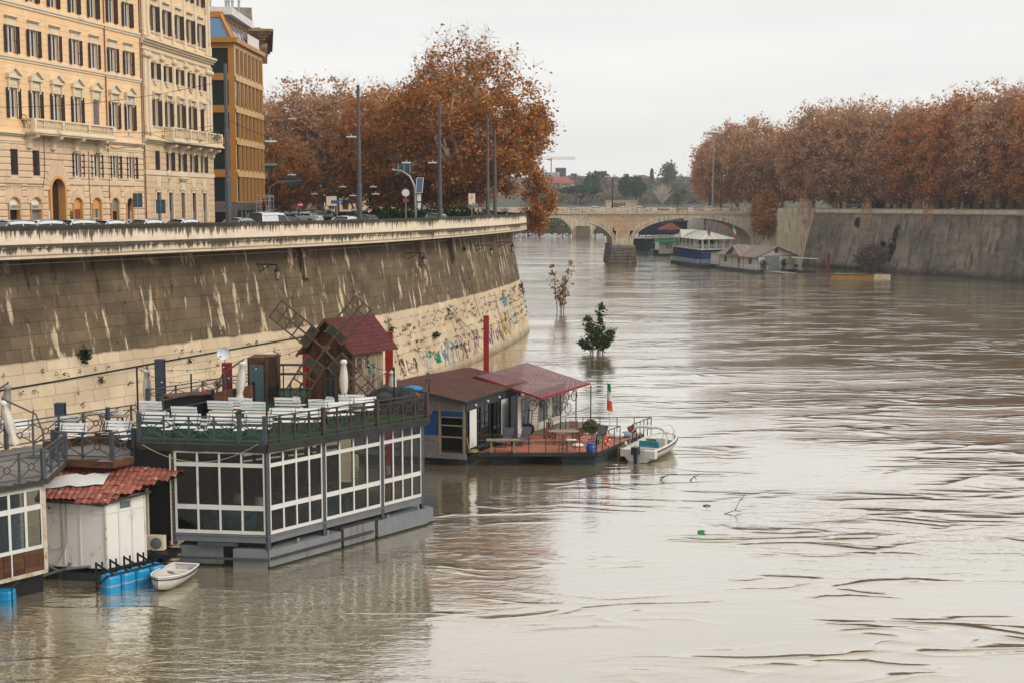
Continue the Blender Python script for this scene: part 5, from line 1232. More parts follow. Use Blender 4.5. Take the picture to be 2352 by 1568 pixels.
# low terrace and railings
LT_=[V(-27,38,0),V(-17.75,49.3,0),V(-18.2,52.6,0),G(121,1051,ZL),G(256,1057,ZL),G(306,1047,ZL),V(-15.55,53.75,0),V(-17.4,60.5,0),V(-16.2,62.4,0),V(-21.6,55.2,0),V(-31,43,0)]
m=MB(); m.slab([(p.x,p.y) for p in LT_],ZL-.22,ZL-.03); m.ob('lower_terrace','tar',fr_,world=True)
pk=MB(); Wk=wmat(fr_).inverted()
for k in range(46):
    y=44+k*.42
    xs_=[]
    for i in range(len(LT_)):
        a,b=LT_[i],LT_[(i+1)%len(LT_)]
        if (a.y-y)*(b.y-y)<0: xs_.append(a.x+(b.x-a.x)*(y-a.y)/(b.y-a.y))
    xs_.sort()
    for xa,xb in zip(xs_[::2],xs_[1::2]):
        if xb-xa>.4: put(MB().box(xa+.05-(xa+xb)/2,xb-.05-(xa+xb)/2,-.2,.2,-.03,.0).mesh('deck_plank','deck_grey'),'deck_plank',fr_,Wk@Matrix.Translation(((xa+xb)/2,y,ZL)))
m=MB()
for a,b in ((3,4),(4,5)): m.bar(LT_[a]*1+V(0,0,ZL-.16-LT_[a].z),LT_[b]+V(0,0,ZL-.16-LT_[b].z),.12,.3)
m.ob('edge_beam','wood_plank',fr_,world=True)
def railing(par_,P,Q,z,pan=1.12,mat='rail_grey',h=1.12,ends=(True,True)):
    P=V(P[0],P[1],0); Q=V(Q[0],Q[1],0); T=frame(P,Q); Ln=(Q-P).length; n=max(1,round(Ln/pan)); w=Ln/n
    m=MB(); m.box(0,Ln,-.035,.035,z+h-.05,z+h,T); m.box(0,Ln,-.025,.025,z+.1,z+.15,T); m.box(0,Ln,-.022,.022,z+h-.23,z+h-.19,T); o=m.ob('railing',mat,par_,world=True)
    for k in range(n+1):
        if (k==0 and not ends[0]) or (k==n and not ends[1]): continue
        big=(k%4==0) or k==n; s=.075 if big else .035; MB().box(k*w-s,k*w+s,-s,s,z,z+h+(.05 if big else 0),T).ob('post',mat,o,world=True)
    for k in range(n):
        c=(k+.5)*w; zc=z+(h-.08)/2; dd=.15; hh=(h-.32)/2; q=MB(); zt,zb=z+h-.2,z+.13; zc=(zt+zb)/2
        D4=[(c,zc+dd),(c+dd,zc),(c,zc-dd),(c-dd,zc)]
        for i in range(4): a,b=D4[i],D4[(i+1)%4]; q.bar((a[0],0,a[1]),(b[0],0,b[1]),.036,.036,T,up=(0,1,0))
        for (ex,ez) in ((c-w/2,zt),(c+w/2,zt),(c-w/2,zb),(c+w/2,zb)):
            sx=-1 if ex<c else 1; sz=1 if ez>zc else -1; q.bar((ex,0,ez),(c+sx*dd*.5,0,zc+sz*dd*.5),.04,.04,T,up=(0,1,0))
        q.ob('lattice',mat,o,world=True)
e=V(0,.12,0)
railing(fr_,DK[0]+e,DK[1]+V(-.1,.12,0),ZD); railing(fr_,DK[1]+V(-.1,.15,0),DK[2]+V(-.12,.1,0),ZD,.8,'rail_brown',ends=(False,True)); railing(fr_,DK[2]+V(-.12,.1,0),DK[3],ZD,1.1,'rail_brown',ends=(False,True))
railing(fr_,LT_[3]+e,LT_[4]+e,ZL); railing(fr_,LT_[4]+e,LT_[5]+e,ZL,ends=(False,True)); railing(fr_,LT_[9],LT_[8],ZL,1.35); railing(fr_,V(-30,43.6,0),LT_[9],ZL,1.35,ends=(True,False)); railing(fr_,LT_[0]+V(.3,.6,0),LT_[1]+V(-.15,-.05,0),ZL,1.0); railing(fr_,LT_[1]+V(-.15,-.05,0),LT_[2],ZL,1.1,ends=(False,True)); railing(fr_,LT_[2],LT_[3]+e,ZL,1.2,ends=(False,False))
railing(fr_,V(-17.1,60.9,0),V(-12.4,68.3,0),ZD,1.6)
# dark service recess between hut and glass room
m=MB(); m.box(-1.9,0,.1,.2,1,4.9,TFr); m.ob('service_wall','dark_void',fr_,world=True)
m=MB(); m.box(-.16,-.04,-.06,.04,.9,4.7,TFr); m.box(-1.25,-1.15,-.02,.08,1.0,4.1,TFr); m.box(-1.9,-1.2,-.02,.08,3.7,3.8,TFr); m.box(-1.9,-1.2,.0,.05,3.3,3.36,TFr); m.ob('door_frame','cream_trim',fr_,world=True)
MB().box(-1.85,-1.25,.05,.07,1.2,3.3,TFr).ob('pane','house_glass',fr_,world=True)
MB().box(-1.8,.2,-1.0,.2,.55,.7,TFr).ob('gangway','dark_metal',fr_,world=True)
m=MB(); [m.bar(TFr@V(-1.6+k*.6,-.9,.7),TFr@V(-1.6+k*.6,-.9,1.7),.04) for k in range(2)]; [m.bar(TFr@V(-1.6,-.9,z),TFr@V(-1.0,-.9,z),.035) for z in (1.2,1.65)]; m.ob('gangway_rail','rail_brown',fr_,world=True)
# left neighbour room below the low terrace
lr=thing('houseboat_room','white framed houseboat room with brown board skirting at the left edge','houseboat',(-18,49.5,0))
c0=V(-18.0,49.5,0); c1=c0-uu*6; TL=frame(c1,c0); 
glaze(lr,TL,.5,3.1,4,[(1.95,3.35),(3.55,4.1)],.1,'white_paint','house_glass'); glaze(lr,TL,3.15,5.85,4,[(1.95,3.35),(3.55,4.1)],.1,'white_paint','house_glass')
MB().box(0,6,-.05,.05,4.2,4.36,TL).ob('head_rail','rust_white',lr,world=True); MB().box(5.86,6.02,-.07,.07,.85,4.36,TL).ob('corner_post','rust_white',lr,world=True)
for k in range(7):
    for j in range(4): MB().box(.0+k*.84+.01,.84+k*.84-.01,-.035,.03,.95+j*.22,.95+j*.22+.21,TL).ob('skirting_board','wood_plank',lr,world=True)
for x in (3.1,4.5): MB().box(x,x+.05,-.06,-.03,.95,1.85,TL).ob('trim','white_paint',lr,world=True)
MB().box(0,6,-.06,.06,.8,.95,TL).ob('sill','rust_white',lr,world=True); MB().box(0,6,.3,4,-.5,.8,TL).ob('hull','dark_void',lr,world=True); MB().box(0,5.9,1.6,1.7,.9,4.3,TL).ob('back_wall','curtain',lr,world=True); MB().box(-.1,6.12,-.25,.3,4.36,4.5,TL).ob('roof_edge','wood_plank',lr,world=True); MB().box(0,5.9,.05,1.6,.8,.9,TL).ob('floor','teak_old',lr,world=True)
# ---------------------------------------------------------------- white hut with tiled roof
h0,h1,h2=V(-18.75,51.45,0),V(-16.15,50.95,0),V(-14.95,52.3,0)
hut=thing('white_hut','white panelled hut with corrugated red tile roof on a floating platform','hut',tuple(h1))
Ta,Tb=frame(h0,h1),frame(h1,h2); la,lb_=(h1-h0).length,(h2-h1).length
def panels(T,xs,z0,z1,zs):
    for a,b in zip(xs,xs[1:]):
        for c,d in zip([z0]+zs,zs+[z1]): MB().box(a+.02,b-.02,-.0,.04,c+.02,d-.02,T).ob('panel','white_panel',hut,world=True)
    m=MB(); [m.box(x-.035,x+.035,-.025,.05,z0,z1,T) for x in xs]; [m.box(xs[0],xs[-1],-.02,.045,z-.03,z+.03,T) for z in [z0]+zs+[z1]]; m.ob('batten','white_paint',hut,world=True)
panels(Ta,[0,.85,1.55,la-.02],.55,3.2,[2.75]); panels(Tb,[0.02,.62,1.2,lb_],.55,3.3,[2.75])
MB().box(-.03,.05,-.04,.04,.5,3.25,Tb).ob('corner_strip','rust_white',hut,world=True)
MB().box(.68,1.13,-.03,-.005,2.86,3.12,Tb).ob('vent_window','door_glass',hut,world=True)
MB().slab([(p.x,p.y) for p in (h0+V(.05,.1,0),h1+V(0,.12,0),h2+V(-.1,.05,0),h2+V(-.5,2.2,0),h0+V(.3,2.2,0))],.5,3.2).ob('core','dark_void',hut,world=True)
MB().slab([(p.x,p.y) for p in (h0+V(-.3,-.1,0),h1+V(0,-.05,0),h2+V(.2,.1,0),h2+V(0,2.5,0),h0+V(.0,2.5,0))],-.6,.3).ob('platform','pontoon_dark',hut,world=True)
RF=[V(-19.0,51.2,3.3),V(-16.15,50.65,3.27),V(-14.65,52.2,3.42),V(-13.55,53.2,4.05),V(-13.75,53.75,4.15),V(-15.6,53.8,4.2),V(-15.8,54.6,4.35),V(-19.1,54.6,4.35)]
def inside(P,x,y):
    c=False; n=len(P)
    for i in range(n):
        a,b=P[i],P[(i+1)%n]
        if (a.y>y)!=(b.y>y) and x<(b.x-a.x)*(y-a.y)/(b.y-a.y)+a.x: c=not c
    return c
rz=lambda y:3.3+(y-51.1)*.30
rise=math.atan(.30); tile=MB(); tl,tw=.36,.235; Pt=[]
for j in range(2):
    Pt.append([(tw*(k/6-.5)*1.08,-.02+j*(tl+.05),(.055*math.cos((k/6-.5)*2*math.pi*.5*1.0)+ (.028 if j==0 else 0))*1.0) for k in range(7)])
tile.sheet(Pt); tile.add([Pt[0][k] for k in range(7)]+[(p[0],p[1],p[2]-.03) for p in Pt[0]],[(k+1,k,7+k,8+k) for k in range(6)])
tm_=tile.mesh('roof_tile','terracotta'); Wh=wmat(hut).inverted(); trg=random.Random(5)
for r in range(12):
    for k in range(26):
        x=-19.1+k*tw; y=50.75+r*tl+.02*math.sin(k*1.7)
        if inside(RF,x,y+.12): put(tm_,'roof_tile',hut,Wh@Matrix.Translation((x,y,rz(y)+trg.gauss(0,.008)))@Matrix.Rotation(rise+trg.gauss(0,.03),4,'X'))
m=MB(); n=len(RF); m.add([V(p.x,p.y,rz(p.y)-.05) for p in RF],[tuple(range(n))]); m.ob('roof_deck','dark_void',hut,world=True)
m=MB(); m.bar(RF[0]+V(0,.05,-.07),RF[1]+V(0,.03,-.07),.05,.1); m.bar(RF[1]+V(0,.03,-.07),RF[2]+V(0,.02,-.05),.05,.1); m.ob('eave_board','rail_brown',hut,world=True)
m=MB(); m.tube([Ta@V(1.0,-.04,3.2),Ta@V(1.0,-.06,1.6),Ta@V(.9,-.12,1.2),Ta@V(.55,-.15,.6),Ta@V(-.4,-.25,.75)],.022,5); m.tube([Ta@V(.75,-.03,3.2),Ta@V(.8,-.03,1.5),Ta@V(.75,-.05,1.25),Ta@V(.3,-.05,1.2),Ta@V(.02,-.05,1.7)],.014,4); m.ob('hose','cable_pale',hut,world=True)
m=MB(); m.tube([Ta@V(-.6,-.1,.75),Ta@V(.35,-.2,.5),Ta@V(.7,-.3,.42),Ta@V(1.15,-.35,.55)],.06,7); m.tube([Ta@V(2.0,-.1,.62),Ta@V(1.1,-.32,.52),Ta@V(.7,-.35,.42),Ta@V(-.9,-.9,-.1)],.055,7); m.tube([Ta@V(1.1,-.3,.5),Ta@V(1.2,-.2,.75)],.075,7); m.ob('drain_pipe','pipe_grey',hut,world=True)
MB().lathe([(.045,0),(.045,.01)],10,Ta@Matrix.Translation((.25,-.02,2.9))@Matrix.Rotation(R(90),4,'X')).ob('vent_hole','dark_void',hut,world=True)
tp=thing('white_tarpaulin','crumpled white tarpaulin lying over the tiled roof edge','tarpaulin',(-18,52.4,3.7)); trp=random.Random(3)
P_=[[V(-19.2+2.7*i/8,51.6+.9*j/3+.35*i/8+.15*trp.random(),0) for i in range(9)] for j in range(4)]
MB().sheet([[V(p.x,p.y,rz(p.y)+.12+.07*trp.random()) for p in r] for r in P_]).ob('cloth','tarp_white',tp,world=True,smooth=True)
# air conditioner
ac=thing('air_conditioner','beige air conditioner unit beside the glass room, on the gangway','air conditioner',tuple(TFr@V(-.75,-.3,.7)),math.atan2(-ff.y,-ff.x)); m=MB(); m.box(-.4,.4,-.16,.16,.03,.62); m.ob('case','cream_trim',ac); m=MB(); m.lathe([(.24,0),(.24,.02),(.08,.03)],14,Matrix.Translation((.1,-.16,.33))@Matrix.Rotation(R(90),4,'X')); m.ob('fan_grille','pipe_grey',ac)
for x in (-.3,.3): MB().box(x-.03,x+.03,-.16,.16,0,.03).ob('foot','dark_metal',ac)
# blue float drums
dm=MB(); n=20
def sq(a,r): c,s=math.cos(a),math.sin(a); k=(abs(c)**4+abs(s)**4)**-.25; return (c*k*r,s*k*r)
for z,r in ((-.25,.3),(-.2,.325),(.22,.325),(.24,.335),(.3,.335),(.32,.325),(.58,.325),(.64,.3),(.66,.28)):
    dm.v.extend([(*sq(2*math.pi*k/n,r),z) for k in range(n)])
for i in range(8):
    for k in range(n): dm.f.append((i*n+k,i*n+(k+1)%n,(i+1)*n+(k+1)%n,(i+1)*n+k)); dm.m.append(0)
dm.f.append(tuple(8*n+k for k in range(n))); dm.m.append(0)
dmm=dm.mesh('float_drum','drum_blue'); band=MB(); 
for k in range(n): a,b=2*math.pi*k/n,2*math.pi*(k+1)/n; band.add([(*sq(a,.342),.24),(*sq(b,.342),.24),(*sq(b,.342),.3),(*sq(a,.342),.3)],[(0,1,2,3)])
bdm=band.mesh('band','galv'); ldm=MB().lathe([(.2,.655),(.2,.69),(.17,.69),(.16,.67)],14).mesh('lid','drum_blue')
d0,d1_=V(-15.6,49.65,0),V(-14.3,51.15,0); rzd=math.atan2(d1_.y-d0.y,d1_.x-d0.x)
for k in range(4):
    p=d0.lerp(d1_,k/3); t=thing('float_drum',['first blue float drum, nearest the hut corner','second blue float drum from the hut corner','third blue float drum from the hut corner','fourth blue float drum, next to the white rowing boat'][k],'drum',(p.x,p.y,0),rzd,'blue float drums beside the hut'); put(dmm,'barrel',t); put(bdm,'band',t); put(ldm,'lid',t)
fm=thing('drum_rack','black steel rack holding the blue float drums','rack',tuple(d0)); m=MB(); Td=frame(d0,d1_)
for k in range(5): x=-.35+k*.62; m.bar(Td@V(x,.42,-.2),Td@V(x,.42,1.15),.07); m.bar(Td@V(x,.42,1.1),Td@V(x+.3,-.3,.74),.06); 
for k in range(4): m.bar(Td@V(-.05+k*.62,.48,.4),Td@V(-.05+k*.62,.48,1.1),.06)
m.bar(Td@V(-.4,-.3,.72),Td@V(2.4,-.3,.72),.05); m.bar(Td@V(-.4,.42,.7),Td@V(2.4,.42,.7),.05); m.bar(Td@V(-.36,.42,0.2),Td@V(-.3,-.3,.7),.05); m.ob('frame','dark_metal',fm,world=True)
p=G(22,1388); lf=thing('float_drum','blue ribbed float drum in a cage at the lower left corner','drum',(p.x-.3,p.y+.2,0)); put(dmm,'barrel',lf,Matrix.Diagonal((1.3,1,.8,1))); m=MB(); 
for x in (-.5,.0,.5): m.bar((x,-.45,-.2),(x,-.45,.75),.04)
m.bar((-.6,-.45,.75),(.55,-.45,.75),.04); m.bar((.5,-.45,.75),(.5,.4,.75),.04); m.ob('cage','dark_metal',lf)
# white rowing boat
def hull_mesh(L_,Bm,Hh,nst=9,sharp=.7,transom=.85,rise=.25):
    st=[]
    for i in range(nst):
        t=i/(nst-1); w=Bm/2*(transom+(1-transom)*math.sin(min(1,t/.5)*math.pi/2) if t<.5 else max(.02,(1-((t-.5)/.5)**2.2)**sharp)); zt=Hh+rise*t*t; kz=0+.3*Hh*max(0,(t-.75)/.25)**2
        st.append([(-w,L_*t,zt),(-w*.92,L_*t,zt*.55),(-w*.55,L_*t,kz+.03),(0,L_*t,kz),(w*.55,L_*t,kz+.03),(w*.92,L_*t,zt*.55),(w,L_*t,zt)])
    return st
rbt=thing('rowing_boat','small white rowing boat moored beside the blue drums','boat',tuple(G(425,1322)+V(.05,.1,0)),R(168))
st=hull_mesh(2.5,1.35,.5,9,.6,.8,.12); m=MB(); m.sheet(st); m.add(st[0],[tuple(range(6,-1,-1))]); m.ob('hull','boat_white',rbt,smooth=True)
m=MB(); inn=[[(x*.88,y+.05*(1-2*y/2.5),max(z,.14) if k not in (0,6) else z-.0) for k,(x,y,z) in enumerate(s)] for s in st]; m.sheet([s[::-1] for s in inn]); m.ob('liner','boat_cream',rbt,smooth=True)
m=MB(); [m.tube([s[i] for s in st],.035,5) for i in (0,6)]; m.tube([st[0][0],st[0][6]],.04,5); m.ob('gunwale','white_paint',rbt)
for y in (.55,1.3): MB().box(-.55,.55,y-.12,y+.12,.34,.38).ob('thwart','white_paint',rbt)
MB().add([(-.5,1.75,.52),(.5,1.75,.52),(.02,2.45,.6),(-.02,2.45,.6)],[(0,1,2,3)]).ob('foredeck','boat_white',rbt)
m=MB(); [m.tube([s[i] for s in [[(q[0]*1.03,q[1],q[2]*.82) for q in s0] for s0 in st]],.025,4) for i in (0,6)]; m.ob('rubbing_strip','dark_metal',rbt)
# ================================================================ windmill
WF=[V(-9.78,62.9,ZD),V(-7.72,62.55,ZD),V(-6.4,64.3,ZD),V(-8.5,65.2,ZD)]
wm=thing('windmill','small brown wooden windmill with red shingle gable roof and four lattice sails','windmill',tuple(WF[0]))
Tw=frame(WF[0],WF[1]); wl_=(WF[1]-WF[0]).length; Ts=frame(WF[1],WF[2]); sl_=(WF[2]-WF[1]).length; zE=8.0; zR=9.5; wr=random.Random(3)
n=13
for k in range(n):
    xa,xb=wl_*k/n+.004,wl_*(k+1)/n-.004; f=lambda x: zE+(zR-zE-.05)*(1-abs(x-wl_/2)/(wl_/2)); o=wr.random()*.015
    if .36<(k+.5)/n<.6:
        zw0,zw1=5.75,7.05
        MB().prism([(xa,ZD),(xb,ZD),(xb,zw0),(xa,zw0)],-.03-o,.04,Tw).ob('plank','wood_plank',wm,world=True); MB().prism([(xa,zw1),(xb,zw1),(xb,f(xb)),(xa,f(xa))],-.03-o,.04,Tw).ob('plank','wood_plank',wm,world=True)
    else: MB().prism([(xa,ZD),(xb,ZD),(xb,f(xb)),(xa,f(xa))],-.03-o,.04,Tw).ob('plank','wood_plank',wm,world=True)
for k in range(11):
    xa,xb=sl_*k/11+.004,sl_*(k+1)/11-.004; MB().box(xa,xb,-.03-wr.random()*.012,.04,ZD,zE+.05,Ts).ob('plank','wood_pale' if k>0 else 'wood_plank',wm,world=True)
MB().slab([(p.x,p.y) for p in inset(WF,.08)],ZD,zE).ob('core','dark_void',wm,world=True)
x0,x1=wl_*.385,wl_*.61
wo=MB(); wo.box(x0-.06,x0,-.07,.0,5.7,7.1,Tw); wo.box(x1,x1+.06,-.07,.0,5.7,7.1,Tw); wo.box(x0,x1,-.07,0,7.05,7.12,Tw); wo.box(x0,x1,-.07,0,5.68,5.75,Tw); wo.box((x0+x1)/2-.02,(x0+x1)/2+.02,-.05,0,5.75,7.05,Tw); wo.box(x0,x1,-.05,0,6.55,6.6,Tw); wo=wo.ob('window','sail_wood',wm,world=True); MB().box(x0,x1,-.02,.0,5.75,7.05,Tw).ob('pane','win_glass',wo,world=True)
[MB().box(*q,Tw).ob('front_trim','wood_plank',wm,world=True) for q in ((.2,wl_-.15,-.12,-.03,7.25,7.33),(-.05,wl_+.05,-.12,-.03,5.5,5.58),(.6,1.5,-.1,-.03,7.62,8.5))]
# roof: two slopes of scalloped shingles
mid_f=(WF[0]+WF[1])/2; mid_b=(WF[2]+WF[3])/2; rd=(WF[2]-WF[1]).normalized(); fd=(WF[1]-WF[0]).normalized()
rf0=V(mid_f.x,mid_f.y,zR)-rd*.35; rf1=rf0+rd*3.35
er0=V(WF[1].x,WF[1].y,zE-.22)-rd*.35+fd*.38; er1=er0+rd*3.2; el0=V(WF[0].x,WF[0].y,zE-.28)-rd*.35-fd*.42; el1=el0+rd*3.2
def shingle_field(par_,a,b,c,d,nu,nv,mat,name,th=.02,limit=300,scallop=True,over=1.25,seed=1):
    # a->b along eave, d->c along ridge; rows go up from the eave
    W_=wmat(par_).inverted(); nr=(b-a).cross(d-a).normalized(); 
    if nr.z<0: nr=-nr
    cells=[]; rg=random.Random(seed)
    for j in range(nv):
        for i in range(-1,nu+1):
            u0=(i+(.5 if j%2 else 0))/nu; u1=u0+1/nu; u0=max(0,u0); u1=min(1,u1)
            if u1-u0<.2/nu: continue
            cells.append((u0,u1,j))
    pt=lambda u,v:(a.lerp(b,u)).lerp(d.lerp(c,u),v)
    cells.sort(key=lambda q:(pt(q[0],q[2]/nv)-V(0,0,15)).length); st=MB()
    for idx,(u0,u1,j) in enumerate(cells):
        v0=j/nv; v1=min(1,(j+over)/nv); g_=(u1-u0)*.03; lift=nr*(th+.004*rg.random()); P=[]
        if scallop:
            um=(u0+u1)/2; dv=.3/nv; P=[pt(u0+g_,v1),pt(u0+g_,v0+dv),pt(u0+(u1-u0)*.25,v0+dv*.25),pt(um,v0),pt(u1-(u1-u0)*.25,v0+dv*.25),pt(u1-g_,v0+dv),pt(u1-g_,v1)]
        else: P=[pt(u0+g_,v1),pt(u0+g_,v0),pt(u1-g_,v0),pt(u1-g_,v1)]
        k=len(P); Q=[P[0]]+[p+lift for p in P[1:-1]]+[P[-1]]; low=P[1:-1]
        vs=Q+low; fs=[tuple(range(k))]+[(1+i,k+i,k+i+1,2+i) for i in range(len(low)-1)]
        if idx<limit: cc=P[1]; put(MB().add([v-cc for v in vs],fs).mesh(name,mat),name,par_,W_@Matrix.Translation(cc))
        else: st.add(vs,fs)
    if st.v: st.ob(name+'_field',mat,par_,world=True,kind='stuff')
shingle_field(wm,er0,er1,rf1,rf0,11,10,'shingle_red','shingle'); shingle_field(wm,el1,el0,rf0,rf1,9,6,'shingle_red','shingle')
m=MB(); m.add([er0,er1,rf1,rf0],[(0,1,2,3)]); m.add([el0,el1,rf1,rf0],[(3,2,1,0)]); m.ob('roof_deck','wood_plank',wm,world=True)
m=MB(); m.bar(rf0+V(0,0,-.05),el0+V(0,0,-.05),.05,.12); m.bar(rf0+V(0,0,-.05),er0+V(0,0,-.05),.05,.12); m.ob('barge_board','wood_plank',wm,world=True)
hb_=Tw@V(wl_*.46,-.62,8.1-0); hub=V(hb_.x,hb_.y,8.08)
m=MB(); m.tube([Tw@V(wl_*.5,.0,8.1),hub],.09,8); m.ob('shaft','orange_brown',wm,world=True)
m=MB(); m.lathe([(.16,-.12),(.17,0),(.14,.1)],8,Matrix.Translation(hub)@Tw.to_3x3().to_4x4()@Matrix.Rotation(R(90),4,'X')); m.ob('hub','sail_wood',wm,world=True)
ex=V(Tw[0][0],Tw[1][0],0); ez=V(0,0,1); ny=V(Tw[0][1],Tw[1][1],0)*-1
for ang,Ln in ((142,3.05),(48.5,2.95),(236,2.95),(-46,3.05)):
    dr=ex*math.cos(R(ang))+ez*math.sin(R(ang)); pr=ex*-math.sin(R(ang))+ez*math.cos(R(ang)); o=hub+ny*.06
    s=MB(); s.bar(o,o+dr*Ln,.085,.07,up=ny)
    for sg in (-1,1): s.bar(o+dr*.72+pr*.5*sg,o+dr*Ln+pr*.5*sg,.075,.06,up=ny)
    for k in range(5): r=1.15+(Ln-1.15)*k/4; s.bar(o+dr*r-pr*.55,o+dr*r+pr*.55,.062,.05,up=ny)
    s.bar(o+dr*.72-pr*.5,o+dr*.72+pr*.5,.04,.04,up=ny)
    so_=s.ob('sail','sail_wood',wm,world=True)
    for sg in (-1,1):
        q=MB(); a=o+dr*.75+pr*.04*sg; q.add([a,a+dr*.38,a+dr*.38+pr*.44*sg,a+pr*.44*sg]+[v+ny*.02 for v in (a,a+dr*.38,a+dr*.38+pr*.44*sg,a+pr*.44*sg)],[(0,1,2,3),(7,6,5,4),(0,4,5,1),(1,5,6,2),(2,6,7,3),(3,7,4,0)]); q.ob('sail_board','sail_panel',so_,world=True)
m=MB(); 
for a,b in ((142,48.5),(48.5,-46),(-46,236),(236,142)):
    pa=hub+ny*.05+(ex*math.cos(R(a))+ez*math.sin(R(a)))*.75; pb=hub+ny*.05+(ex*math.cos(R(b))+ez*math.sin(R(b)))*.75; m.bar(pa,pb,.012)
m.ob('stay','sail_wood',wm,world=True)
# painted letters and scrawl on the pale side
for tx,x,z,sz in (('UR',.32,7.15,.8),('IE',.98,7.3,.68)):
    tm=text_mesh(tx,sz,'graffiti','graffiti_black',.004); put(tm,'graffiti',wm,wmat(wm).inverted()@Ts@Matrix.Translation((x+.08,-.055,z))@Matrix.Rotation(R(90),4,'X')@Matrix.Scale(.6,4,V(1,0,0))@Matrix.Scale(1.35,4,V(0,1,0)))
def scr(mat,x0,x1,z0,z1,n,w,seed):
    rg=random.Random(seed); m=MB()
    for k in range(n):
        q=[(rg.uniform(x0,x1),rg.uniform(z0,z1))]
        for j in range(3): q.append((min(max(q[-1][0]+rg.gauss(0,.1),x0),x1),min(max(q[-1][1]+rg.gauss(0,.14),z0),z1)))
        m.tube([Ts@V(a,-.05,b) for a,b in q],w,4,flat=.3)
    m.ob('graffiti',mat,wm,world=True)
scr('graffiti_teal',1.15,1.55,6.75,7.2,9,.05,1); scr('graffiti_teal',1.25,1.75,5.4,5.8,9,.05,2); scr('graffiti_pink',.85,1.6,5.9,6.75,22,.035,3); scr('graffiti_black',.85,1.6,5.8,6.75,14,.018,4)
# ================================================================ terrace furniture
def bench_proto():
    t=thing('bench','','bench',(0,0,0),0,'white slatted benches on the roof terrace'); w=.6
    for k in range(4): MB().box(-w,w,-.2+k*.11,-.11+k*.11,.43,.455).ob('seat_slat','bench_white',t)
    for k in range(3): MB().box(-w,w,.24+k*.035,.262+k*.035,.58+k*.14,.69+k*.14).ob('back_slat','bench_white',t)
    m=MB()
    for x in (-w+.1,w-.1): m.bar((x,-.22,.43),(x,.2,0),.025); m.bar((x,.34,.98),(x,-.2,0),.025); m.bar((x,-.22,.42),(x,.24,.42),.025)
    m.bar((-w+.1,0,.21),(w-.1,0,.21),.02)
    m.ob('frame','dark_metal',t); return t
bp=bench_proto()
def chair_proto():
    t=thing('folding_chair','','chair',(0,0,0),0,'white folding chairs on the roof terrace'); w=.22
    for k in range(4): MB().box(-w,w,-.2+k*.1,-.12+k*.1,.43,.45).ob('seat_slat','bench_white',t)
    for k in range(2): MB().box(-w,w,.24+k*.04,.26+k*.04,.6+k*.15,.71+k*.15).ob('back_slat','bench_white',t)
    m=MB()
    for x in (-w+.02,w-.02): m.bar((x,-.22,.43),(x,.2,0),.022); m.bar((x,.33,.88),(x,-.2,0),.022)
    m.bar((-w+.02,0,.21),(w-.02,0,.21),.02)
    m.ob('frame','dark_metal',t); return t
cp0=chair_proto()
def table_proto():
    t=thing('terrace_table','','table',(0,0,0),0,'dark slatted tables on the roof terrace')
    for k in range(5): MB().box(-.55,.55,-.35+k*.142,-.35+k*.142+.13,.72,.75).ob('top_slat','teak_old',t)
    m=MB()
    for x in (-.42,.42): m.bar((x,-.3,0),(x,.3,.72),.03); m.bar((x,.3,0),(x,-.3,.72),.03)
    m.bar((-.42,0,.36),(.42,0,.36),.025)
    m.ob('frame','dark_metal',t); return t
tp0=table_proto()
usedp={}
def place(pr,p,rz,label):
    if pr.name in usedp: return copy_tree(pr,p,rz,label)
    usedp[pr.name]=1; pr.location=p; pr.rotation_euler=(0,0,rz); pr['label']=label; return pr
fz=math.atan2(-ff.y,-ff.x)
BN=[(165,1024,ZL,.1,'bench behind the middle railing at the left end of the low terrace'),(160,1000,ZL,3.2,'bench at the left of the low terrace facing the river'),(268,1018,ZL,.05,'front bench at the right end of the low terrace'),(262,985,ZL,3.1,'rear bench at the right end of the low terrace'),(40,1015,ZL,.5,'bench at the left frame edge of the low terrace'),
 (352,1000,ZD,.0,'bench at the left end of the turf deck'),(350,966,ZD,3.1,'rear bench at the left end of the turf deck'),(505,1004,ZD,.1,'bench right behind the front railing, left half'),(512,966,ZD,3.1,'bench before the dark plank screen'),(590,1006,ZD,.05,'bench nearest the front corner of the turf deck'),(588,968,ZD,3.15,'bench facing the front corner table'),(665,958,ZD,3.1,'bench left of the windmill'),(648,990,ZD,.1,'bench in the middle of the turf deck'),(708,990,ZD,.4,'bench along the right railing, nearest the corner'),(742,962,ZD,3.2,'bench before the windmill door'),(782,974,ZD,.5,'bench along the right railing, middle'),(842,962,ZD,.6,'bench along the right railing, far end'),(560,958,ZD,3.0,'bench under the cantilever umbrella'),(425,1004,ZD,.05,'bench behind the front railing below the bar'),(430,980,ZD,3.1,'bench between the front railing and the bar'),(810,950,ZD,3.2,'bench before the pale windmill side')]
for x,y,z,a,lb in BN: p=G(x,y,z); place(bp,tuple(p),fz+a,'white '+lb)
for x,y,z,lb in [(215,985,ZL,'dark table in the middle of the low terrace'),(165,1000,ZL,'dark table at the left of the low terrace'),(268,990,ZL,'dark table at the right of the low terrace'),(345,984,ZD,'dark table at the left end of the turf deck'),(508,986,ZD,'dark table before the plank screen'),(594,988,ZD,'dark table at the front corner'),(655,975,ZD,'dark table in the middle of the turf deck'),(728,978,ZD,'dark table before the windmill'),(812,964,ZD,'dark table near the right railing'),(428,992,ZD,'dark table below the bar')]: place(tp0,tuple(G(x,y,z)),fz,lb+' of the roof terrace')
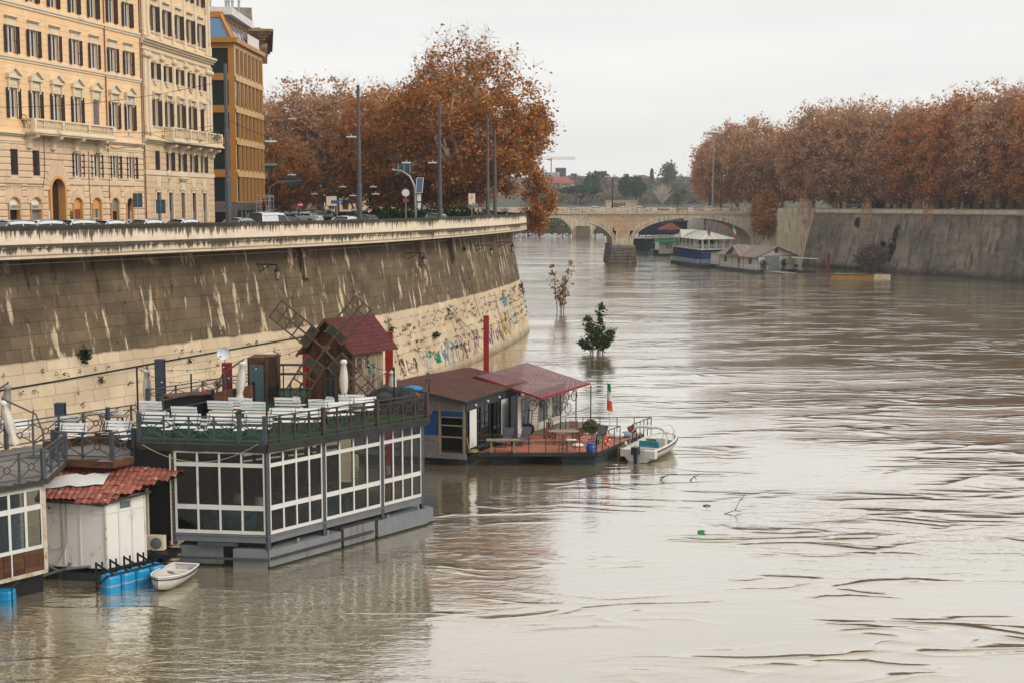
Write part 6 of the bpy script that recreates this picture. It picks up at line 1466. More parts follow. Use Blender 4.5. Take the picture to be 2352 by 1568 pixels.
for x,y,z,a,lb in [(385,1008,ZD,.2,'white folding chair standing at the front railing, left'),(462,1010,ZD,-.3,'white folding chair standing at the front railing, middle'),(550,1010,ZD,.3,'white folding chair left of the corner bench'),(290,1030,ZL,1.0,'white folding chair at the right post of the low terrace'),(690,950,ZD,2.8,'white folding chair left of the windmill window'),(765,950,ZD,2.9,'white folding chair right of the windmill window')]: place(cp0,tuple(G(x,y,z)),fz+a,lb)
# stacked black chairs left of the windmill, bar, screen
sk=thing('stacked_tables','stack of dark upturned tables and chairs left of the windmill','tables',tuple(G(680,925,ZD))); m=MB()
for z in (0,.75,1.2):
    for x in (-.6,.6): m.bar((x,0,z),(x,0,z+.7),.05)
    m.box(-.75,.75,-.3,.3,z+.68,z+.73)
for x in (-.9,-.3,.2,.5): m.bar((x,-.3,0),(x+.05,.2,1.0),.035); m.bar((x,.2,0),(x+.05,-.2,1.0),.035)
m.ob('frame','dark_metal',sk)
for k in range(3): MB().box(-1.3,-.85,-.3,-.27,.45+k*.15,.55+k*.15).ob('back_slat','dark_metal',sk)
pl=thing('plank_screen','low dark brown plank screen wall behind the benches','screen',tuple(G(540,950,ZD))); a,b=G(490,958,ZD),G(583,937,ZD); Tq=frame(a,b)
for k in range(6): MB().box(0,(b-a).length,-.03,.03,ZD+.02+k*.19,ZD+.2+k*.19,Tq).ob('plank','wood_plank',pl,world=True)
for x in (0,(b-a).length): MB().box(x-.06,x+.06,-.06,.06,ZD,ZD+1.3,Tq).ob('post','dark_metal',pl,world=True)
bar=thing('bar_counter','dark outdoor bar counter with bottles and a sloping steel rail','counter',tuple(G(430,958,ZD))); a,b=G(392,962,ZD),G(487,953,ZD); Tq=frame(a,b); Lb=(b-a).length
MB().box(0,Lb,0,.8,ZD,ZD+1.0,Tq).ob('body','dark_void',bar,world=True); MB().box(-.1,Lb+.1,-.15,.9,ZD+1.0,ZD+1.06,Tq).ob('top','wood_plank',bar,world=True); m=MB(); m.bar(Tq@V(-.5,-.3,ZD+.95),Tq@V(Lb,-.3,ZD+1.25),.05); m.bar(Tq@V(-.5,-.3,ZD),Tq@V(-.5,-.3,ZD+1.1),.12); m.bar(Tq@V(-.5,-.3,ZD+.5),Tq@V(Lb,-.3,ZD+.75),.05); m.ob('hand_rail','rail_grey',bar,world=True)
for x,c_,lb in ((1.4,'sign_green','green bottle'),(1.65,'orange','orange bottle'),(1.55,'lamp_white','clear bottle')): tt=MB().lathe([(.04,0),(.04,.16),(.015,.22),(.015,.28)],8).ob('bottle',c_); tt.location=Tq@V(x,.3,ZD+1.06); tag(tt,lb+' standing on the outdoor bar counter','bottle','bottles on the bar counter')
# steel piles
def pile(label,xd,yt,Yd,mat,zb,w=.36,xoff=0):
    p=D(xd,yt,Yd); t=thing('mooring_pile',label,'mooring pile',(p.x,p.y,zb),0,'steel mooring piles'); h=p.z-zb
    m=MB(); m.box(-w/2,w/2,-w/2,-w/2+.05,0,h); m.ob('flange',mat,t); m=MB(); m.box(-w/2,w/2,w/2-.05,w/2,0,h); m.ob('flange',mat,t); MB().box(w/2-.16,w/2-.12,-w/2+.05,w/2-.05,0,h).ob('web',mat,t); MB().box(-w/2,-w/2+.05,-w/2+.05,w/2-.05,0,h).ob('web',mat,t); MB().box(-w/2-.01,w/2+.01,-w/2-.01,w/2+.01,h,h+.03).ob('cap',mat,t); return p,t
pd,_=pile('dark blue grey steel pile behind the low terrace, right of the closed parasol',367,826,62.5,'steel_dark',-1,.42)
pile('short dark steel pile behind the low terrace railing at left',138,926,60,'steel_dark',-1,.42)
pr_,_=pile('red steel pile carrying the satellite dish',521,834,67,'steel_red',-1,.44)
pile('red steel pile just right of the windmill roof',893,763,72,'steel_red',-1,.4)
pile('red steel pile left of the windmill, mostly hidden',704,800,70,'steel_red',-1,.4)
pile('tall red steel pile behind the brown roofed houseboat',1116.5,726,90,'steel_red',-1,.38)
ds=thing('satellite_dish','round white satellite dish on the red pile','satellite dish',(pr_.x-.15,pr_.y-.1,pr_.z)); m=MB(); m.lathe([(.0,.0),(.12,.012),(.22,.04),(.3,.09),(.33,.12)],18,Matrix.Translation((0,0,.52))@Matrix.Rotation(R(78),4,'X')@Matrix.Rotation(R(15),4,'Y')@Matrix.Translation((0,0,-.0)),cap=False); m.ob('reflector','lamp_white',ds,smooth=True); m=MB(); m.tube([(.08,0,0),(.05,.05,.45)],.025,6); m.tube([(-.25,-.1,.3),(-.05,-.4,.42)],.012,5); m.ob('mount','pole_grey',ds); MB().box(-.09,-.02,-.44,-.37,.39,.46).ob('receiver','pole_grey',ds)
# closed parasols
def parasol(label,p,h,kind,lean=(0,0),mat='umbrella',side=1):
    t=thing('parasol',label,'parasol',p,0,'closed parasols on the terrace'); top=V(lean[0],lean[1],h)
    m=MB(); n=14; prof=[(.03,1.0),(.13,.985),(.17,.93),(.1,.9),(.14,.78),(.17,.6),(.16,.45),(.11,.34),(.13,.3),(.2,.2),(.17,.165)]; vs=[];fs=[]; bz=.75 if kind=='post' else 1.0
    base=V(0,0,0) if kind=='post' else V(lean[0]*.25,lean[1]*.25,.45); base=V(0,0,.12*h) if kind=='post' else base
    for i,(r,s) in enumerate(prof):
        c=base.lerp(top,(s-.12)/.88)
        for k in range(n): a=2*math.pi*k/n; rr=r*(1+(.28 if k%2 else -.2)*(1 if i>2 else .3)); vs.append((c.x+rr*math.cos(a),c.y+rr*math.sin(a),c.z+(.04*math.sin(k*2.1) if i==len(prof)-1 else 0)))
    for i in range(len(prof)-1):
        for k in range(n): fs.append((i*n+(k+1)%n,i*n+k,(i+1)*n+k,(i+1)*n+(k+1)%n))
    m.add(vs,fs); m.ob('canopy',mat,t,smooth=True)
    MB().tube([top*.99,top*1.05],.03,6).ob('finial','dark_metal',t)
    m=MB()
    if kind=='post': m.tube([(0,0,0),tuple(top)],.03,6); m.box(-.25,.25,-.25,.25,0,.05)
    else:
        s=side; m.tube([(s*.55,.1,0),(s*.55,.1,1.6),],.04,6); m.tube([(s*1.0,.1,.75),(s*.95,.1,1.1),(s*.7,.1,1.8),(s*.3+lean[0]*.7,.05,h*.92),tuple(top*1.02)],.04,6); m.tube([(s*.55,.1,.55),(s*1.0,.1,.8)],.03,5); m.tube([(s*.55,.1,1.55),(s*.62,.1,2.0)],.03,5); m.box(s*.55-.3,s*.55+.3,-.2,.4,0,.06)
    m.ob('pole','pole_grey',t); return t
parasol('cream closed parasol on a straight post behind the low terrace',tuple(G(340,962,ZL)),2.45,'post')
parasol('cream closed cantilever parasol with curved arm left of the windmill',tuple(G(545,948,ZD)),2.45,'arm',(.32,0),side=-1)
parasol('cream closed parasol right in front of the windmill side wall',tuple(G(791,942,ZD)),2.45,'post')
parasol('cream closed cantilever parasol leaning at the left frame edge',tuple(G(45,1050,ZL)),2.4,'arm',(-.6,0),side=1)
parasol('greyish closed parasol behind the leaning one at the left edge',tuple(G(5,1010,ZL)),2.5,'arm',(.35,0),'umb_grey',side=-1)
parasol('small white open-topped parasol right of the windmill',tuple(G(902,925,ZD)),1.6,'post')
# fixed light poles and light strings
def lpole(label,x,y,z,h,top=None):
    p=G(x,y,z); t=thing('light_pole',label,'pole',tuple(p),0,'string light poles'); MB().tube([(0,0,0),(0,0,h)],.045,6).ob('post','dark_metal',t); MB().box(-.1,.1,-.1,.1,0,.03).ob('foot','dark_metal',t); return V(p.x,p.y,z+h)
L1=lpole('thin dark pole at the left post of the front railing',319,1008,ZD,3.05); L2=lpole('dark pole behind the bar counter',441,950,ZD,1.9); L3=lpole('dark pole left of the cantilever parasol door',572,928,ZD,2.3); L4=lpole('dark pole at the front corner of the turf deck',614,1015,ZD,2.9); L5=lpole('black pole right of the windmill near the railing',906,950,ZD,2.2); L6=lpole('dark pole beside the door of the terrace hut',636,922,ZD,2.3)
WT=V(wm.location.x+1.05,wm.location.y-.5,9.2)
def lights(label,pts,s=.35):
    t=thing('light_string',label,'string lights',tuple(pts[0]),0,'light strings over the terrace'); m=MB(); bl=[]
    for a,b in zip(pts,pts[1:]):
        P=sag(a,b,s,12); m.tube(P,.012,4); bl+=P[1:-1:2]
    m.ob('wire','cable',t,world=True)
    for p in bl: MB().lathe([(.02,.0),(.025,-.05),(.0,-.05)],6,Matrix.Translation(p)).ob('socket','dark_metal',t,world=True); MB().sphere(p-V(0,0,.09),.04,6,5).ob('bulb','lamp_clear',t,world=True)
lights('bulb string from the thin pole to the door pole',[L1,L3]); lights('bulb string from the thin pole past the parasol to the hut pole',[L1,L2+V(0,.2,-.3),L6]); lights('bulb string from the corner pole to the windmill gable',[L6,WT]); lights('bulb string from the windmill to the black pole by the railing',[V(-7.2,62.1,7.8),L5]); lights('bulb string from the corner pole along the right railing',[L4-V(0,0,1.2),L5],.6)
cb=MB(); cb.tube(sag(DK[0]+V(.2,-.15,-.1),DK[1]+V(-.3,-.2,.1),.75,14),.018,4); co_=cb.ob('loose_cable','cable_pale'); tag(co_,'pale loose cable sagging under the front roof edge','cable')
# emergency exit boards on the back rail
ex=thing('notice_board','notice board with a green running man exit sign on the back railing','sign',tuple(D(465,903,66))); Y_=66
p=D(440,912,Y_);q=D(491,893,Y_); w=q.x-p.x; T=Matrix.Translation(-ex.location)
MB().box(p.x,q.x,Y_-.02,Y_+.02,p.z,q.z).ob('board','dark_metal',ex,world=True); 
for a,b,c_ in ((.04,.36,'sign_white'),(.42,.66,'sign_white'),(.74,.96,'sign_white')): MB().box(p.x+w*a,p.x+w*b,Y_-.03,Y_-.02,p.z+.03,q.z-.03).ob('sheet',c_,ex,world=True)
gx=p.x+w*.75; gw=w*.2; gz0,gz1=p.z+.17,q.z-.05
MB().box(gx,gx+gw,Y_-.04,Y_-.03,gz0,gz1).ob('pictogram','sign_green',ex,world=True)
m=MB(); cx=gx+gw/2; cz=(gz0+gz1)/2; m.sphere((cx+.03,Y_-.045,cz+.07),.02,6,4,sq=(1,.2,1)); m.bar((cx+.02,Y_-.045,cz+.05),(cx,Y_-.045,cz-.01),.03,.004,up=(0,1,0)); m.bar((cx,Y_-.045,cz-.01),(cx+.04,Y_-.045,cz-.06),.018,.004,up=(0,1,0)); m.bar((cx,Y_-.045,cz-.01),(cx-.05,Y_-.045,cz-.05),.018,.004,up=(0,1,0)); m.bar((cx+.02,Y_-.045,cz+.04),(cx+.06,Y_-.045,cz+.01),.014,.004,up=(0,1,0)); m.bar((cx+.02,Y_-.045,cz+.04),(cx-.03,Y_-.045,cz+.02),.014,.004,up=(0,1,0)); m.ob('running_figure','sign_white',ex,world=True)
for k,(tx,dz) in enumerate((('USCITA DI',.12),('EMERGENZA',.07))): put(text_mesh(tx,.042,'lettering','sign_ink',.001),'lettering',ex,T@Matrix.Translation((gx+gw/2,Y_-.034,p.z+dz))@Matrix.Rotation(R(90),4,'X'))
hut2=thing('terrace_kiosk','dark kiosk door with pale shutters behind the plank screen','kiosk',tuple(G(598,925,ZD))); q=hut2.location
MB().box(-.55,.75,0,1.5,0,2.25).ob('wall','wood_plank',hut2); MB().box(-.5,.2,-.05,0,0,1.9).ob('door','door_glass',hut2); MB().box(.25,.8,-.08,.0,0,2.3).ob('side_board','wood_plank',hut2)
# covered heap and orange board at the far rail end
hp=thing('covered_heap','heap under black and grey plastic sheets at the far end of the turf deck','heap',tuple(G(905,945,ZD))); hr2=random.Random(2); P_=[]
for j in range(8):
    P_.append([V(-1.6+3.4*i/13,-.9+1.9*j/7,max(0,(1.1+.25*hr2.random())*abs(math.sin(math.pi*i/13))**.5*abs(math.sin(math.pi*j/7))**.6) ) for i in range(14)])
MB().sheet(P_).ob('sheet','bag_black',hp); m=MB(); m.sphere((.9,.3,1.05),.35,9,6,sq=(1.3,.8,.5)); m.ob('blue_bag','bag_blue',hp); m=MB(); m.sphere((-.4,-.6,.75),.4,9,6,sq=(1.2,.6,.7)); m.ob('grey_bag','tar',hp)
ob_=MB(); Q=[(0,0),(.25,.0),(.32,.45),(.28,.85),(.12,1.0),(-.02,.75)]; ob_.prism(Q,-.04,.04); o=ob_.ob('orange_board','orange_brown'); p=G(951,950,ZD); o.location=(p.x,p.y+.3,ZD); tag(o,'orange paddle shaped board leaning inside the far corner railing','board')
# things behind the glass
for lb,x,y,mat in (('white drum shade floor lamp behind the front window',3.4,.7,'lampshade'),('rattan shade floor lamp behind the front window',2.3,1.2,'shade_cloth'),('white shade lamp deep inside behind the right windows',None,None,'lampshade')):
    p=(TFr@V(x,y,1.36)) if x else TRt@V(8.3,1.3,1.36); t=thing('floor_lamp',lb,'lamp',tuple(p),0,'floor lamps in the glass room'); MB().tube([(0,0,0),(0,0,1.15)],.015,6).ob('stem','brass',t); MB().lathe([(.2,1.1),(.17,1.45)],14).ob('shade',mat,t); MB().lathe([(.14,0),(.14,.02)],10).ob('base','brass',t)
for lb,p in (('low pale sofa behind the front window',TFr@V(1.8,1.6,1.36)),('low sofa behind the middle right windows',TRt@V(4.5,1.5,1.36))):
    t=thing('sofa',lb,'sofa',tuple(p),0,'sofas in the glass room'); MB().box(-.9,.9,-.35,.35,0,.35).ob('seat','curtain',t); MB().box(-.9,.9,.3,.5,0,.65).ob('backrest','curtain',t); MB().box(-1.05,-.9,-.35,.5,0,.5).ob('arm','curtain',t); MB().box(.9,1.05,-.35,.5,0,.5).ob('arm','curtain',t)
for k in range(4):
    p=TRt@V(1.6+k*1.6,2.4,1.36); copy_tree(tp0,tuple(p),.5,['round first','second','third','fourth'][k].replace('round ','')+' dining table seen through the right hand windows',group='dining tables in the glass room')
# ================================================================ brown roofed houseboat
uh=V(.39,.92,0).normalized(); fh=V(.963,-.27,0).normalized(); hc=V(-2.67,73.75,0); ZH=.8
hs2=thing('houseboat','grey houseboat with brown shingle roof, blue panels and tall glazed side','houseboat',tuple(hc))
hL=hc-fh*7.0; hLen=8.2; Tf2=frame(hL,hc); Ts2=frame(hc,hc+uh*hLen); zEv,zRg=3.75,4.5
rgF=hc-fh*3.6+V(0,0,4.62)-uh*.6; rgB=rgF+uh*9.3; eF=hc+fh*.28+V(0,0,3.88)-uh*.6; eB=eF+uh*9.3; wF=hc-fh*7.4+V(0,0,3.85)-uh*.6; wB=wF+uh*9.3
shingle_field(hs2,eF,eB,rgB,rgF,26,24,'shingle_brown','shingle',.012,300,False); shingle_field(hs2,wB,wF,rgF,rgB,20,14,'shingle_brown','shingle',.012,0,False)
m=MB(); m.add([eF,eB,rgB,rgF,wF,wB],[(0,1,2,3)]); m.add([wF,wB,rgB,rgF],[(3,2,1,0)]); m.ob('roof_deck','house_dark',hs2,world=True)
m=MB(); dz=V(0,0,-.06); m.bar(eF+dz,rgF+dz,.06,.13); m.bar(rgF+dz,wF+dz,.06,.13); m.bar(eF+dz,eB+dz,.06,.12); m.ob('roof_trim','house_dark',hs2,world=True)
gab=lambda x: zEv+(x/7.0)*0+ (zRg-zEv)*(1-abs(x-3.4)/3.6 if x>3.4 else x/3.4*1.0)
m=MB(); m.prism([(0,3.25),(7,3.25),(7,3.72),(3.4,4.42),(0,3.72)],-.01,.05,Tf2); m.ob('gable_panel','house_grey',hs2,world=True)
for x0,x1,z0,z1,mt_ in ((3.2,5.35,1.75,3.22,'house_blue'),(5.55,6.85,2.85,3.22,'house_blue'),(0,3.1,.9,3.22,'house_grey')): MB().box(x0,x1,0,.05,z0,z1,Tf2).ob('panel',mt_,hs2,world=True)
for j,(z0,z1) in enumerate(((.75,1.1),(1.12,1.42),(1.44,1.7))): MB().box(3.2,5.4,-.02,.04,z0,z1,Tf2).ob('board','house_grey',hs2,world=True)
for z0,z1 in ((.95,1.65),(1.75,2.35),(2.4,2.82)): MB().box(5.6,6.82,.02,.03,z0,z1,Tf2).ob('pane','house_glass',hs2,world=True)
m=MB()
for x in (3.15,5.47,6.93): m.box(x-.07,x+.07,-.04,.06,.7,3.75,Tf2)
for z in (1.7,2.37,2.85,3.23): m.box(5.5,6.9,-.03,.05,z-.035,z+.035,Tf2)
m.box(3.1,5.5,-.03,.05,3.2,3.27,Tf2); m.box(3.1,5.5,-.03,.05,1.69,1.76,Tf2); m.ob('timber_frame','teak_old',hs2,world=True)
MB().box(0,7.05,-.06,.1,.45,.76,Tf2).ob('sill_beam','house_grey',hs2,world=True)
# glazed side towards the deck
sx=[.12,.5,1.45,1.7,2.1,3.35,4.55,5.05,6.15,6.45,6.85,8.1]
kinds=['g','w','d','g3','G','G','g3','w','d','g','g']
for (a,b,k_) in zip(sx,sx[1:],kinds):
    if k_=='w': MB().box(a,b,-.06,-.02,1.0,3.2,Ts2).ob('white_shade','white_paint',hs2,world=True)
    elif k_ in 'gG' or k_=='g3': MB().add([(a,0,.95),(b,0,.95),(b,0,3.2),(a,0,3.2)],[(0,1,2,3)],Ts2).ob('pane','house_glass',hs2,world=True)
m=MB()
for x in sx: m.box(x-.045,x+.045,-.05,.05,.8,3.3,Ts2)
for a,b,k_ in zip(sx,sx[1:],kinds):
    if k_ in('g','g3'): [m.box(a,b,-.03,.03,z-.03,z+.03,Ts2) for z in (1.7,2.4)]
m.box(0,hLen,-.05,.05,.78,.98,Ts2); m.box(0,hLen,-.08,.08,3.2,3.66,Ts2); m.ob('glazing_frame','house_dark',hs2,world=True)
for x in (1.2,2.9,4.6): MB().sphere(Ts2@V(x,-.12,3.42),.09,8,6).ob('bulkhead_light','lamp_clear',hs2,world=True)
MB().box(.0,8.0,2.2,2.3,.8,3.6,Ts2).ob('inner_wall','house_grey',hs2,world=True); MB().box(.2,8.0,.1,5.4,.7,.8,Ts2).ob('floor','teak_old',hs2,world=True); MB().box(0,7,5.6,5.7,.8,3.6,Tf2).ob('back_wall','house_grey',hs2,world=True); MB().box(0,.1,0,8,.8,3.8,Tf2).ob('side_wall','house_grey',hs2,world=True)
MB().box(.3,6.9,.4,7.6,-.6,.45,Tf2).ob('pontoon','pontoon_dark',hs2,world=True); m=MB(); m.box(1.5,5.0,-.5,-.42,.22,.3,Tf2); [m.bar(Tf2@V(x,-.46,.26),Tf2@V(x,0,.5),.05) for x in (2,3.2,4.6)]; m.bar(Tf2@V(0,-.1,.55),Tf2@V(1.4,-.4,.3),.05); m.ob('step_rail','rail_brown',hs2,world=True)
hose=MB(); hose.tube([Ts2@V(.05,-.08,1.7),Ts2@V(.1,-.15,1.2),Ts2@V(.25,-.2,.82)]+[Ts2@V(.6+.28*math.cos(a),-.32+.2*math.sin(a),.83+.004*a) for a in np.linspace(2,20,36)],.022,5); ho=hose.ob('garden_hose','yellow_hose'); tag(ho,'coiled yellow hose on the deck corner by the houseboat','hose')
# ---- orange deck
dk=thing('timber_deck','orange timber deck with black railing floating beside the houseboat','deck',(-1.87,74.2,0)); F0,F1=V(-1.95,74.15,0),V(4.85,74.15,0); us=V(.47,.883,0).normalized(); dl=7.0; B0,B1=F0+us*dl,F1+us*dl
Wd=wmat(dk).inverted(); npl=48; 
for k in range(npl):
    a=k/npl; b=(k+1)/npl; p=F0.lerp(B0,a); w=(F0-B0).length/npl; q=F1.lerp(B1,a); 
    pts=[F0.lerp(B0,a+.04/npl),F1.lerp(B1,a+.04/npl),F1.lerp(B1,b-.04/npl),F0.lerp(B0,b-.04/npl)]; c=pts[0]
    put(MB().slab([((v-c).x,(v-c).y) for v in pts],0,.035).mesh('deck_plank','deck_orange'),'deck_plank',dk,Wd@Matrix.Translation((c.x,c.y,ZH-.035)))
m=MB(); m.bar(F0+V(0,-.02,.66),F1+V(0,-.02,.66),.08,.2); m.bar(F1+V(.04,0,.66),B1+V(.04,0,.66),.08,.2); m.bar(F0+V(0,0,.64),B0+V(0,0,.64),.08,.18); m.ob('edge_beam','house_dark',dk,world=True)
for a,b,c_,d_ in ((.7,2.3,.35,6),(4.9,6.75,.25,6.2)): MB().slab([(F0+V(a,c_,0))[:2],(F0+V(b,c_,0))[:2],(F0+V(b,0,0)+us*d_)[:2],(F0+V(a,0,0)+us*d_)[:2]],-.6,.56).ob('pontoon','pontoon_dark',dk,world=True)
def drail(P,Q,n,skip=()):
    m=MB(); m.bar(P+V(0,0,ZH+1.0),Q+V(0,0,ZH+1.0),.05,.04); o=m.ob('railing','rail_brown',dk,world=True)
    for k in range(n+1): q=P.lerp(Q,k/n); MB().bar(q+V(0,0,.6),q+V(0,0,ZH+1.0),.05).ob('post','house_dark',o,world=True)
    for z in (.35,.68): MB().tube([P+V(0,0,ZH+z),Q+V(0,0,ZH+z)],.008,4).ob('wire','galv',o,world=True)
drail(F0,F1,7); drail(F1,F1+us*3.4,4); drail(F1+us*4.0+V(.5,0,0),B1+V(.5,0,0),5); drail(B1+V(.5,0,0),B0+V(2.0,0,0),5); drail(F1+us*3.4,F1+us*3.4+V(-1.6,0.2,0),2)
for j in range(4): MB().box(0,3.6,-.04,.04,.02+j*.2,.2+j*.2,frame(F1+us*1.6+V(.6,0,0),F1+us*5.2+V(.75,0,0))).ob('dock_board','boat_wood',dk,world=True)
# ---- second houseboat with red sheet roof
h3=thing('houseboat','white boarded houseboat with dark red sheet metal roof and porch','houseboat',(0,80,0))
e0,e1=V(1.75,78.2,3.28),V(5.1,84.9,3.28); r0,r1=V(-2.2,79.6,4.45),V(1.0,86.6,4.45)
npn=20
for k in range(npn):
    a,b=k/npn,(k+1)/npn; P=[e0.lerp(e1,a+.003),e0.lerp(e1,b-.003),r0.lerp(r1,b-.003),r0.lerp(r1,a+.003)]; up_=V(0,0,.03); c=P[0]
    put(MB().add([v-c for v in P]+[P[0]-c-up_,P[1]-c-up_],[(0,1,2,3),(0,4,5,1)]).mesh('roof_sheet','roof_red'),'roof_sheet',h3,wmat(h3).inverted()@Matrix.Translation(c))
m=MB(); l0,l1=r0+V(-3.4,1.4,-1.1),r1+V(-3.4,1.4,-1.1); m.add([r0,r1,l1,l0],[(0,1,2,3)]); m.ob('roof_sheet','roof_pale',h3,world=True); MB().bar(e0,e1,.06,.14).ob('fascia','steel_red',h3,world=True); MB().bar(e0,r0,.06,.12).ob('fascia','steel_red',h3,world=True)
wi0,wi1=V(.35,78.9,0),V(3.55,85.2,0); Tw3=frame(wi0,wi1); lw3=(wi1-wi0).length
for j in range(10): MB().box(0,lw3,-.0-.008*(j%2),.06,ZH+j*.25,ZH+j*.25+.245,Tw3).ob('wall_board','house_white',h3,world=True)
MB().box(-.9,0,0,.06,ZH,3.4,Tw3).ob('porch_screen','house_dark',h3,world=True)
for a,b in ((.5,1.5),(3.0,4.1),(5.0,6.0)): f_=MB(); f_.box(a-.06,b+.06,-.05,-.01,1.3,3.1,Tw3); f_=f_.ob('window','teak_old',h3,world=True); MB().box(a,b,-.06,-.05,1.38,3.04,Tw3).ob('pane','win_glass',f_,world=True); MB().box((a+b)/2-.03,(a+b)/2+.03,-.075,-.06,1.38,3.04,Tw3).ob('mullion','teak_old',f_,world=True)
pf=[wi0,wi1,wi1+V(1.7,-.5,0),wi0+V(1.7,-.5,0)]
for k in range(14):
    P=[pf[0].lerp(pf[1],k/14+.002),pf[0].lerp(pf[1],(k+1)/14-.002),pf[3].lerp(pf[2],(k+1)/14-.002),pf[3].lerp(pf[2],k/14+.002)]; MB().slab([v[:2] for v in P],ZH-.1,ZH-.04).ob('porch_plank','deck_grey',h3,world=True)
for k in range(4): q=pf[3].lerp(pf[2],k/3); MB().tube([q+V(-.1,.05,ZH),q+V(-.1,.05,3.2)],.04,6).ob('porch_post','rail_brown',h3,world=True)
m=MB(); m=MB(); [m.bar(pf[3].lerp(pf[2],.1)+V(-.1,0,ZH+z),pf[2]+V(-.1,0,ZH+z),.05) for z in (.95,)]; m.ob('porch_rail','teak_old',h3,world=True)
MB().slab([v[:2] for v in (wi0+V(-3,1,0),wi0+V(1.3,-.2,0),wi1+V(1.3,-.3,0),wi1+V(-3,1,0))],-.5,ZH-.12).ob('pontoon','pontoon_dark',h3,world=True)
MB().box(0,lw3,3.2,3.3,ZH,3.9,Tw3).ob('rear_wall','house_white',h3,world=True)
# bicycles
def bike_proto():
    t=thing('bicycle','','bicycle',(0,0,0),0,'bicycles on the houseboat porch')
    for x in (-.5,.5):
        o=MB(); o.tube([(x+.33*math.cos(a),0,.34+.33*math.sin(a)) for a in np.linspace(0,2*math.pi,19)],.025,5,cap=False); o=o.ob('wheel','tyre',t); s=MB(); [s.tube([(x,0,.34),(x+.31*math.cos(a),0,.34+.31*math.sin(a))],.005,3) for a in np.linspace(0,6.28,9)[:-1]]; s.ob('spoke','galv',o)
    m=MB(); [m.tube([a,b],.022,5) for a,b in (((-.5,0,.34),(-.05,0,.3)),((-.05,0,.3),(-.18,0,.82)),((-.18,0,.75),(.36,0,.78)),((-.05,0,.3),(.38,0,.7)),((.5,0,.34),(.34,0,.92)),((-.5,0,.34),(-.18,0,.72)))]; m.ob('frame','dark_metal',t)
    m=MB(); m.tube([(.34,-.28,.98),(.36,0,.95),(.34,.28,.98)],.018,5); m.ob('handlebar','dark_metal',t); m=MB(); m.sphere((-.2,0,.86),.1,8,5,sq=(1.3,.7,.35)); m.ob('saddle','tyre',t); return t
bk0=bike_proto(); place(bk0,tuple(Tw3@V(2.6,-.9,ZH)),math.atan2(wi1.y-wi0.y,wi1.x-wi0.x)+.2,'bicycle standing on the porch floor of the white houseboat')
b_=copy_tree(bk0,tuple(Tw3@V(1.4,-.75,2.35)),.6,'bicycle hanging under the front of the red porch roof'); b_=copy_tree(bk0,tuple(Tw3@V(4.6,-.95,1.6)),.9,'bicycle hung on the porch post of the white houseboat'); b_=copy_tree(bk0,tuple(Tw3@V(5.6,-.95,2.3)),.95,'bicycle wheel up under the far end of the red porch roof')
ld=thing('ladder','grey wooden ladder leaning on the white houseboat wall','ladder',tuple(Tw3@V(1.75,-.25,ZH))); m=MB(); [m.bar((x,0,0),(x+.1,.25,1.4),.05) for x in (-.2,.2)]; m.ob('rail','teak_old',ld); [MB().bar((-.2+.02*k,.03*k,.15+.18*k),(.2+.02*k,.03*k,.15+.18*k),.03).ob('rung','teak_old',ld) for k in range(7)]
ty=thing('spare_tyre','black tyre leaning on the white houseboat wall','tyre',tuple(Tw3@V(.9,-.3,ZH))); MB().tube([(.28*math.cos(a),0,.4+.28*math.sin(a)) for a in np.linspace(0,2*math.pi,17)],.1,6,cap=False).ob('tread','tyre',ty); MB().lathe([(.18,-.05),(.18,.05)],12,Matrix.Translation((0,0,.4))@Matrix.Rotation(R(90),4,'X')).ob('rim','pole_grey',ty)
# deck furniture
def dch_proto():
    t=thing('deck_chair','','chair',(0,0,0),0,'reddish folding chairs on the timber deck'); m=MB()
    for x in (-.24,.24): m.bar((x,-.25,.42),(x,.22,0),.03); m.bar((x,.34,.95),(x,-.22,0),.03); m.bar((x,-.26,.6),(x,.24,.6),.035)
    m.bar((-.24,0,.21),(.24,0,.21),.02)
    m.ob('frame','teak',t)
    for k in range(5): MB().box(-.22,.22,-.22+k*.09,-.15+k*.09,.42,.44).ob('seat_slat','teak',t)
    for k in range(7): MB().bar((-.18+k*.06,.2,.5),(-.18+k*.06,.33,.9),.03,.015).ob('back_slat','teak',t)
    return t
dc=dch_proto(); 
def DP(xz,yz,z=ZH): return tuple(G((1900+xz*.3827)*.57422,(1350+yz*.3827)*.57422,z))
tb=thing('deck_table','oval weathered teak table on the timber deck','table',DP(930,1100)); m=MB(); m.slab([(.95*math.copysign(abs(math.cos(a))**.7,math.cos(a)),.45*math.copysign(abs(math.sin(a))**.7,math.sin(a))) for a in np.linspace(0,2*math.pi,24)[:-1]],.71,.75); m.ob('tabletop','teak_old',tb)
for x in (-.5,.5):
    for y in (-.25,.25): MB().bar((x,y,0),(x,y,.71),.06).ob('leg','teak',tb)
for xz,yz,a,lb in ((790,1110,1.35,'left of the oval table, nearest the camera side'),(800,1040,1.5,'left of the oval table at the back'),(1030,1000,3.1,'at the far head of the oval table'),(1085,1090,-1.3,'right of the oval table'),(1050,1110,-1.6,'at the front right of the oval table'),(920,1190,0.1,'standing by itself at the front railing')): place(dc,DP(xz,yz),a,'reddish teak folding chair '+lb)
st_=thing('side_table','small white topped side table beside the front teak chair','table',DP(1000,1165)); MB().box(-.3,.3,-.25,.25,.55,.58).ob('tabletop','white_paint',st_); m=MB(); [m.bar((x,y,0),(x,y,.55),.025) for x in (-.25,.25) for y in (-.2,.2)]; m.ob('frame','dark_metal',st_)
wt_=thing('bench_table','long grey wooden bench table behind the front railing','table',DP(290,1195)); MB().box(-.95,.95,-.28,.28,.7,.76).ob('tabletop','teak_old',wt_)
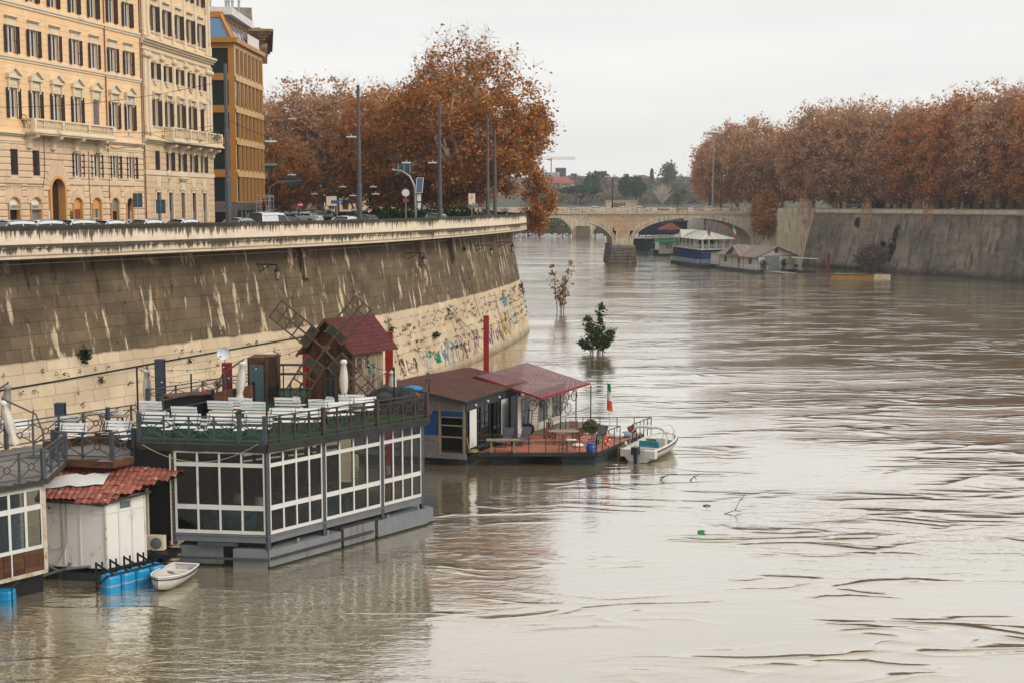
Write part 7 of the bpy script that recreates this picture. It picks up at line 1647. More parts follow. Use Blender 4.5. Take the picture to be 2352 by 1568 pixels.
for x in (-.65,.65): MB().box(x-.06,x+.06,-.2,.2,0,.7).ob('trestle','teak_old',wt_)
def lounge_proto():
    t=thing('sun_lounger','','sun lounger',(0,0,0),0,'grey sling loungers on the timber deck'); MB().box(-.3,.3,-.9,.25,.3,.33).ob('seat','sling',t); m=MB(); m.add([(-.3,.25,.3),(.3,.25,.3),(.3,.62,.95),(-.3,.62,.95),(-.3,.28,.33),(.3,.28,.33),(.3,.65,.95),(-.3,.65,.95)],[(3,2,1,0),(4,5,6,7),(0,4,7,3),(1,2,6,5),(2,3,7,6)]); m.ob('backrest','sling',t); m=MB()
    for x in (-.3,.3): m.bar((x,-.9,.3),(x,.5,.3),.04); m.bar((x,-.75,.3),(x,-.85,0),.04); m.bar((x,.2,.3),(x,.1,0),.04)
    m.bar((-.3,-.4,.3),(.3,-.4,.3),.03)
    m.ob('frame','dark_metal',t)
    for x in (-.36,.36): MB().lathe([(.12,-.03),(.12,.03)],12,Matrix.Translation((x,.5,.12))@Matrix.Rotation(R(90),4,'Y')).ob('wheel','teak_old',t)
    return t
lg=lounge_proto(); place(lg,DP(320,1120),-.35,'grey sling lounger nearest the glazed houseboat side'); copy_tree(lg,DP(500,1110),-.45,'grey sling lounger with wheels in the middle of the deck'); copy_tree(lg,DP(1300,1090),-.5,'grey sling lounger behind the potted tree')
pt=thing('potted_tree','small orange tree in a glazed blue pot at the deck corner','potted plant',DP(1213,1205)); MB().lathe([(.2,0),(.26,.12),(.3,.32),(.28,.45),(.22,.5),(.26,.54),(.26,.58)],18).ob('pot','pot_blue',pt,smooth=True); MB().lathe([(.23,.5),(.23,.54)],12).ob('soil','soil',pt); MB().tube([(0,0,.5),(.02,0,1.0),(0,0,1.3)],.025,6).ob('stem','bark',pt)
rs=np.random.RandomState(3); c=rs.normal(size=(520,3)); c/=np.linalg.norm(c,axis=1)[:,None]; c=c*(rs.rand(520,1)**.35)*np.array([.5,.5,.38])+np.array([0,0,1.55]); v,f=quads(c,.12,rs); put(np_mesh('foliage',v,f,'leaf_olive'),'foliage',pt); v,f=quads(c[:60],.08,rs); put(np_mesh('fruit','' or v,f,'leaf_yellow'),'fruit',pt)
def ring(name,label,p,rx,rz,r,mat):
    t=thing(name,label,'life ring',p); n=24; tor=MB(); 
    tor.tube([(r*math.cos(a),0,r*math.sin(a)) for a in np.linspace(0,2*math.pi,n+1)],.075,7,cap=False); T=Matrix.Rotation(rz,4,'Z')@Matrix.Rotation(rx,4,'X'); tor.ob('ring',mat,t,T=T,smooth=True)
    for a in (0,90,180,270): b=MB(); b.tube([(r*math.cos(R(a+d)),0,r*math.sin(R(a+d))) for d in (-9,0,9)],.08,7); b.ob('band','sign_white',t,T=T)
q=F1+us*1.25; ring('life_ring','orange life ring hanging on the right deck railing',(q.x+.1,q.y,ZH+.5),0,R(62),.28,'orange'); ring('life_ring','dull red life ring leaning at the houseboat corner post',tuple(V(*DP(535,985))+V(0,.4,.35)),0,.6,.24,'rust_shutter')
cu=thing('floor_cushion','round knitted floor cushion under the oval table edge','cushion',DP(1075,1135)); MB().lathe([(.0,.0),(.3,.02),(.36,.09),(.3,.16),(0,.18)],16).ob('cover','umbrella',cu,smooth=True)
cl=thing('laundry_heap','heap of white and blue cloths on the right side of the deck','cloths',DP(1480,1040)); m=MB(); m.sphere((0,0,.15),.45,10,6,sq=(1.1,.8,.45)); m.ob('white_cloth','tarp_white',cl); m=MB(); m.sphere((.6,.2,.15),.35,10,6,sq=(1,.8,.6)); m.ob('blue_cloth','curtain',cl)
dr_=thing('cable_drum','small wooden drum lying at the right deck railing','drum',DP(1635,1000)); MB().lathe([(.24,-.22),(.27,0),(.24,.22)],14,Matrix.Translation((0,0,.26))@Matrix.Rotation(R(70),4,'Y')).ob('barrel','teak',dr_)
fl=thing('flag','faded green white and red flag on a slim pole at the deck','flag',DP(1412,930)); MB().tube([(0,0,0),(-.22,0,2.9)],.018,5).ob('pole','galv',fl)
def fpt(u,v): return V(-.23+.02+u*(.22+.16*v),.06*math.sin(5*u+3*v),2.85-1.75*v+ -.12*u)
for a,b,mt_,nm in ((0,.29,'flag_green','green_band'),(.29,.62,'flag_white','white_band'),(.62,1,'flag_red','red_band')): MB().sheet([[fpt(u,a+(b-a)*k/4) for u in np.linspace(0,1,6)] for k in range(5)]).ob(nm,mt_,fl,smooth=True)
# ---- motor boat
mb=thing('motor_boat','white open motor boat with folded canopy and outboard engine beside the timber deck','boat',(7.3,75.05,0),R(-27.5)); st=hull_mesh(5.3,2.25,.72,11,.62,.9,.3)
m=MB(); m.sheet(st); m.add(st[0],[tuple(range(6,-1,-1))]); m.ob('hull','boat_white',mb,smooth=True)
m=MB(); inn=[[(x*.82,min(y,4.6)*.93+.45,max(z,.25) if 0<k<6 else z+.02) for k,(x,y,z) in enumerate(s)] for s in st]; m.sheet([s[::-1] for s in inn]); m.ob('cockpit','boat_cream',mb,smooth=True)
m=MB(); [m.add([st[i][k],st[i+1][k],inn[i+1][k],inn[i][k]],[(0,1,2,3) if k==6 else (3,2,1,0)]) for i in range(10) for k in (0,6)]; m.ob('side_deck','boat_white',mb)
m=MB(); [m.tube([(s[k][0]*1.01,s[k][1],s[k][2]-.08) for s in st],.035,5) for k in (0,6)]; m.ob('rub_rail','dark_metal',mb)
MB().add([(-.9,3.5,.82),(.9,3.5,.82),(.5,4.6,.93),(0,5.15,1.0),(-.5,4.6,.93)],[(0,1,2,3,4)]).ob('foredeck','boat_white',mb)
for sg in (-1,1): MB().box(sg*.72-.36,sg*.72+.36,-.02,.35,.3,.74).ob('stern_corner','boat_white',mb)
m=MB(); m.box(-.2,.2,-.55,-.1,.55,.98); m.prism([(-.1,.55),(.1,.55),(.07,-.2),(-.07,-.2)],-.42,-.22); m.ob('outboard_engine','motor',mb); MB().lathe([(.12,0),(.12,.03)],8,Matrix.Translation((0,-.5,-.12))@Matrix.Rotation(R(90),4,'X')).ob('propeller','galv',mb)
MB().box(-.55,.6,1.3,1.75,.3,.62).ob('seat','boat_cream',mb); MB().box(-.6,.62,1.7,1.82,.45,.98).ob('seat_back','teal',mb); MB().box(.15,.7,2.6,3.0,.3,1.05).ob('console','boat_white',mb)
m=MB(); [m.tube([(sg*1.02,1.2,.7),(sg*.98,1.5,1.5),(sg*.9,1.9,1.72)],.022,5) for sg in (-1,1)]; m.tube([(1.02,2.6,.72),(.9,1.9,1.72)],.022,5); m.tube([(-1.02,2.6,.72),(-.9,1.9,1.72)],.022,5); m.ob('canopy_frame','galv',mb)
MB().tube([(-.95,1.85,1.62),(-.85,1.9,1.75),(-.4,1.92,1.82),(0,1.9,1.8),(.45,1.92,1.83),(.85,1.9,1.74),(.97,1.85,1.55)],[.06,.1,.09,.12,.09,.11,.06],7).ob('folded_canopy','umbrella',mb,smooth=True)
m=MB(); m.tube([(-1.0,3.0,.85),(-1.0,3.0,1.25),(-.75,4.0,1.35),(-.1,5.1,1.45),(.1,5.1,1.45),(.75,4.0,1.35),(1.0,3.0,1.25),(1.0,3.0,.85)],.018,5); [m.tube([(sg*.75,4.0,.92),(sg*.75,4.0,1.35)],.015,5) for sg in (-1,1)]; [m.tube([(sg*.95,.05,.72),(sg*.95,.05,1.0),(sg*.4,.05,1.0),(sg*.35,.05,.72)],.016,5) for sg in (-1,1)]; m.ob('guard_rail','galv',mb)
for k,(x,y) in enumerate(((-1.25,.2),(-1.2,1.1))): t=MB(); t.lathe([(.02,.75),(.09,.68),(.1,.25),(.05,.12)],8,Matrix.Translation((x,y,-.1 if k==0 else .25))); t.ob('fender','fender',mb,smooth=True)
# ---- floating debris
def branch(label,pts,r=.035):
    t=MB(); 
    for P in pts: t.tube(P,[r*(1-.6*k/(len(P)-1)) for k in range(len(P))],5)
    o=t.ob('drift_branch','bark_dark'); tag(o,label,'branch','driftwood in the river')
p=G(1535,1101); branch('dark curved drift branch left of the other near the motor boat',[[p+V(-.5,0,-.05),p+V(-.2,.05,.18),p+V(.15,.1,.3),p+V(.5,.15,.28)],[p+V(-.2,.05,.18),p+V(-.5,.1,.1)]])
p=G(1596,1102); branch('small forked drift branch right of the other below the motor boat',[[p+V(-.3,0,-.05),p+V(-.05,.05,.2),p+V(.2,.1,.25)],[p+V(-.05,.05,.2),p+V(.1,0,.05)]])
p=G(1655,1180); branch('long thin forked twig rising out of the open water',[[p+V(0,0,-.05),p+V(.75,.3,.12),p+V(1.0,.4,.6),p+V(1.35,.5,1.0)],[p+V(.75,.3,.12),p+V(1.1,.3,.05)],[p+V(1.0,.4,.6),p+V(1.25,.5,.7)]],.022)
p=G(1622,1161); branch('short dark drift stick in the open water',[[p+V(-.15,0,0),p+V(.05,0,.06),p+V(.3,0,-.03)]],.05)
p=G(1610,1221); o=MB().lathe([(.06,-.15),(.075,-.1),(.075,.08),(.03,.15),(.03,.2)],10,Matrix.Rotation(R(80),4,'Y')).ob('drift_bottle','flag_green',smooth=True); o.location=p+V(0,0,.03); tag(o,'small turquoise bottle floating in the open river','bottle')
m=MB(); dg=random.Random(5)
for k in range(40): c=V(.2+dg.uniform(-1.1,1.1),74.2+dg.uniform(-.1,.35),.03); a=V(dg.gauss(0,.25),dg.gauss(0,.1),dg.gauss(0,.02)); m.tube([c-a,c+a],.015,3)
o=m.ob('drift_twigs','bark_dark'); tag(o,'mat of drift twigs caught at the deck pontoon','driftwood',None,'stuff')
# ================================================================ right bank houseboats
def railrow(par_,P,Q,z,h,mat,n,name='railing'):
    m=MB(); [m.bar(P+V(0,0,z+h*k),Q+V(0,0,z+h*k),.07) for k in (1,.5)]; o=m.ob(name,mat,par_,world=True); q=MB()
    for k in range(n+1): p=P.lerp(Q,k/n); q.bar(p+V(0,0,z),p+V(0,0,z+h),.08)
    q.ob('railing_posts',mat,o,world=True,kind='stuff')
def sheets(par_,a,b,c,d,n,mat,name='roof_sheet'):
    for k in range(n):
        u,v=k/n+.002,(k+1)/n-.002; P=[a.lerp(b,u),a.lerp(b,v),d.lerp(c,v),d.lerp(c,u)]; o=V(0,0,.05 if k%2 else 0); MB().add([p+o for p in P]+[p-V(0,0,.08) for p in P],[(0,1,2,3),(0,4,5,1),(3,2,6,7)]).ob(name,mat,par_,world=True)
bc,bl_,brr=V(43.9,303.5,0),V(40.1,326.5,0),V(51.2,308,0)
bb_=thing('houseboat','two storey blue and white houseboat club with verandas on the right bank','houseboat',tuple(bc)); Tsd=frame(bl_,bc); Ls=(bc-bl_).length; Tfd=frame(bc,brr); Lf=(brr-bc).length
MB().slab([v[:2] for v in (bl_+V(-.6,0,0),bc+V(-.6,-.8,0),brr+V(.4,-.4,0),brr+(bl_-bc))],-.6,.75).ob('pontoon','pontoon_dark',bb_,world=True)
MB().box(1.5,Ls-.4,.9,1.0,.75,4.1,Tsd).ob('lower_wall','blue_boat',bb_,world=True); MB().box(.5,Lf,.9,1.0,.75,4.1,Tfd).ob('lower_wall','blue_boat',bb_,world=True)
for k in range(26): MB().box(1.5+k*.84,1.5+k*.84+.2,.6,.9,1.0,4.1,Tsd).ob('wall_batten','blue_boat',bb_,world=True)
MB().box(3.5,Lf,.8,.9,.75,3.6,Tfd).ob('roller_shutter','white_corr',bb_,world=True); MB().box(.6,3.2,.82,.9,3.3,3.6,Tfd).ob('sign_band','flag_red',bb_,world=True); MB().box(.6,3.2,.81,.83,3.42,3.5,Tfd).ob('sign_band','white_corr',bb_,world=True)
MB().slab([v[:2] for v in (bl_,bc+V(-.3,-.4,0),brr+V(.6,-.3,0),brr+(bl_-bc))],4.1,4.35).ob('upper_floor','white_corr',bb_,world=True)
railrow(bb_,bl_+V(-.5,1,0),bc+V(-.5,-.6,0),.8,1.0,'white_paint',26); railrow(bb_,bc+V(-.5,-.6,0),bc+V(2.6,.7,0),.8,1.0,'white_paint',6); railrow(bb_,bl_,bc+V(-.3,-.4,0),4.35,.95,'white_paint',22); railrow(bb_,bc+V(-.3,-.4,0),brr+V(.6,-.3,0),4.35,.95,'white_paint',12)
MB().box(1,Ls-4,1.2,1.3,4.35,7,Tsd).ob('upper_wall','white_corr',bb_,world=True); MB().box(1.2,Lf,4,4.1,4.35,7,Tfd).ob('upper_wall','white_corr',bb_,world=True)
for x in (2,5,8,11,14,17): MB().box(x,x+1.1,1.12,1.2,4.7,6.5,Tsd).ob('window','far_dark',bb_,world=True)
for x in (2.4,5.6): MB().box(x,x+1.2,3.9,4.0,4.4,6.6,Tfd).ob('door','far_dark',bb_,world=True)
MB().lathe([(.6,0),(.6,.08)],14,Tfd@Matrix.Translation((4.5,3.98,5.8))@Matrix.Rotation(R(90),4,'X')).ob('round_window','far_dark',bb_,world=True)
for k in range(5): MB().bar(bc.lerp(brr,k/4)+V(.1,.1,4.35),bc.lerp(brr,k/4)+V(.1,.1,6.7),.16).ob('veranda_post','white_paint',bb_,world=True)
for k in range(6): MB().bar(bl_.lerp(bc,k/5)+V(.2,0,4.35),bl_.lerp(bc,k/5)+V(.2,0,6.7),.14).ob('veranda_post','white_paint',bb_,world=True)
ev=[bl_+V(-.8,.5,6.7),bc+V(-.8,-.9,6.6),brr+V(1,-.8,6.6),brr+(bl_-bc)+V(1,0,6.7)]; rg_=[(ev[0]+ev[3])/2+(bc-bl_).normalized()*5+V(0,0,1.7),(ev[1]+ev[2])/2-(bc-bl_).normalized()*7+V(0,0,1.7)]
sheets(bb_,ev[0],ev[1],rg_[1],rg_[0],16,'white_corr'); sheets(bb_,ev[1],ev[2],rg_[1],rg_[1]+V(.01,0,0),8,'white_corr'); MB().add([ev[2],ev[3],rg_[0],rg_[1]],[(0,1,2,3)]).ob('roof_sheet','white_corr',bb_,world=True); MB().add([ev[3],ev[0],rg_[0]],[(0,1,2)]).ob('roof_sheet','white_corr',bb_,world=True)
m=MB(); dg=ev[0].lerp(ev[1],.28); m.add([dg,dg+(bc-bl_).normalized()*3,dg+(bc-bl_).normalized()*1.5+V(.2,0,1.9),dg+(bc-bl_).normalized()*1.5+V(4,0,1.9)],[(0,1,2),(1,3,2),(0,2,3)]); m.ob('dormer','white_corr',bb_,world=True)
for p,lb in ((bc+V(1.2,-.2,4.3),'thin pole with blue and red pennant at the blue houseboat'),(brr+V(1.0,2,4.3),'thin pole with a faded tricolour at the blue houseboat')):
    t=thing('flag',lb,'flag',tuple(p)); MB().tube([(0,0,0),(0,0,5.6)],.05,5).ob('pole','galv',t); [MB().sheet([[(.05+.6*u,.1*math.sin(6*u),5.4-z0-.9*u) for u in (0,.33,.66,1)],[(.05+.6*u,.1*math.sin(6*u),5.4-z1-.9*u) for u in (0,.33,.66,1)]]).ob('band',c_,t) for z0,z1,c_ in (((0,.7,'flag_green'),(.7,1.4,'flag_white'),(1.4,2.2,'flag_red')) if 'tri' in lb else ((0,.9,'sign_blue'),(.9,1.8,'flag_red')))]
# white boathouse
wc,wl2,wr2=V(52.6,280.8,0),V(47.4,299.5,0),V(61.6,286,0); wh=thing('boathouse','white boarded boathouse with rusty ribbed gable roof and grey roller door','boathouse',tuple(wc)); Tsd=frame(wl2,wc); Ls=(wc-wl2).length; Tfd=frame(wc,wr2); Lf=(wr2-wc).length
MB().slab([v[:2] for v in (wl2+V(-1,0,0),wc+V(-1,-1.2,0),wr2+V(.8,-1,0),wr2+(wl2-wc))],-.6,.6).ob('pontoon','pontoon_dark',wh,world=True)
for k in range(12): MB().box(Ls*k/12+.02,Ls*(k+1)/12-.02,0,.08,.6,3.6,Tsd).ob('wall_board','house_white',wh,world=True)
nb=12
for k in range(nb):
    xa,xb=Lf*k/nb+.02,Lf*(k+1)/nb-.02; f=lambda x:3.6+1.85*(1-abs(x-Lf/2)/(Lf/2)); MB().prism([(xa,.6),(xb,.6),(xb,f(xb)),(xa,f(xa))],0,.08,Tfd).ob('wall_board','house_white',wh,world=True)
MB().box(Lf*.19,Lf*.58,-.08,0,.6,3.4,Tfd).ob('roller_door','steel_shutter',wh,world=True); [MB().box(Lf*.19,Lf*.58,-.1,-.08,.7+k*.3,.75+k*.3,Tfd).ob('door_slat','steel_shutter',wh,world=True) for k in range(9)]
MB().lathe([(.55,0),(.55,.1)],16,Tfd@Matrix.Translation((Lf/2,0.02,4.7))@Matrix.Rotation(R(90),4,'X')).ob('round_window','rust_shutter',wh,world=True); m=MB(); [m.box(Lf/2-.4,Lf/2+.4,-.13,-.1,4.45+k*.25,4.5+k*.25,Tfd) for k in range(3)]; [m.box(Lf/2-.3+k*.28,Lf/2-.25+k*.28,-.135,-.1,4.3,5.1,Tfd) for k in range(3)]; m.ob('window_grille','dark_metal',wh,world=True)
m=MB(); m.box(0,Lf,-.05,.0,3.5,3.62,Tfd); m.box(0,.15,-.04,.02,.6,3.6,Tfd); m.box(0,Ls,-.05,0,3.45,3.58,Tsd); [m.box(x,x+.14,-.04,0,.6,3.5,Tsd) for x in (0.1,6.5,12.5)]; m.ob('blue_trim','house_blue',wh,world=True)
for x in (2.6,15.2): MB().box(x,x+1.3,-.06,0,1.8,2.9,Tsd).ob('window','steel_dark',wh,world=True)
MB().box(9.6,10.7,-.06,0,.6,2.9,Tsd).ob('door','rust_shutter',wh,world=True)
apF=wc.lerp(wr2,.5)+V(0,0,5.55)+(wc-wl2).normalized()*.9; apB=apF+(wl2-wc).normalized()*(Ls+1.6); e1F=wc+V(-1.0,-.3,3.35)+(wc-wl2).normalized()*.9; e1B=e1F+(wl2-wc).normalized()*(Ls+1.6); e2F=wr2+V(1.0,.4,3.35)+(wc-wl2).normalized()*.9; e2B=e2F+(wl2-wc).normalized()*(Ls+1.6)
sheets(wh,e1B,e1F,apF,apB,22,'rust_roof'); sheets(wh,e2F,e2B,apB,apF,14,'rust_roof')
gm_=wl2.lerp(wc,.45); gx=(wc-wl2).normalized(); gy=V(Tsd[0][1],Tsd[1][1],0)
MB().prism([(Ls*.28,3.6),(Ls*.62,3.6),(Ls*.45,5.3)],-.1,.1,Tsd).ob('side_gable','house_white',wh,world=True)
ga=Tsd@V(Ls*.45,-1.0,5.5); gb=Tsd@V(Ls*.45,4.6,5.5)
for sx_ in (-1,1): g0=Tsd@V(Ls*.45+sx_*Ls*.2,-1.0,3.35); g1=Tsd@V(Ls*.45+sx_*Ls*.2*.1,4.6,5.45); sheets(wh,g0,g1,gb,ga,6,'rust_roof')
railrow(wh,wl2+V(-.9,.5,0),wc+V(-.9,-1,0),.6,1.0,'white_paint',20); railrow(wh,wc+V(-.9,-1,0),wc+V(2.3,.6,0),.6,1.0,'white_paint',5); railrow(wh,wr2+V(-2.5,-2,0),wr2+V(.6,-.9,0),.6,1.0,'lamp_white',5)
rm=thing('boat_ramp','low grey floating ramp in front of the roller door','ramp',tuple(wc+V(3.5,-.5,0))); MB().add([(-2.2,-.4,.55),(.5,-.2,.6),(4.8,-1.2,.12),(1.9,-2.0,.08),(-2.2,-.4,-.3),(.5,-.2,-.3),(4.8,-1.2,-.3),(1.9,-2,-.3)],[(3,2,1,0),(0,4,7,3),(3,7,6,2),(2,6,5,1)]).ob('deck','concrete',rm); MB().add([(-2.4,-.5,.6),(-2.2,-.4,.6),(1.9,-2.0,.14),(1.7,-2.1,.14)],[(0,1,2,3)]).ob('edge','white_corr',rm)
ja=thing('jetty','small jetty with flat white roof on thin posts right of the boathouse','jetty',(63.2,283.8,0)); MB().box(-2.2,2.4,-1,1,-.3,.3).ob('platform','pontoon_dark',ja); [MB().bar((x,y,.3),(x,y,3.0),.09).ob('post','dark_metal',ja) for x in (-2,2.2) for y in (-.8,.8)]; MB().add([(-2.9,-1.2,3.35),(2.8,-1.2,3.0),(2.8,1.2,3.0),(-2.9,1.2,3.35),(-2.9,-1.2,3.2),(2.8,-1.2,2.85)],[(0,1,2,3),(0,4,5,1)]).ob('roof','white_corr',ja)
bd=MB().lathe([(.35,0),(.37,.4),(.35,.8)],10,Matrix.Rotation(R(90),4,'Y')).ob('water_barrel','house_blue'); bd.location=(61.0,283.4,1.4); tag(bd,'blue barrel lying on the jetty right of the boathouse','barrel')
for k,(x,y,lb) in enumerate(((53.9,280.6,'potted plant left of the grey roller door'),(58.9,283.6,'potted plant right of the grey roller door'))):
    t=thing('potted_plant',lb,'potted plant',(x,y,.6),0,'potted plants at the boathouse'); MB().lathe([(.3,0),(.42,.6)],10).ob('pot','terracotta',t); rs=np.random.RandomState(k); c=rs.normal(size=(80,3))*np.array([.35,.35,.45])+np.array([0,0,1.3]); v,f=quads(c,.3,rs); put(np_mesh('foliage',v,f,'leaf_green'),'foliage',t)
pile('dark red pile right of the white boathouse',1801,574,287,'steel_red',-1,.6); pile('dark red pile standing in the water before the grey wall',1903,583,284,'steel_red',-1,.55)
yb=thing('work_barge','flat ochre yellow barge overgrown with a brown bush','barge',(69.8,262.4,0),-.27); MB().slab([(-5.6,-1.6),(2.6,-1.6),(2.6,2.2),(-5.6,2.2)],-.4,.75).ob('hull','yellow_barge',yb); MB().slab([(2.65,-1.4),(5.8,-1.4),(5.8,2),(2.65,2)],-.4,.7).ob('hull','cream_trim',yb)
for k in range(6): MB().box(-5.6+k*1.6,-5.5+k*1.6,-1.66,-1.6,-.2,.75).ob('rib','yellow_barge',yb)
MB().box(-5.6,2.6,-1.75,-1.6,.72,.85).ob('fender_rail','boat_wood',yb); MB().bar((-5.2,-1,.75),(-5.2,-1,1.6),.2).ob('bollard','dark_metal',yb)
bs=tree_meshes(91,6.0,2.9,.9,110,26,.3,'leaf_twig','bark',.55,.14,top_sparse=.1,limbs=7); add_tree(bs,'brown_bush','bare brown bush growing beyond the yellow barge',(72.5,264.5,.4),0,1.0)
mbk=MB(); 
gb_=random.Random(7)
for k in range(180): c=V(74+gb_.uniform(-8,8),0,0); c=rpt(rl-26+gb_.uniform(-4,16),.35,.6); tuft(mbk,c,3,.5,V(0,0,1))
o=mbk.ob('wall_foot_grass','leaf_green'); tag(o,'strip of green grass at the foot of the right bank wall','grass',None,'stuff')
# boats farther along the right bank
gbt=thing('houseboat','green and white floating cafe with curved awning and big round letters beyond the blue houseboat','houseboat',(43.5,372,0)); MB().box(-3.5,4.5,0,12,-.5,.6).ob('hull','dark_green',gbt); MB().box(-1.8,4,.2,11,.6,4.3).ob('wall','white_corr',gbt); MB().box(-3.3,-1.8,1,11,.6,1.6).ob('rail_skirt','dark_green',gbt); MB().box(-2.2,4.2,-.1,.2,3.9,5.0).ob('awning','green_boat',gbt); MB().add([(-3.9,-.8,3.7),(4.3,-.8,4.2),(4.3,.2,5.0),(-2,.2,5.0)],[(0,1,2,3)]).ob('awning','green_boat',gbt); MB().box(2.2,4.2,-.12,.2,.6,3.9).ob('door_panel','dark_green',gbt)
put(text_mesh('lo',2.2,'lettering','dark_metal',.02),'lettering',gbt,Matrix.Translation((1.0,.15,2.7))@Matrix.Rotation(R(90),4,'X'))
m=MB(); m.box(-2,4,-.2,.0,5.0,5.1); [m.bar((x,-.1,5.0),(x,-.1,6.0),.08) for x in np.linspace(-2,4,9)]; [m.bar((-2,-.1,z),(4,-.1,z),.07) for z in (5.5,6.0)]; m.ob('roof_railing','white_paint',gbt); MB().add([(-1.2,1,7.4),(5,1,7.4),(5.4,8,7.4),(-1.5,8,7.4),(1.4,4.5,9.2),(2.4,4.5,9.2)],[(0,1,5,4),(1,2,5),(2,3,4,5),(3,0,4)]).ob('tile_roof','far_roof',gbt); [MB().bar((x,1.2,5),(x,1.2,7.4),.15).ob('roof_post','far_dark',gbt) for x in (-1,1.5,4.6)]
MB().lathe([(.9,-.06),(.9,.06)],14,Matrix.Translation((2.2,-.3,6.2))@Matrix.Rotation(R(90),4,'X')@Matrix.Diagonal((1.4,.5,1,1))).ob('name_board','dark_metal',gbt); MB().tube([(1.3+.12*k,-.42,6.2+.14*math.sin(k*2.2)) for k in range(16)],.05,4).ob('gold_script','yellow_hose',gbt)
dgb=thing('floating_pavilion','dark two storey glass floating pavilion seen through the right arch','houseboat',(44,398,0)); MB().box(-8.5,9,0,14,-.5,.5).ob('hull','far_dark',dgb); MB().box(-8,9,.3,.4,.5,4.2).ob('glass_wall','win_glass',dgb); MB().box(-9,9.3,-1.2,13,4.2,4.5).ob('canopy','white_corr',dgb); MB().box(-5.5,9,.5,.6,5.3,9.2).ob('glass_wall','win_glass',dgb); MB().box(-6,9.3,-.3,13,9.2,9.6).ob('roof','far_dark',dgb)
[MB().bar((x,.2,.5),(x,.2,4.2),.2).ob('post','dark_metal',dgb) for x in np.linspace(-8,9,9)]; [MB().bar((x,.4,4.5),(x,.4,9.2),.2).ob('post','dark_metal',dgb) for x in np.linspace(-5.5,9,8)]; m=MB(); [m.bar((-6,-.4,z),(9,-.4,z),.08) for z in (4.9,5.3)]; m.ob('railing','rail_brown',dgb)
wv=thing('white_boat_hall','white hall with round windows behind the dark floating pavilion','building',(52,425,0)); MB().box(-6,10,0,12,4,12.6).ob('wall','white_corr',wv); [MB().lathe([(.8,0),(.8,.1)],12,Matrix.Translation((x,-.02,9.5))@Matrix.Rotation(R(90),4,'X')).ob('round_window','far_dark',wv) for x in (-4,)]; MB().box(-1,3.5,-.08,0,8.6,10.4).ob('window','far_dark',wv); MB().box(-6.2,-1,-.3,12,12.6,13.2).ob('roof','far_dark',wv)
for k,(xd,yd,lb) in enumerate(((1463,573,'small grey dinghy with people at the dark pavilion'),(1487,574,'small white motor boat moored before the dark pavilion'))):
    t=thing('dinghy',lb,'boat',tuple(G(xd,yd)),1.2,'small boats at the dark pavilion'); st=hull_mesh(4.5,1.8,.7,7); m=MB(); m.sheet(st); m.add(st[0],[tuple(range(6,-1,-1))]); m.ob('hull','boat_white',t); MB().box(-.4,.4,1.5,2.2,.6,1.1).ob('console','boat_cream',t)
g=MB(); nwl=V(61,350,0); q=[(66,333),(63,352),(62,380),(63,420),(66,480),(70,560),(74,640)]
for (xa,ya),(xb,yb_) in zip(q,q[1:]): g.add([(xa-3,ya,-1),(xb-3,yb_,-1),(xb,yb_,12.6),(xa,ya,12.6)],[(3,2,1,0)])
o=g.ob('embankment_wall','grey_stone'); tag(o,'grey embankment wall beyond the bridge on the right bank','wall')
# ================================================================ street furniture on the left bank
def st_at(xd,off): return par(par_at(xd),off)
def mast(label,xd,yt,off=1.3):
    p,tg=st_at(xd,off); d=math.hypot(p.x,p.y); zt=D(xd,yt,p.y).z; h=zt-12.62
    t=thing('street_mast',label,'mast',(p.x,p.y,12.62),0,'grey overhead wire masts'); m=MB(); m.lathe([(.2,0),(.2,h*.33),(.16,h*.34),(.16,h*.62),(.125,h*.63),(.12,h)],10); m.ob('pole','pole_grey',t,smooth=False); MB().lathe([(.27,0),(.27,.25),(.2,.3)],10).ob('base','pole_grey',t); return V(p.x,p.y,12.62),h
M1,h1_=mast('tall grey mast before the bronze office block',557,147); M2,h2_=mast('tall grey mast standing before the middle plane trees',859,196); M3,h3_=mast('grey mast right of the solar panel gantry',1042,237); M4,h4_=mast('left of the two grey masts near the bend of the parapet',1148.5,273); M5,h5_=mast('right of the two grey masts near the bend of the parapet',1164.5,298)
def wire(label,a,b,s,lamps=()):
    t=thing('overhead_wire',label,'wire',tuple(a),0,'overhead wires with street lights'); P=sag(a,b,s,16); MB().tube(P,.02,4).ob('cable','cable',t,world=True)
    for f in lamps:
        i=f*16; k=int(i); q=P[k].lerp(P[min(k+1,16)],i-k); m=MB(); m.box(-.38,.38,-.13,.13,-.3,-.2); l=m.ob('street_light','lamp_white',t,T=wmat(t).inverted()@Matrix.Translation(q)); MB().box(-.05,.05,-.02,.02,-.2,.02).ob('clamp','galv',l)
m1=lambda z:M1+V(0,0,z-12.62); m2=lambda z:M2+V(0,0,z-12.62)
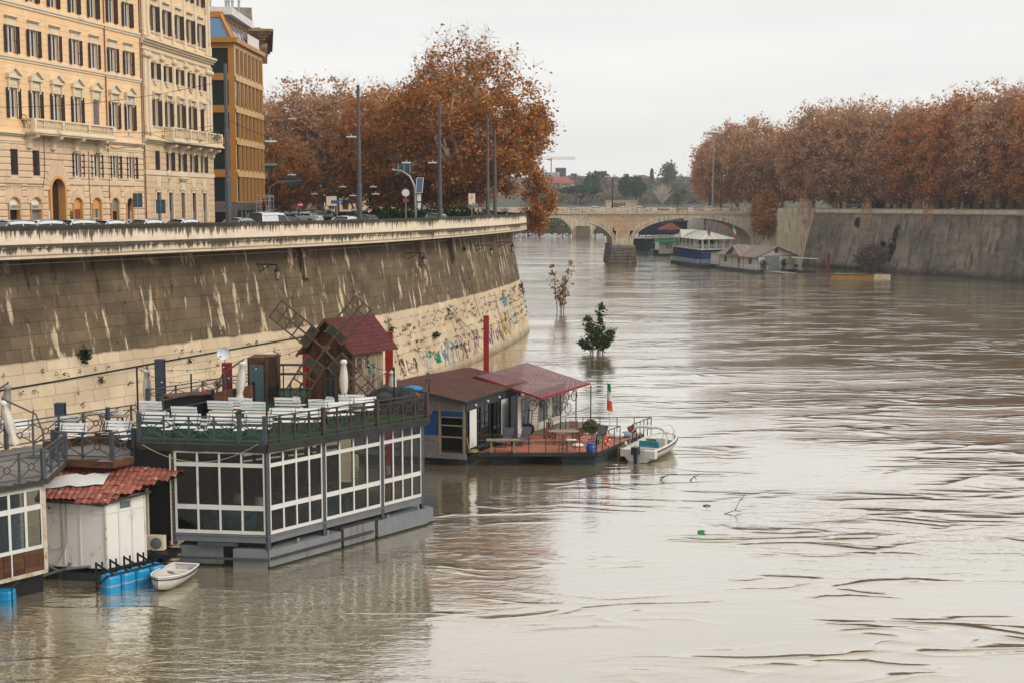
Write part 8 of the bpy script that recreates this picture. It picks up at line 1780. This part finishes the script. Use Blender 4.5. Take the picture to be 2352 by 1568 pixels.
wire('upper wire from the ochre palazzo to the first mast',T1@V(-1,-.5,21.5),m1(23.0),.5,(.6,)); wire('middle wire along the ochre palazzo towards the first mast',T1@V(11,-.4,20.6),m1(20.2),.4,(.35,)); wire('wire from the cream palazzo balcony to the bronze block',T2@V(1,-.4,21.0),m1(19.0),.5,()); wire('wire from the bronze block to the second mast, upper',V(-29,150,24.6),m2(23.3),.7,(.45,)); wire('wire from the bronze block to the second mast, middle',V(-29,150,21.4),m2(20.5),.8,(.95,)); wire('wire from the bronze block to the second mast, lower',V(-29,153,19.2),m2(18.2),.8,(.4,)); wire('wire between the first and second masts',m1(20.5),m2(19.6),.9,(.3,)); wire('wire between the second and third masts',m2(19.5),M3+V(0,0,6.3),.6,(.55,.9)); wire('wire over the junction to the fourth mast',V(-28.5,160,18.0),M4+V(0,0,5.8),1.2,(.25,.35,.5)); wire('low wire over the junction',V(-28.3,170,16.9),M3+V(0,0,4.5),1.0,(.2,.3,.5,.65))
# sign gantry with solar panel
gp,_=st_at(1018,2.6); ga_=thing('sign_gantry','curved grey gantry carrying a road sign seen from behind and a solar panel','sign gantry',(gp.x,gp.y,12.6)); hg=D(960,391,gp.y).z-12.6; xa=D(903,391,gp.y).x-gp.x
P=[V(0,0,0),V(0,0,hg*.6),V(-.1,0,hg*.75),V(-.5,0,hg*.9),V(-1.2,0,hg*.985),V(-2.0,0,hg*1.0),V(xa,0,hg*1.03)]; MB().tube(P,[.13,.11,.1,.09,.085,.08,.06],8).ob('arm','galv',ga_,smooth=True)
bx0=D(906,0,gp.y).x-gp.x; bx1=D(944,0,gp.y).x-gp.x; MB().box(bx0,bx1,-.02,.03,hg*1.02-.4,hg*1.02+.42).ob('sign_back','sign_back',ga_)
for k in range(3): x=bx0+(bx1-bx0)*(.15+.35*k); MB().box(x-.03,x+.03,-.1,-.03,hg*1.02-.38,hg*1.02+.4).ob('bracket','galv',ga_)
sp_=MB(); sp_.add([(.05,-.3,hg*.62),(.62,-.3,hg*.62),(.72,.1,hg*.87),(.15,.1,hg*.87)]+[(.05,-.26,hg*.62),(.62,-.26,hg*.62),(.72,.14,hg*.87),(.15,.14,hg*.87)],[(0,1,2,3),(7,6,5,4),(0,4,5,1),(1,5,6,2),(2,6,7,3),(3,7,4,0)]); so2=sp_.ob('solar_panel','solar',ga_)
fr2=MB(); q=[V(.05,-.31,hg*.62),V(.62,-.31,hg*.62),V(.72,.09,hg*.87),V(.15,.09,hg*.87)]
for k in range(4): fr2.bar(q[k],q[(k+1)%4],.04)
fr2.ob('panel_frame','lamp_white',so2); MB().box(.15,.5,-.12,.1,hg*.48,hg*.6).ob('control_box','lamp_white',ga_); MB().box(.2,.48,-.12,.1,hg*.36,hg*.45).ob('control_box','lamp_white',ga_)
def sign_post(label,xd,off,h,kind):
    p,_=st_at(xd,off); t=thing('road_sign',label,'sign',(p.x,p.y,12.6),0,'road signs on the left bank'); MB().tube([(0,0,0),(0,0,h)],.035,6).ob('post','galv',t)
    if kind=='disc': MB().lathe([(.36,-.02),(.36,.02)],16,Matrix.Translation((0,-.05,h-.35))@Matrix.Rotation(R(90),4,'X')).ob('disc','galv',t); MB().lathe([(.3,0),(.3,.01)],16,Matrix.Translation((0,-.08,h-.35))@Matrix.Rotation(R(90),4,'X')).ob('disc_back','sign_white',t); MB().box(-.25,.25,-.06,-.02,h-1.15,h-.85).ob('plate','rust_shutter',t)
    elif kind=='noentry':
        MB().lathe([(.36,-.02),(.36,.02)],18,Matrix.Translation((0,-.05,h-.35))@Matrix.Rotation(R(90),4,'X')).ob('disc','sign_red',t); MB().box(-.26,.26,-.085,-.07,h-.42,h-.28).ob('white_bar','sign_white',t)
    elif kind=='park': MB().box(-.33,.33,-.06,.06,h-1.1,h).ob('panel','cream_trim',t); put(text_mesh('P',.4,'lettering','sign_blue',.004),'lettering',t,Matrix.Translation((0,-.07,h-.45))@Matrix.Rotation(R(90),4,'X')); MB().box(-.3,.3,-.07,-.06,h-1.05,h-.85).ob('strip','sign_white',t); MB().bar((.1,-.08,h-.9),(.25,-.08,h-1.0),.05).ob('arrow','sign_ink',t)
    elif kind=='led': MB().box(-.6,.6,-.1,.1,h-1.25,h).ob('case','dark_metal',t); MB().box(-.5,.5,-.12,-.1,h-1.2,h-.28).ob('screen_back','cream_trim',t)
    elif kind=='arrow': MB().box(-.5,.5,-.04,0,h-.3,h).ob('panel','sign_blue',t); MB().prism([(-.4,h-.17),(.25,h-.17),(.25,h-.08),(.42,h-.15),(.25,h-.24),(.25,h-.17)],-.05,-.04).ob('arrow','sign_white',t)
    elif kind=='back': MB().box(-.3,.3,-.03,.03,h-.9,h).ob('panel','sign_back',t)
    return t
sign_post('round sign on a thin post seen from behind, left of the gantry post',1012,3.2,3.6,'disc'); sign_post('beige parking sign on a post near the parapet bend',1120,1.6,3.3,'park'); sign_post('blue arrow sign below the gantry',975,8,2.6,'arrow'); sign_post('dark green display sign on a post before the cream palazzo, larger',423,4,3.0,'back'); sign_post('dark sign on a short post before the cream palazzo corner',474,4,2.6,'back')
def sp2(label,x,Y_,h,kind):
    p=D(x,480,Y_); t=sign_post(label,600,2,h,kind); t.location=(p.x,p.y,12.5); FRM[t.name]=Matrix.Translation(t.location); return t
sp2('red no entry sign at the junction, lower one',690,150,2.6,'noentry'); sp2('red no entry sign farther back at the junction, higher one',691,175,3.6,'noentry'); sp2('pale display board in a dark case behind the white van',762,128,3.4,'led')
pk_,_=st_at(1187,1.2); t=thing('parking_meter','small grey parking meter box with a blue P at the parapet tip','parking meter',(pk_.x,pk_.y,12.62)); MB().box(-.22,.22,-.15,.15,0,1.75).ob('case','galv',t); put(text_mesh('P',.25,'lettering','sign_white',.003),'lettering',t,Matrix.Translation((0,-.18,1.55))@Matrix.Rotation(R(90),4,'X')); MB().box(-.17,.17,-.165,-.15,1.38,1.7).ob('plate','sign_blue',t)
def tlight(label,x,Y_,h,xarm):
    p=D(x,480,Y_); t=thing('traffic_light',label,'traffic light',(p.x,p.y,12.5),0,'traffic lights at the junction'); P=[(0,0,0),(0,0,h*.75),(.15,0,h*.9),(.6,0,h*.98),(1.2,0,h),(xarm,0,h*1.02)]; MB().tube(P,[.1,.09,.08,.07,.06,.05],6).ob('arm','dark_metal',t); MB().box(xarm-.3,xarm+.3,-.1,.15,h*1.02-.55,h*1.02+.55).ob('head','dark_metal',t)
    for k in range(3): MB().lathe([(.12,0),(.12,.12)],8,Matrix.Translation((xarm,.25,h-.35+k*.35))@Matrix.Rotation(R(90),4,'X')).ob('lens_hood','dark_metal',t)
tlight('dark traffic light arm over the junction',666,152,4.6,4.0)
gp2=D(617,480,168); t=thing('sign_gantry','far curved gantry with a dark sign board at the junction','sign gantry',(gp2.x,gp2.y,12.5)); MB().tube([(0,0,0),(0,0,3.6),(.3,0,4.5),(1.2,0,5.1),(4.2,0,5.3)],.08,6).ob('arm','galv',t); MB().box(2.4,4.4,-.05,.05,4.7,5.8).ob('sign_back','sign_back',t)
# wall lanterns under the parapet
def lantern(label,xd,z=10.9):
    s=par_at(xd); p=wallpt(s,z); tg=par(s)[1]; n=V(tg.y,-tg.x,0); t=thing('wall_lantern',label,'lantern',tuple(p),0,'wrought iron wall lanterns'); e=n*1.75
    m=MB(); m.tube([(0,0,0),tuple(e*.5+V(0,0,.05)),tuple(e)],.05,5); m.tube([(0,0,-.6),tuple(e*.3+V(0,0,-.35)),tuple(e*.6+V(0,0,-.05))],.035,5); m.tube([tuple(e*.22+V(0,0,-.25)+n*.16*math.cos(a)+V(0,0,.16*math.sin(a))) for a in np.linspace(0,6.28,11)],.03,4); m.tube([(0,0,-.7),(0,0,.15)],.06,5); m.ob('bracket','dark_metal',t)
    m=MB(); b=Matrix.Translation(e); m.lathe([(.03,0),(.05,-.12),(.2,-.35),(.27,-.42),(.2,-.44)],8,b); m.lathe([(.12,-.98),(.05,-1.06),(.0,-1.1)],8,b); [m.tube([e+V(.19*math.cos(a),.19*math.sin(a),-.43),e+V(.12*math.cos(a),.12*math.sin(a),-.98)],.015,4) for a in np.linspace(0,6.28,7)[:-1]]; m.ob('cap','dark_metal',t); MB().lathe([(.17,-.44),(.1,-.97)],8,b).ob('glass','lantern_glass',t)
for xd,lb in ((632,'wall lantern under the parapet above the windmill sail'),(972,'wall lantern under the parapet, second from the right bend'),(1128,'wall lantern close to the right bend of the wall'),(1176,'wall lantern at the very bend, seen against the river')): lantern('black bracket '+lb,xd,10.75)
# ================================================================ cars
def loft(secs): 
    m=MB(); m.sheet(secs); n=len(secs[0]); m.add(secs[0],[tuple(range(n-1,-1,-1))]); m.add(secs[-1],[tuple(range(n))]); return m
def car_proto(name,kind):
    t=thing(name,'','car',(0,0,0),0,'cars on the left bank'); hw=.86; h=1.48 if kind=='hatch' else (1.8 if kind=='van' else 1.42)
    S=[]
    bz={'hatch':[(-2.0,.75,.7),(-1.95,.95,.8),(-1.2,.98,.86),(.6,.95,.87),(1.0,.93,.86),(1.7,.82,.82),(1.98,.68,.7)],'sedan':[(-2.2,.8,.7),(-2.1,.95,.8),(-1.2,.97,.86),(.6,.93,.87),(1.1,.9,.86),(1.95,.8,.82),(2.25,.65,.7)],'van':[(-2.2,.9,.75),(-2.15,1.0,.85),(-1,1.02,.9),(.8,1.0,.9),(1.2,.98,.88),(1.95,.86,.84),(2.2,.7,.72)]}[kind]
    for x,zb,w in bz: S.append([(x,-w,.28),(x,-w*1.01,.6),(x,-w*.97,zb-.04),(x,-w*.9,zb),(x,w*.9,zb),(x,w*.97,zb-.04),(x,w*1.01,.6),(x,w,.28)])
    loft(S).ob('body','car_white',t,smooth=False)
    cb={'hatch':((-1.92,-1.35,.25,.98),.9),'sedan':((-1.6,-.9,.3,1.05),.9),'van':((-2.12,-2.0,.5,1.2),.96)}[kind][0]; zb=.92; hz=h
    b=[(cb[0],-.78,zb),(cb[3],-.78,zb),(cb[3],.78,zb),(cb[0],.78,zb)]; tp_=[(cb[1],-.6,hz-.05),(cb[2],-.6,hz-.03),(cb[2],.6,hz-.03),(cb[1],.6,hz-.05)]
    g_=MB(); g_.add(b+tp_,[(0,1,5,4),(1,2,6,5),(2,3,7,6),(3,0,4,7)]); g_.ob('glass','car_glass',t)
    rf=MB(); n=5; rows=[]
    for i in range(n): x=cb[1]-.06+(cb[2]-cb[1]+.1)*i/(n-1); zc=hz-.05+.06*math.sin(math.pi*(i+.4)/(n)); rows.append([(x,-.7,zc-.2),(x,-.64,zc-.07),(x,-.5,zc),(x,0,zc+.025),(x,.5,zc),(x,.64,zc-.07),(x,.7,zc-.2)])
    rf.sheet([r for r in rows]); rf.ob('roof','car_white',t,smooth=True)
    for sg in (-1,1):
        y0,y1=sg*.785,sg*.61
        for xb,xt,w in ((cb[0],cb[1],.09),(cb[3],cb[2],.05),((cb[0]+cb[3])/2-.1,(cb[1]+cb[2])/2-.05,.05)): MB().bar((xb,y0,zb-.02),(xt,y1,hz-.06),w,.03).ob('pillar','car_white',t)
        if kind=='van': MB().add([(cb[0],sg*.79,zb),(-.2,sg*.79,zb),(-.2,sg*.615,hz-.05),(cb[1],sg*.615,hz-.05)],[(0,1,2,3)]).ob('side_panel','car_white',t)
    for x in (-1.28,1.3):
        for sg in (-1,1): w=MB().lathe([(.31,-.1),(.32,0),(.31,.1)],14,Matrix.Translation((x,sg*.8,.32))@Matrix.Rotation(R(90),4,'X')).ob('wheel','rubber',t); MB().lathe([(.19,-.115),(.19,.115)],10,Matrix.Translation((x,sg*.8,.32))@Matrix.Rotation(R(90),4,'X')).ob('rim','chrome',w)
    fx=bz[-1][0]; rx=bz[0][0]
    for sg in (-1,1): MB().box(fx-.18,fx-.02,sg*.55-.14,sg*.55+.14,.6,.74).ob('headlight','lamp_clear',t); MB().box(rx-.02,rx+.06,sg*.62-.1,sg*.62+.1,.68,.9).ob('tail_light','lamp_red',t); MB().box(.55,.7,sg*.95-.08,sg*.95+.08,.92,1.04).ob('mirror','car_white',t)
    [MB().tube([(cb[1]+.1,sg*.58,hz+.0),(cb[2]-.1,sg*.58,hz+.02)],.02,4).ob('roof_rail','rubber',t) for sg in (-1,1)]; return t
protos={k:car_proto('parked_car',k) for k in ('hatch','sedan','van')}; firstc={}
def car(kind,p,rz,colr,label,group=None):
    pr=protos[kind]
    if kind not in firstc: c=pr; firstc[kind]=1; c.location=p; c.rotation_euler=(0,0,rz); c['label']=label; firstcol[kind]=colr; return c
    return copy_tree(pr,p,rz,label,group=group,mats={'car_white':'car_'+colr})
firstcol={}
park=[(16,'van','white','white off-road car at the left frame edge'),(112,'hatch','silver','silver estate car before the arched portal'),(212,'hatch','white','white hatchback before the brown roller shutter'),(288,'hatch','white','white hatchback before the last arch of the ochre palazzo'),(354,'sedan','lightblue','pale saloon at the joint of the two palazzi'),(440,'sedan','white','white saloon before the cream palazzo door'),(522,'sedan','white','white saloon behind the first mast')]
for xd,k,c_,lb in park:
    p,tg=st_at(xd,3.6); car(k,(p.x,p.y,12.5),math.atan2(tg.y,tg.x)+(math.pi if xd in(112,) else 0),c_,lb+', roof above the parapet')
for xd,off,k,c_,lb in ((688,5.2,'sedan','silver','grey saloon left of the white van'),(755,5.0,'van','white','white van with roof bars behind the parapet'),(905,4.2,'sedan','white','white car roof left of the gantry'),(962,4.6,'hatch','black','black car with ski box bars behind the parapet'),(1090,3.6,'hatch','silver','silver estate with roof rails near the parapet bend')): p,tg=st_at(xd,off); car(k,(p.x,p.y,12.5),math.atan2(tg.y,tg.x),c_,lb)
cr_=random.Random(12); jn=[(625,146),(640,152),(655,147),(672,160),(700,158),(716,166),(735,172),(628,165),(648,172),(700,182),(730,190),(752,185),(790,160),(830,165),(615,158),(665,190)]
clr=['silver','white','grey','lightblue','white','black','silver','green','white','blue','red','silver','black','grey','white','silver']
for i,(x,Y_) in enumerate(jn): p=D(x,490,Y_); car(cr_.choice(['hatch','sedan']),(p.x,p.y,12.5),cr_.choice([1.2,1.3,4.4,2.7,.1]),clr[i],f'{clr[i]} car in the traffic at the junction, '+['left edge','second from the left','near the traffic light post','right of the traffic light','before the no entry sign','right of the no entry sign','left of the display board','far left behind','middle of the jam','behind the no entry sign','far back in the jam','behind the display board','right of the white van','under the plane trees','beside the foil wrapped corner','deepest in the jam'][i])
for i,(x,k,c_) in enumerate(((1310,'sedan','silver'),(1372,'hatch','white'),(1428,'sedan','white'),(1474,'hatch','white'),(1545,'sedan','grey'),(1597,'sedan','lightblue'),(1625,'hatch','white'),(1668,'sedan','silver'))): car(k,((x-1176)/FD*(BY+6)*.9945,BY+5.5,12.66),0 if i%2 else math.pi,c_,f'{c_} car on the stone bridge, number '.replace(', number ','')+', '+['left of the ornate lamp post','at the ornate lamp post','over the central pier','right of the central pier','over the right arch, left','over the middle of the right arch','over the right arch, right','at the right end'][i],group='cars on the stone bridge')
for i in range(9): q=rb(12+i*10.5,2.6); car(['hatch','sedan'][i%2],q,math.atan2(rdir.y,rdir.x),['white','black','red','silver','grey','white','silver','black','white'][i],f'{["white","black","red","silver","grey","white","silver","black","white"][i]} car behind the right bank parapet, {ordn[i]} from the right',group='cars on the right bank')
q=rb(rl-8,9); bus=thing('bus','teal and white bus behind the right bank parapet','bus',q,math.atan2(rdir.y,rdir.x)); m=MB(); m.box(-5.5,5.5,-1.2,1.2,.4,1.3); m.ob('lower_body','teal',bus); MB().box(-5.5,5.5,-1.18,1.18,1.3,2.4).ob('windows','car_glass',bus); MB().box(-5.5,5.5,-1.2,1.2,2.4,3.0).ob('roof','green_boat',bus); [MB().lathe([(.45,-.12),(.45,.12)],12,Matrix.Translation((x,sg*1.1,.45))@Matrix.Rotation(R(90),4,'X')).ob('wheel','rubber',bus) for x in (-3.5,3.2) for sg in (-1,1)]
# ================================================================ people
def body_mesh(pose,mat):
    J={'pelvis':(0,0,.95),'chest':(0,.02,1.28),'neck':(0,.02,1.48),'head':(0,-.02,1.6),'crown':(0,0,1.72)}
    me=bpy.data.meshes.new('person_base'); names=['pelvis','chest','neck','head','crown','hl','kl','al','tl','hr','kr','ar','tr','sl','el','wl','hdl','sr','er','wr','hdr']
    arm={'stand':((.32,.05,1.1),(.3,-.12,.88),(.29,-.16,.8)),'lean':((.3,-.15,1.15),(.22,-.38,1.1),(.16,-.44,1.1))}[pose]
    pos=[J['pelvis'],J['chest'],J['neck'],J['head'],J['crown'],(.1,0,.9),(.11,-.03,.5),(.11,.03,.08),(.12,-.12,.04),(-.1,0,.9),(-.11,.03,.5),(-.11,.08,.08),(-.12,-.07,.04),(.2,.02,1.4),arm[0],arm[1],arm[2],(-.2,.02,1.4)]+[(-a[0],a[1],a[2]) for a in arm]
    ed=[(0,1),(1,2),(2,3),(3,4),(0,5),(5,6),(6,7),(7,8),(0,9),(9,10),(10,11),(11,12),(1,13),(13,14),(14,15),(15,16),(1,17),(17,18),(18,19),(19,20)]
    rad=[.15,.17,.06,.1,.07,.1,.07,.05,.04,.1,.07,.05,.04,.075,.055,.04,.035,.075,.055,.04,.035]
    me.from_pydata(pos,ed,[]); o=bpy.data.objects.new('person_base',me); col.objects.link(o); md=o.modifiers.new('s','SKIN'); 
    for i,r in enumerate(rad): me.skin_vertices[0].data[i].radius=(r,r*.85)
    me.skin_vertices[0].data[0].use_root=True
    o.modifiers.new('u','SUBSURF').levels=1
    dg=bpy.context.evaluated_depsgraph_get(); r=bpy.data.meshes.new_from_object(o.evaluated_get(dg)); bpy.data.objects.remove(o); r.materials.clear()
    for x in (mat,'cloth_dark','skin','hair'): r.materials.append(MT[x])
    for p in r.polygons:
        z=p.center.z; y=p.center.y; p.use_smooth=True
        p.material_index=1 if z<.92 else (0 if z<1.46 else (3 if (z>1.63 or y>.03) else 2))
        if abs(p.center.x)>.25 and z<.86 and pose=='stand': p.material_index=2
    return r
BM={}
def person(label,p,rz,mat,pose='stand',sc=1,group=None):
    k=(mat,pose)
    if k not in BM: BM[k]=body_mesh(pose,mat)
    t=thing('person',label,'person',p,rz,group); t.scale=(sc,)*3; put(BM[k],'body',t); m=MB(); m.sphere((0,.02,1.68),.11,8,5,sq=(1,1,.8)); m.ob('hair','hair',t); return t
p,_=st_at(1178,.85); person('person in a dark hooded coat leaning on the parapet tip',(p.x,p.y,12.62),.3,'cloth_dark','lean')
q=T3@V(5.4,-1.7,13.68); person('worker in a red vest standing on the scaffold platform',tuple(q),2.2,'cloth_red','stand')
for i,(x,c_) in enumerate(((1478,'cloth_dark'),(1484,'cloth_dark'),(1683,'cloth_dark'),(1690,'cloth_white'),(1697,'cloth_dark'),(1703,'cloth_white'))): person(['left one of two dark dressed people over the bridge pier','right one of two dark dressed people over the bridge pier','leftmost of the walkers at the right end of the bridge','walker in white, left, at the right end of the bridge','dark dressed walker between the two white dressed walkers','walker in white, right, at the right end of the bridge'][i],((x-1176)/FD*BY*.9945,BY+1.2,12.66),1.57,c_,'stand',1.0,'people on the stone bridge')

p=D(1640,308,345); t=thing('high_mast_light','tall thin mast with a ring of floodlights above the right bank trees','light mast',(p.x,p.y,12.6)); h=p.z-12.6; MB().lathe([(.3,0),(.14,h)],8).ob('mast','galv',t); MB().lathe([(.3,h),(1.7,h+.1),(1.8,h+.4),(.4,h+.7)],14).ob('lamp_ring','lamp_white',t)

def block(label,a,b,dep,h,mat,fl,bays,z0=12.5):
    T=frame(a,b); L_=(b-a).length; t=thing('palazzo',label,'building',(a.x,a.y,z0),0,'buildings glimpsed behind the plane trees'); MB().box(0,L_,0,dep,z0,z0+h,T).ob('wall',mat,t,world=True); MB().box(-.4,L_+.4,-.5,dep,z0+h,z0+h+.6,T).ob('cornice','cream_trim',t,world=True); W_=wmat(t).inverted()
    w=MB().box(-.55,.55,-.08,.02,0,2.1).mesh('window','shutter')
    for j in range(fl):
        for k in range(bays): put(w,'window',t,W_@T@Matrix.Translation((L_*(k+.5)/bays,0,z0+1+j*h/fl)))
for k,(lb,mt_) in enumerate((('ochre building behind the right bank trees, at the right frame edge','ochre'),('cream building behind the right bank trees, second from the right','cream_plaster'),('tan building behind the right bank trees, third from the right','old_stucco'),('ochre building behind the right bank trees, nearest the bridge','ochre'))):
    a=RW1+rn*34-rdir*(-30+k*0)+rdir*(-34*(3-k)); block(lb,a,a-rdir*30,12,[14,15.5,13,14][k],mt_,4,9)
for k,(lb,x0,x1,Y_,mt_) in enumerate((('brown palazzo behind the left bank trees, leftmost','-78','-46',305,'old_stucco'),('cream palazzo behind the left bank trees, middle','-44','-22',310,'cream_plaster'),('ochre palazzo behind the left bank trees, nearest the bridge','-20','-10',318,'ochre'))): block(lb,V(float(x0),Y_,0),V(float(x1),Y_,0),14,13,mt_,3,7)
# ---------------------------------------------------------------- air
hzm=NT('haze_air'); hzm.t.nodes.remove(hzm.b); pv=hzm.n('VolumePrincipled'); pv.inputs['Color'].default_value=(.9,.93,.97,1); pv.inputs['Density'].default_value=.0002; pv.inputs['Anisotropy'].default_value=.0; hzm.l(pv.outputs[0],hzm.o.inputs['Volume'])
hb=MB().box(-330,430,-70,1650,-2,75).ob('haze','haze_air'); hb['kind']='stuff'
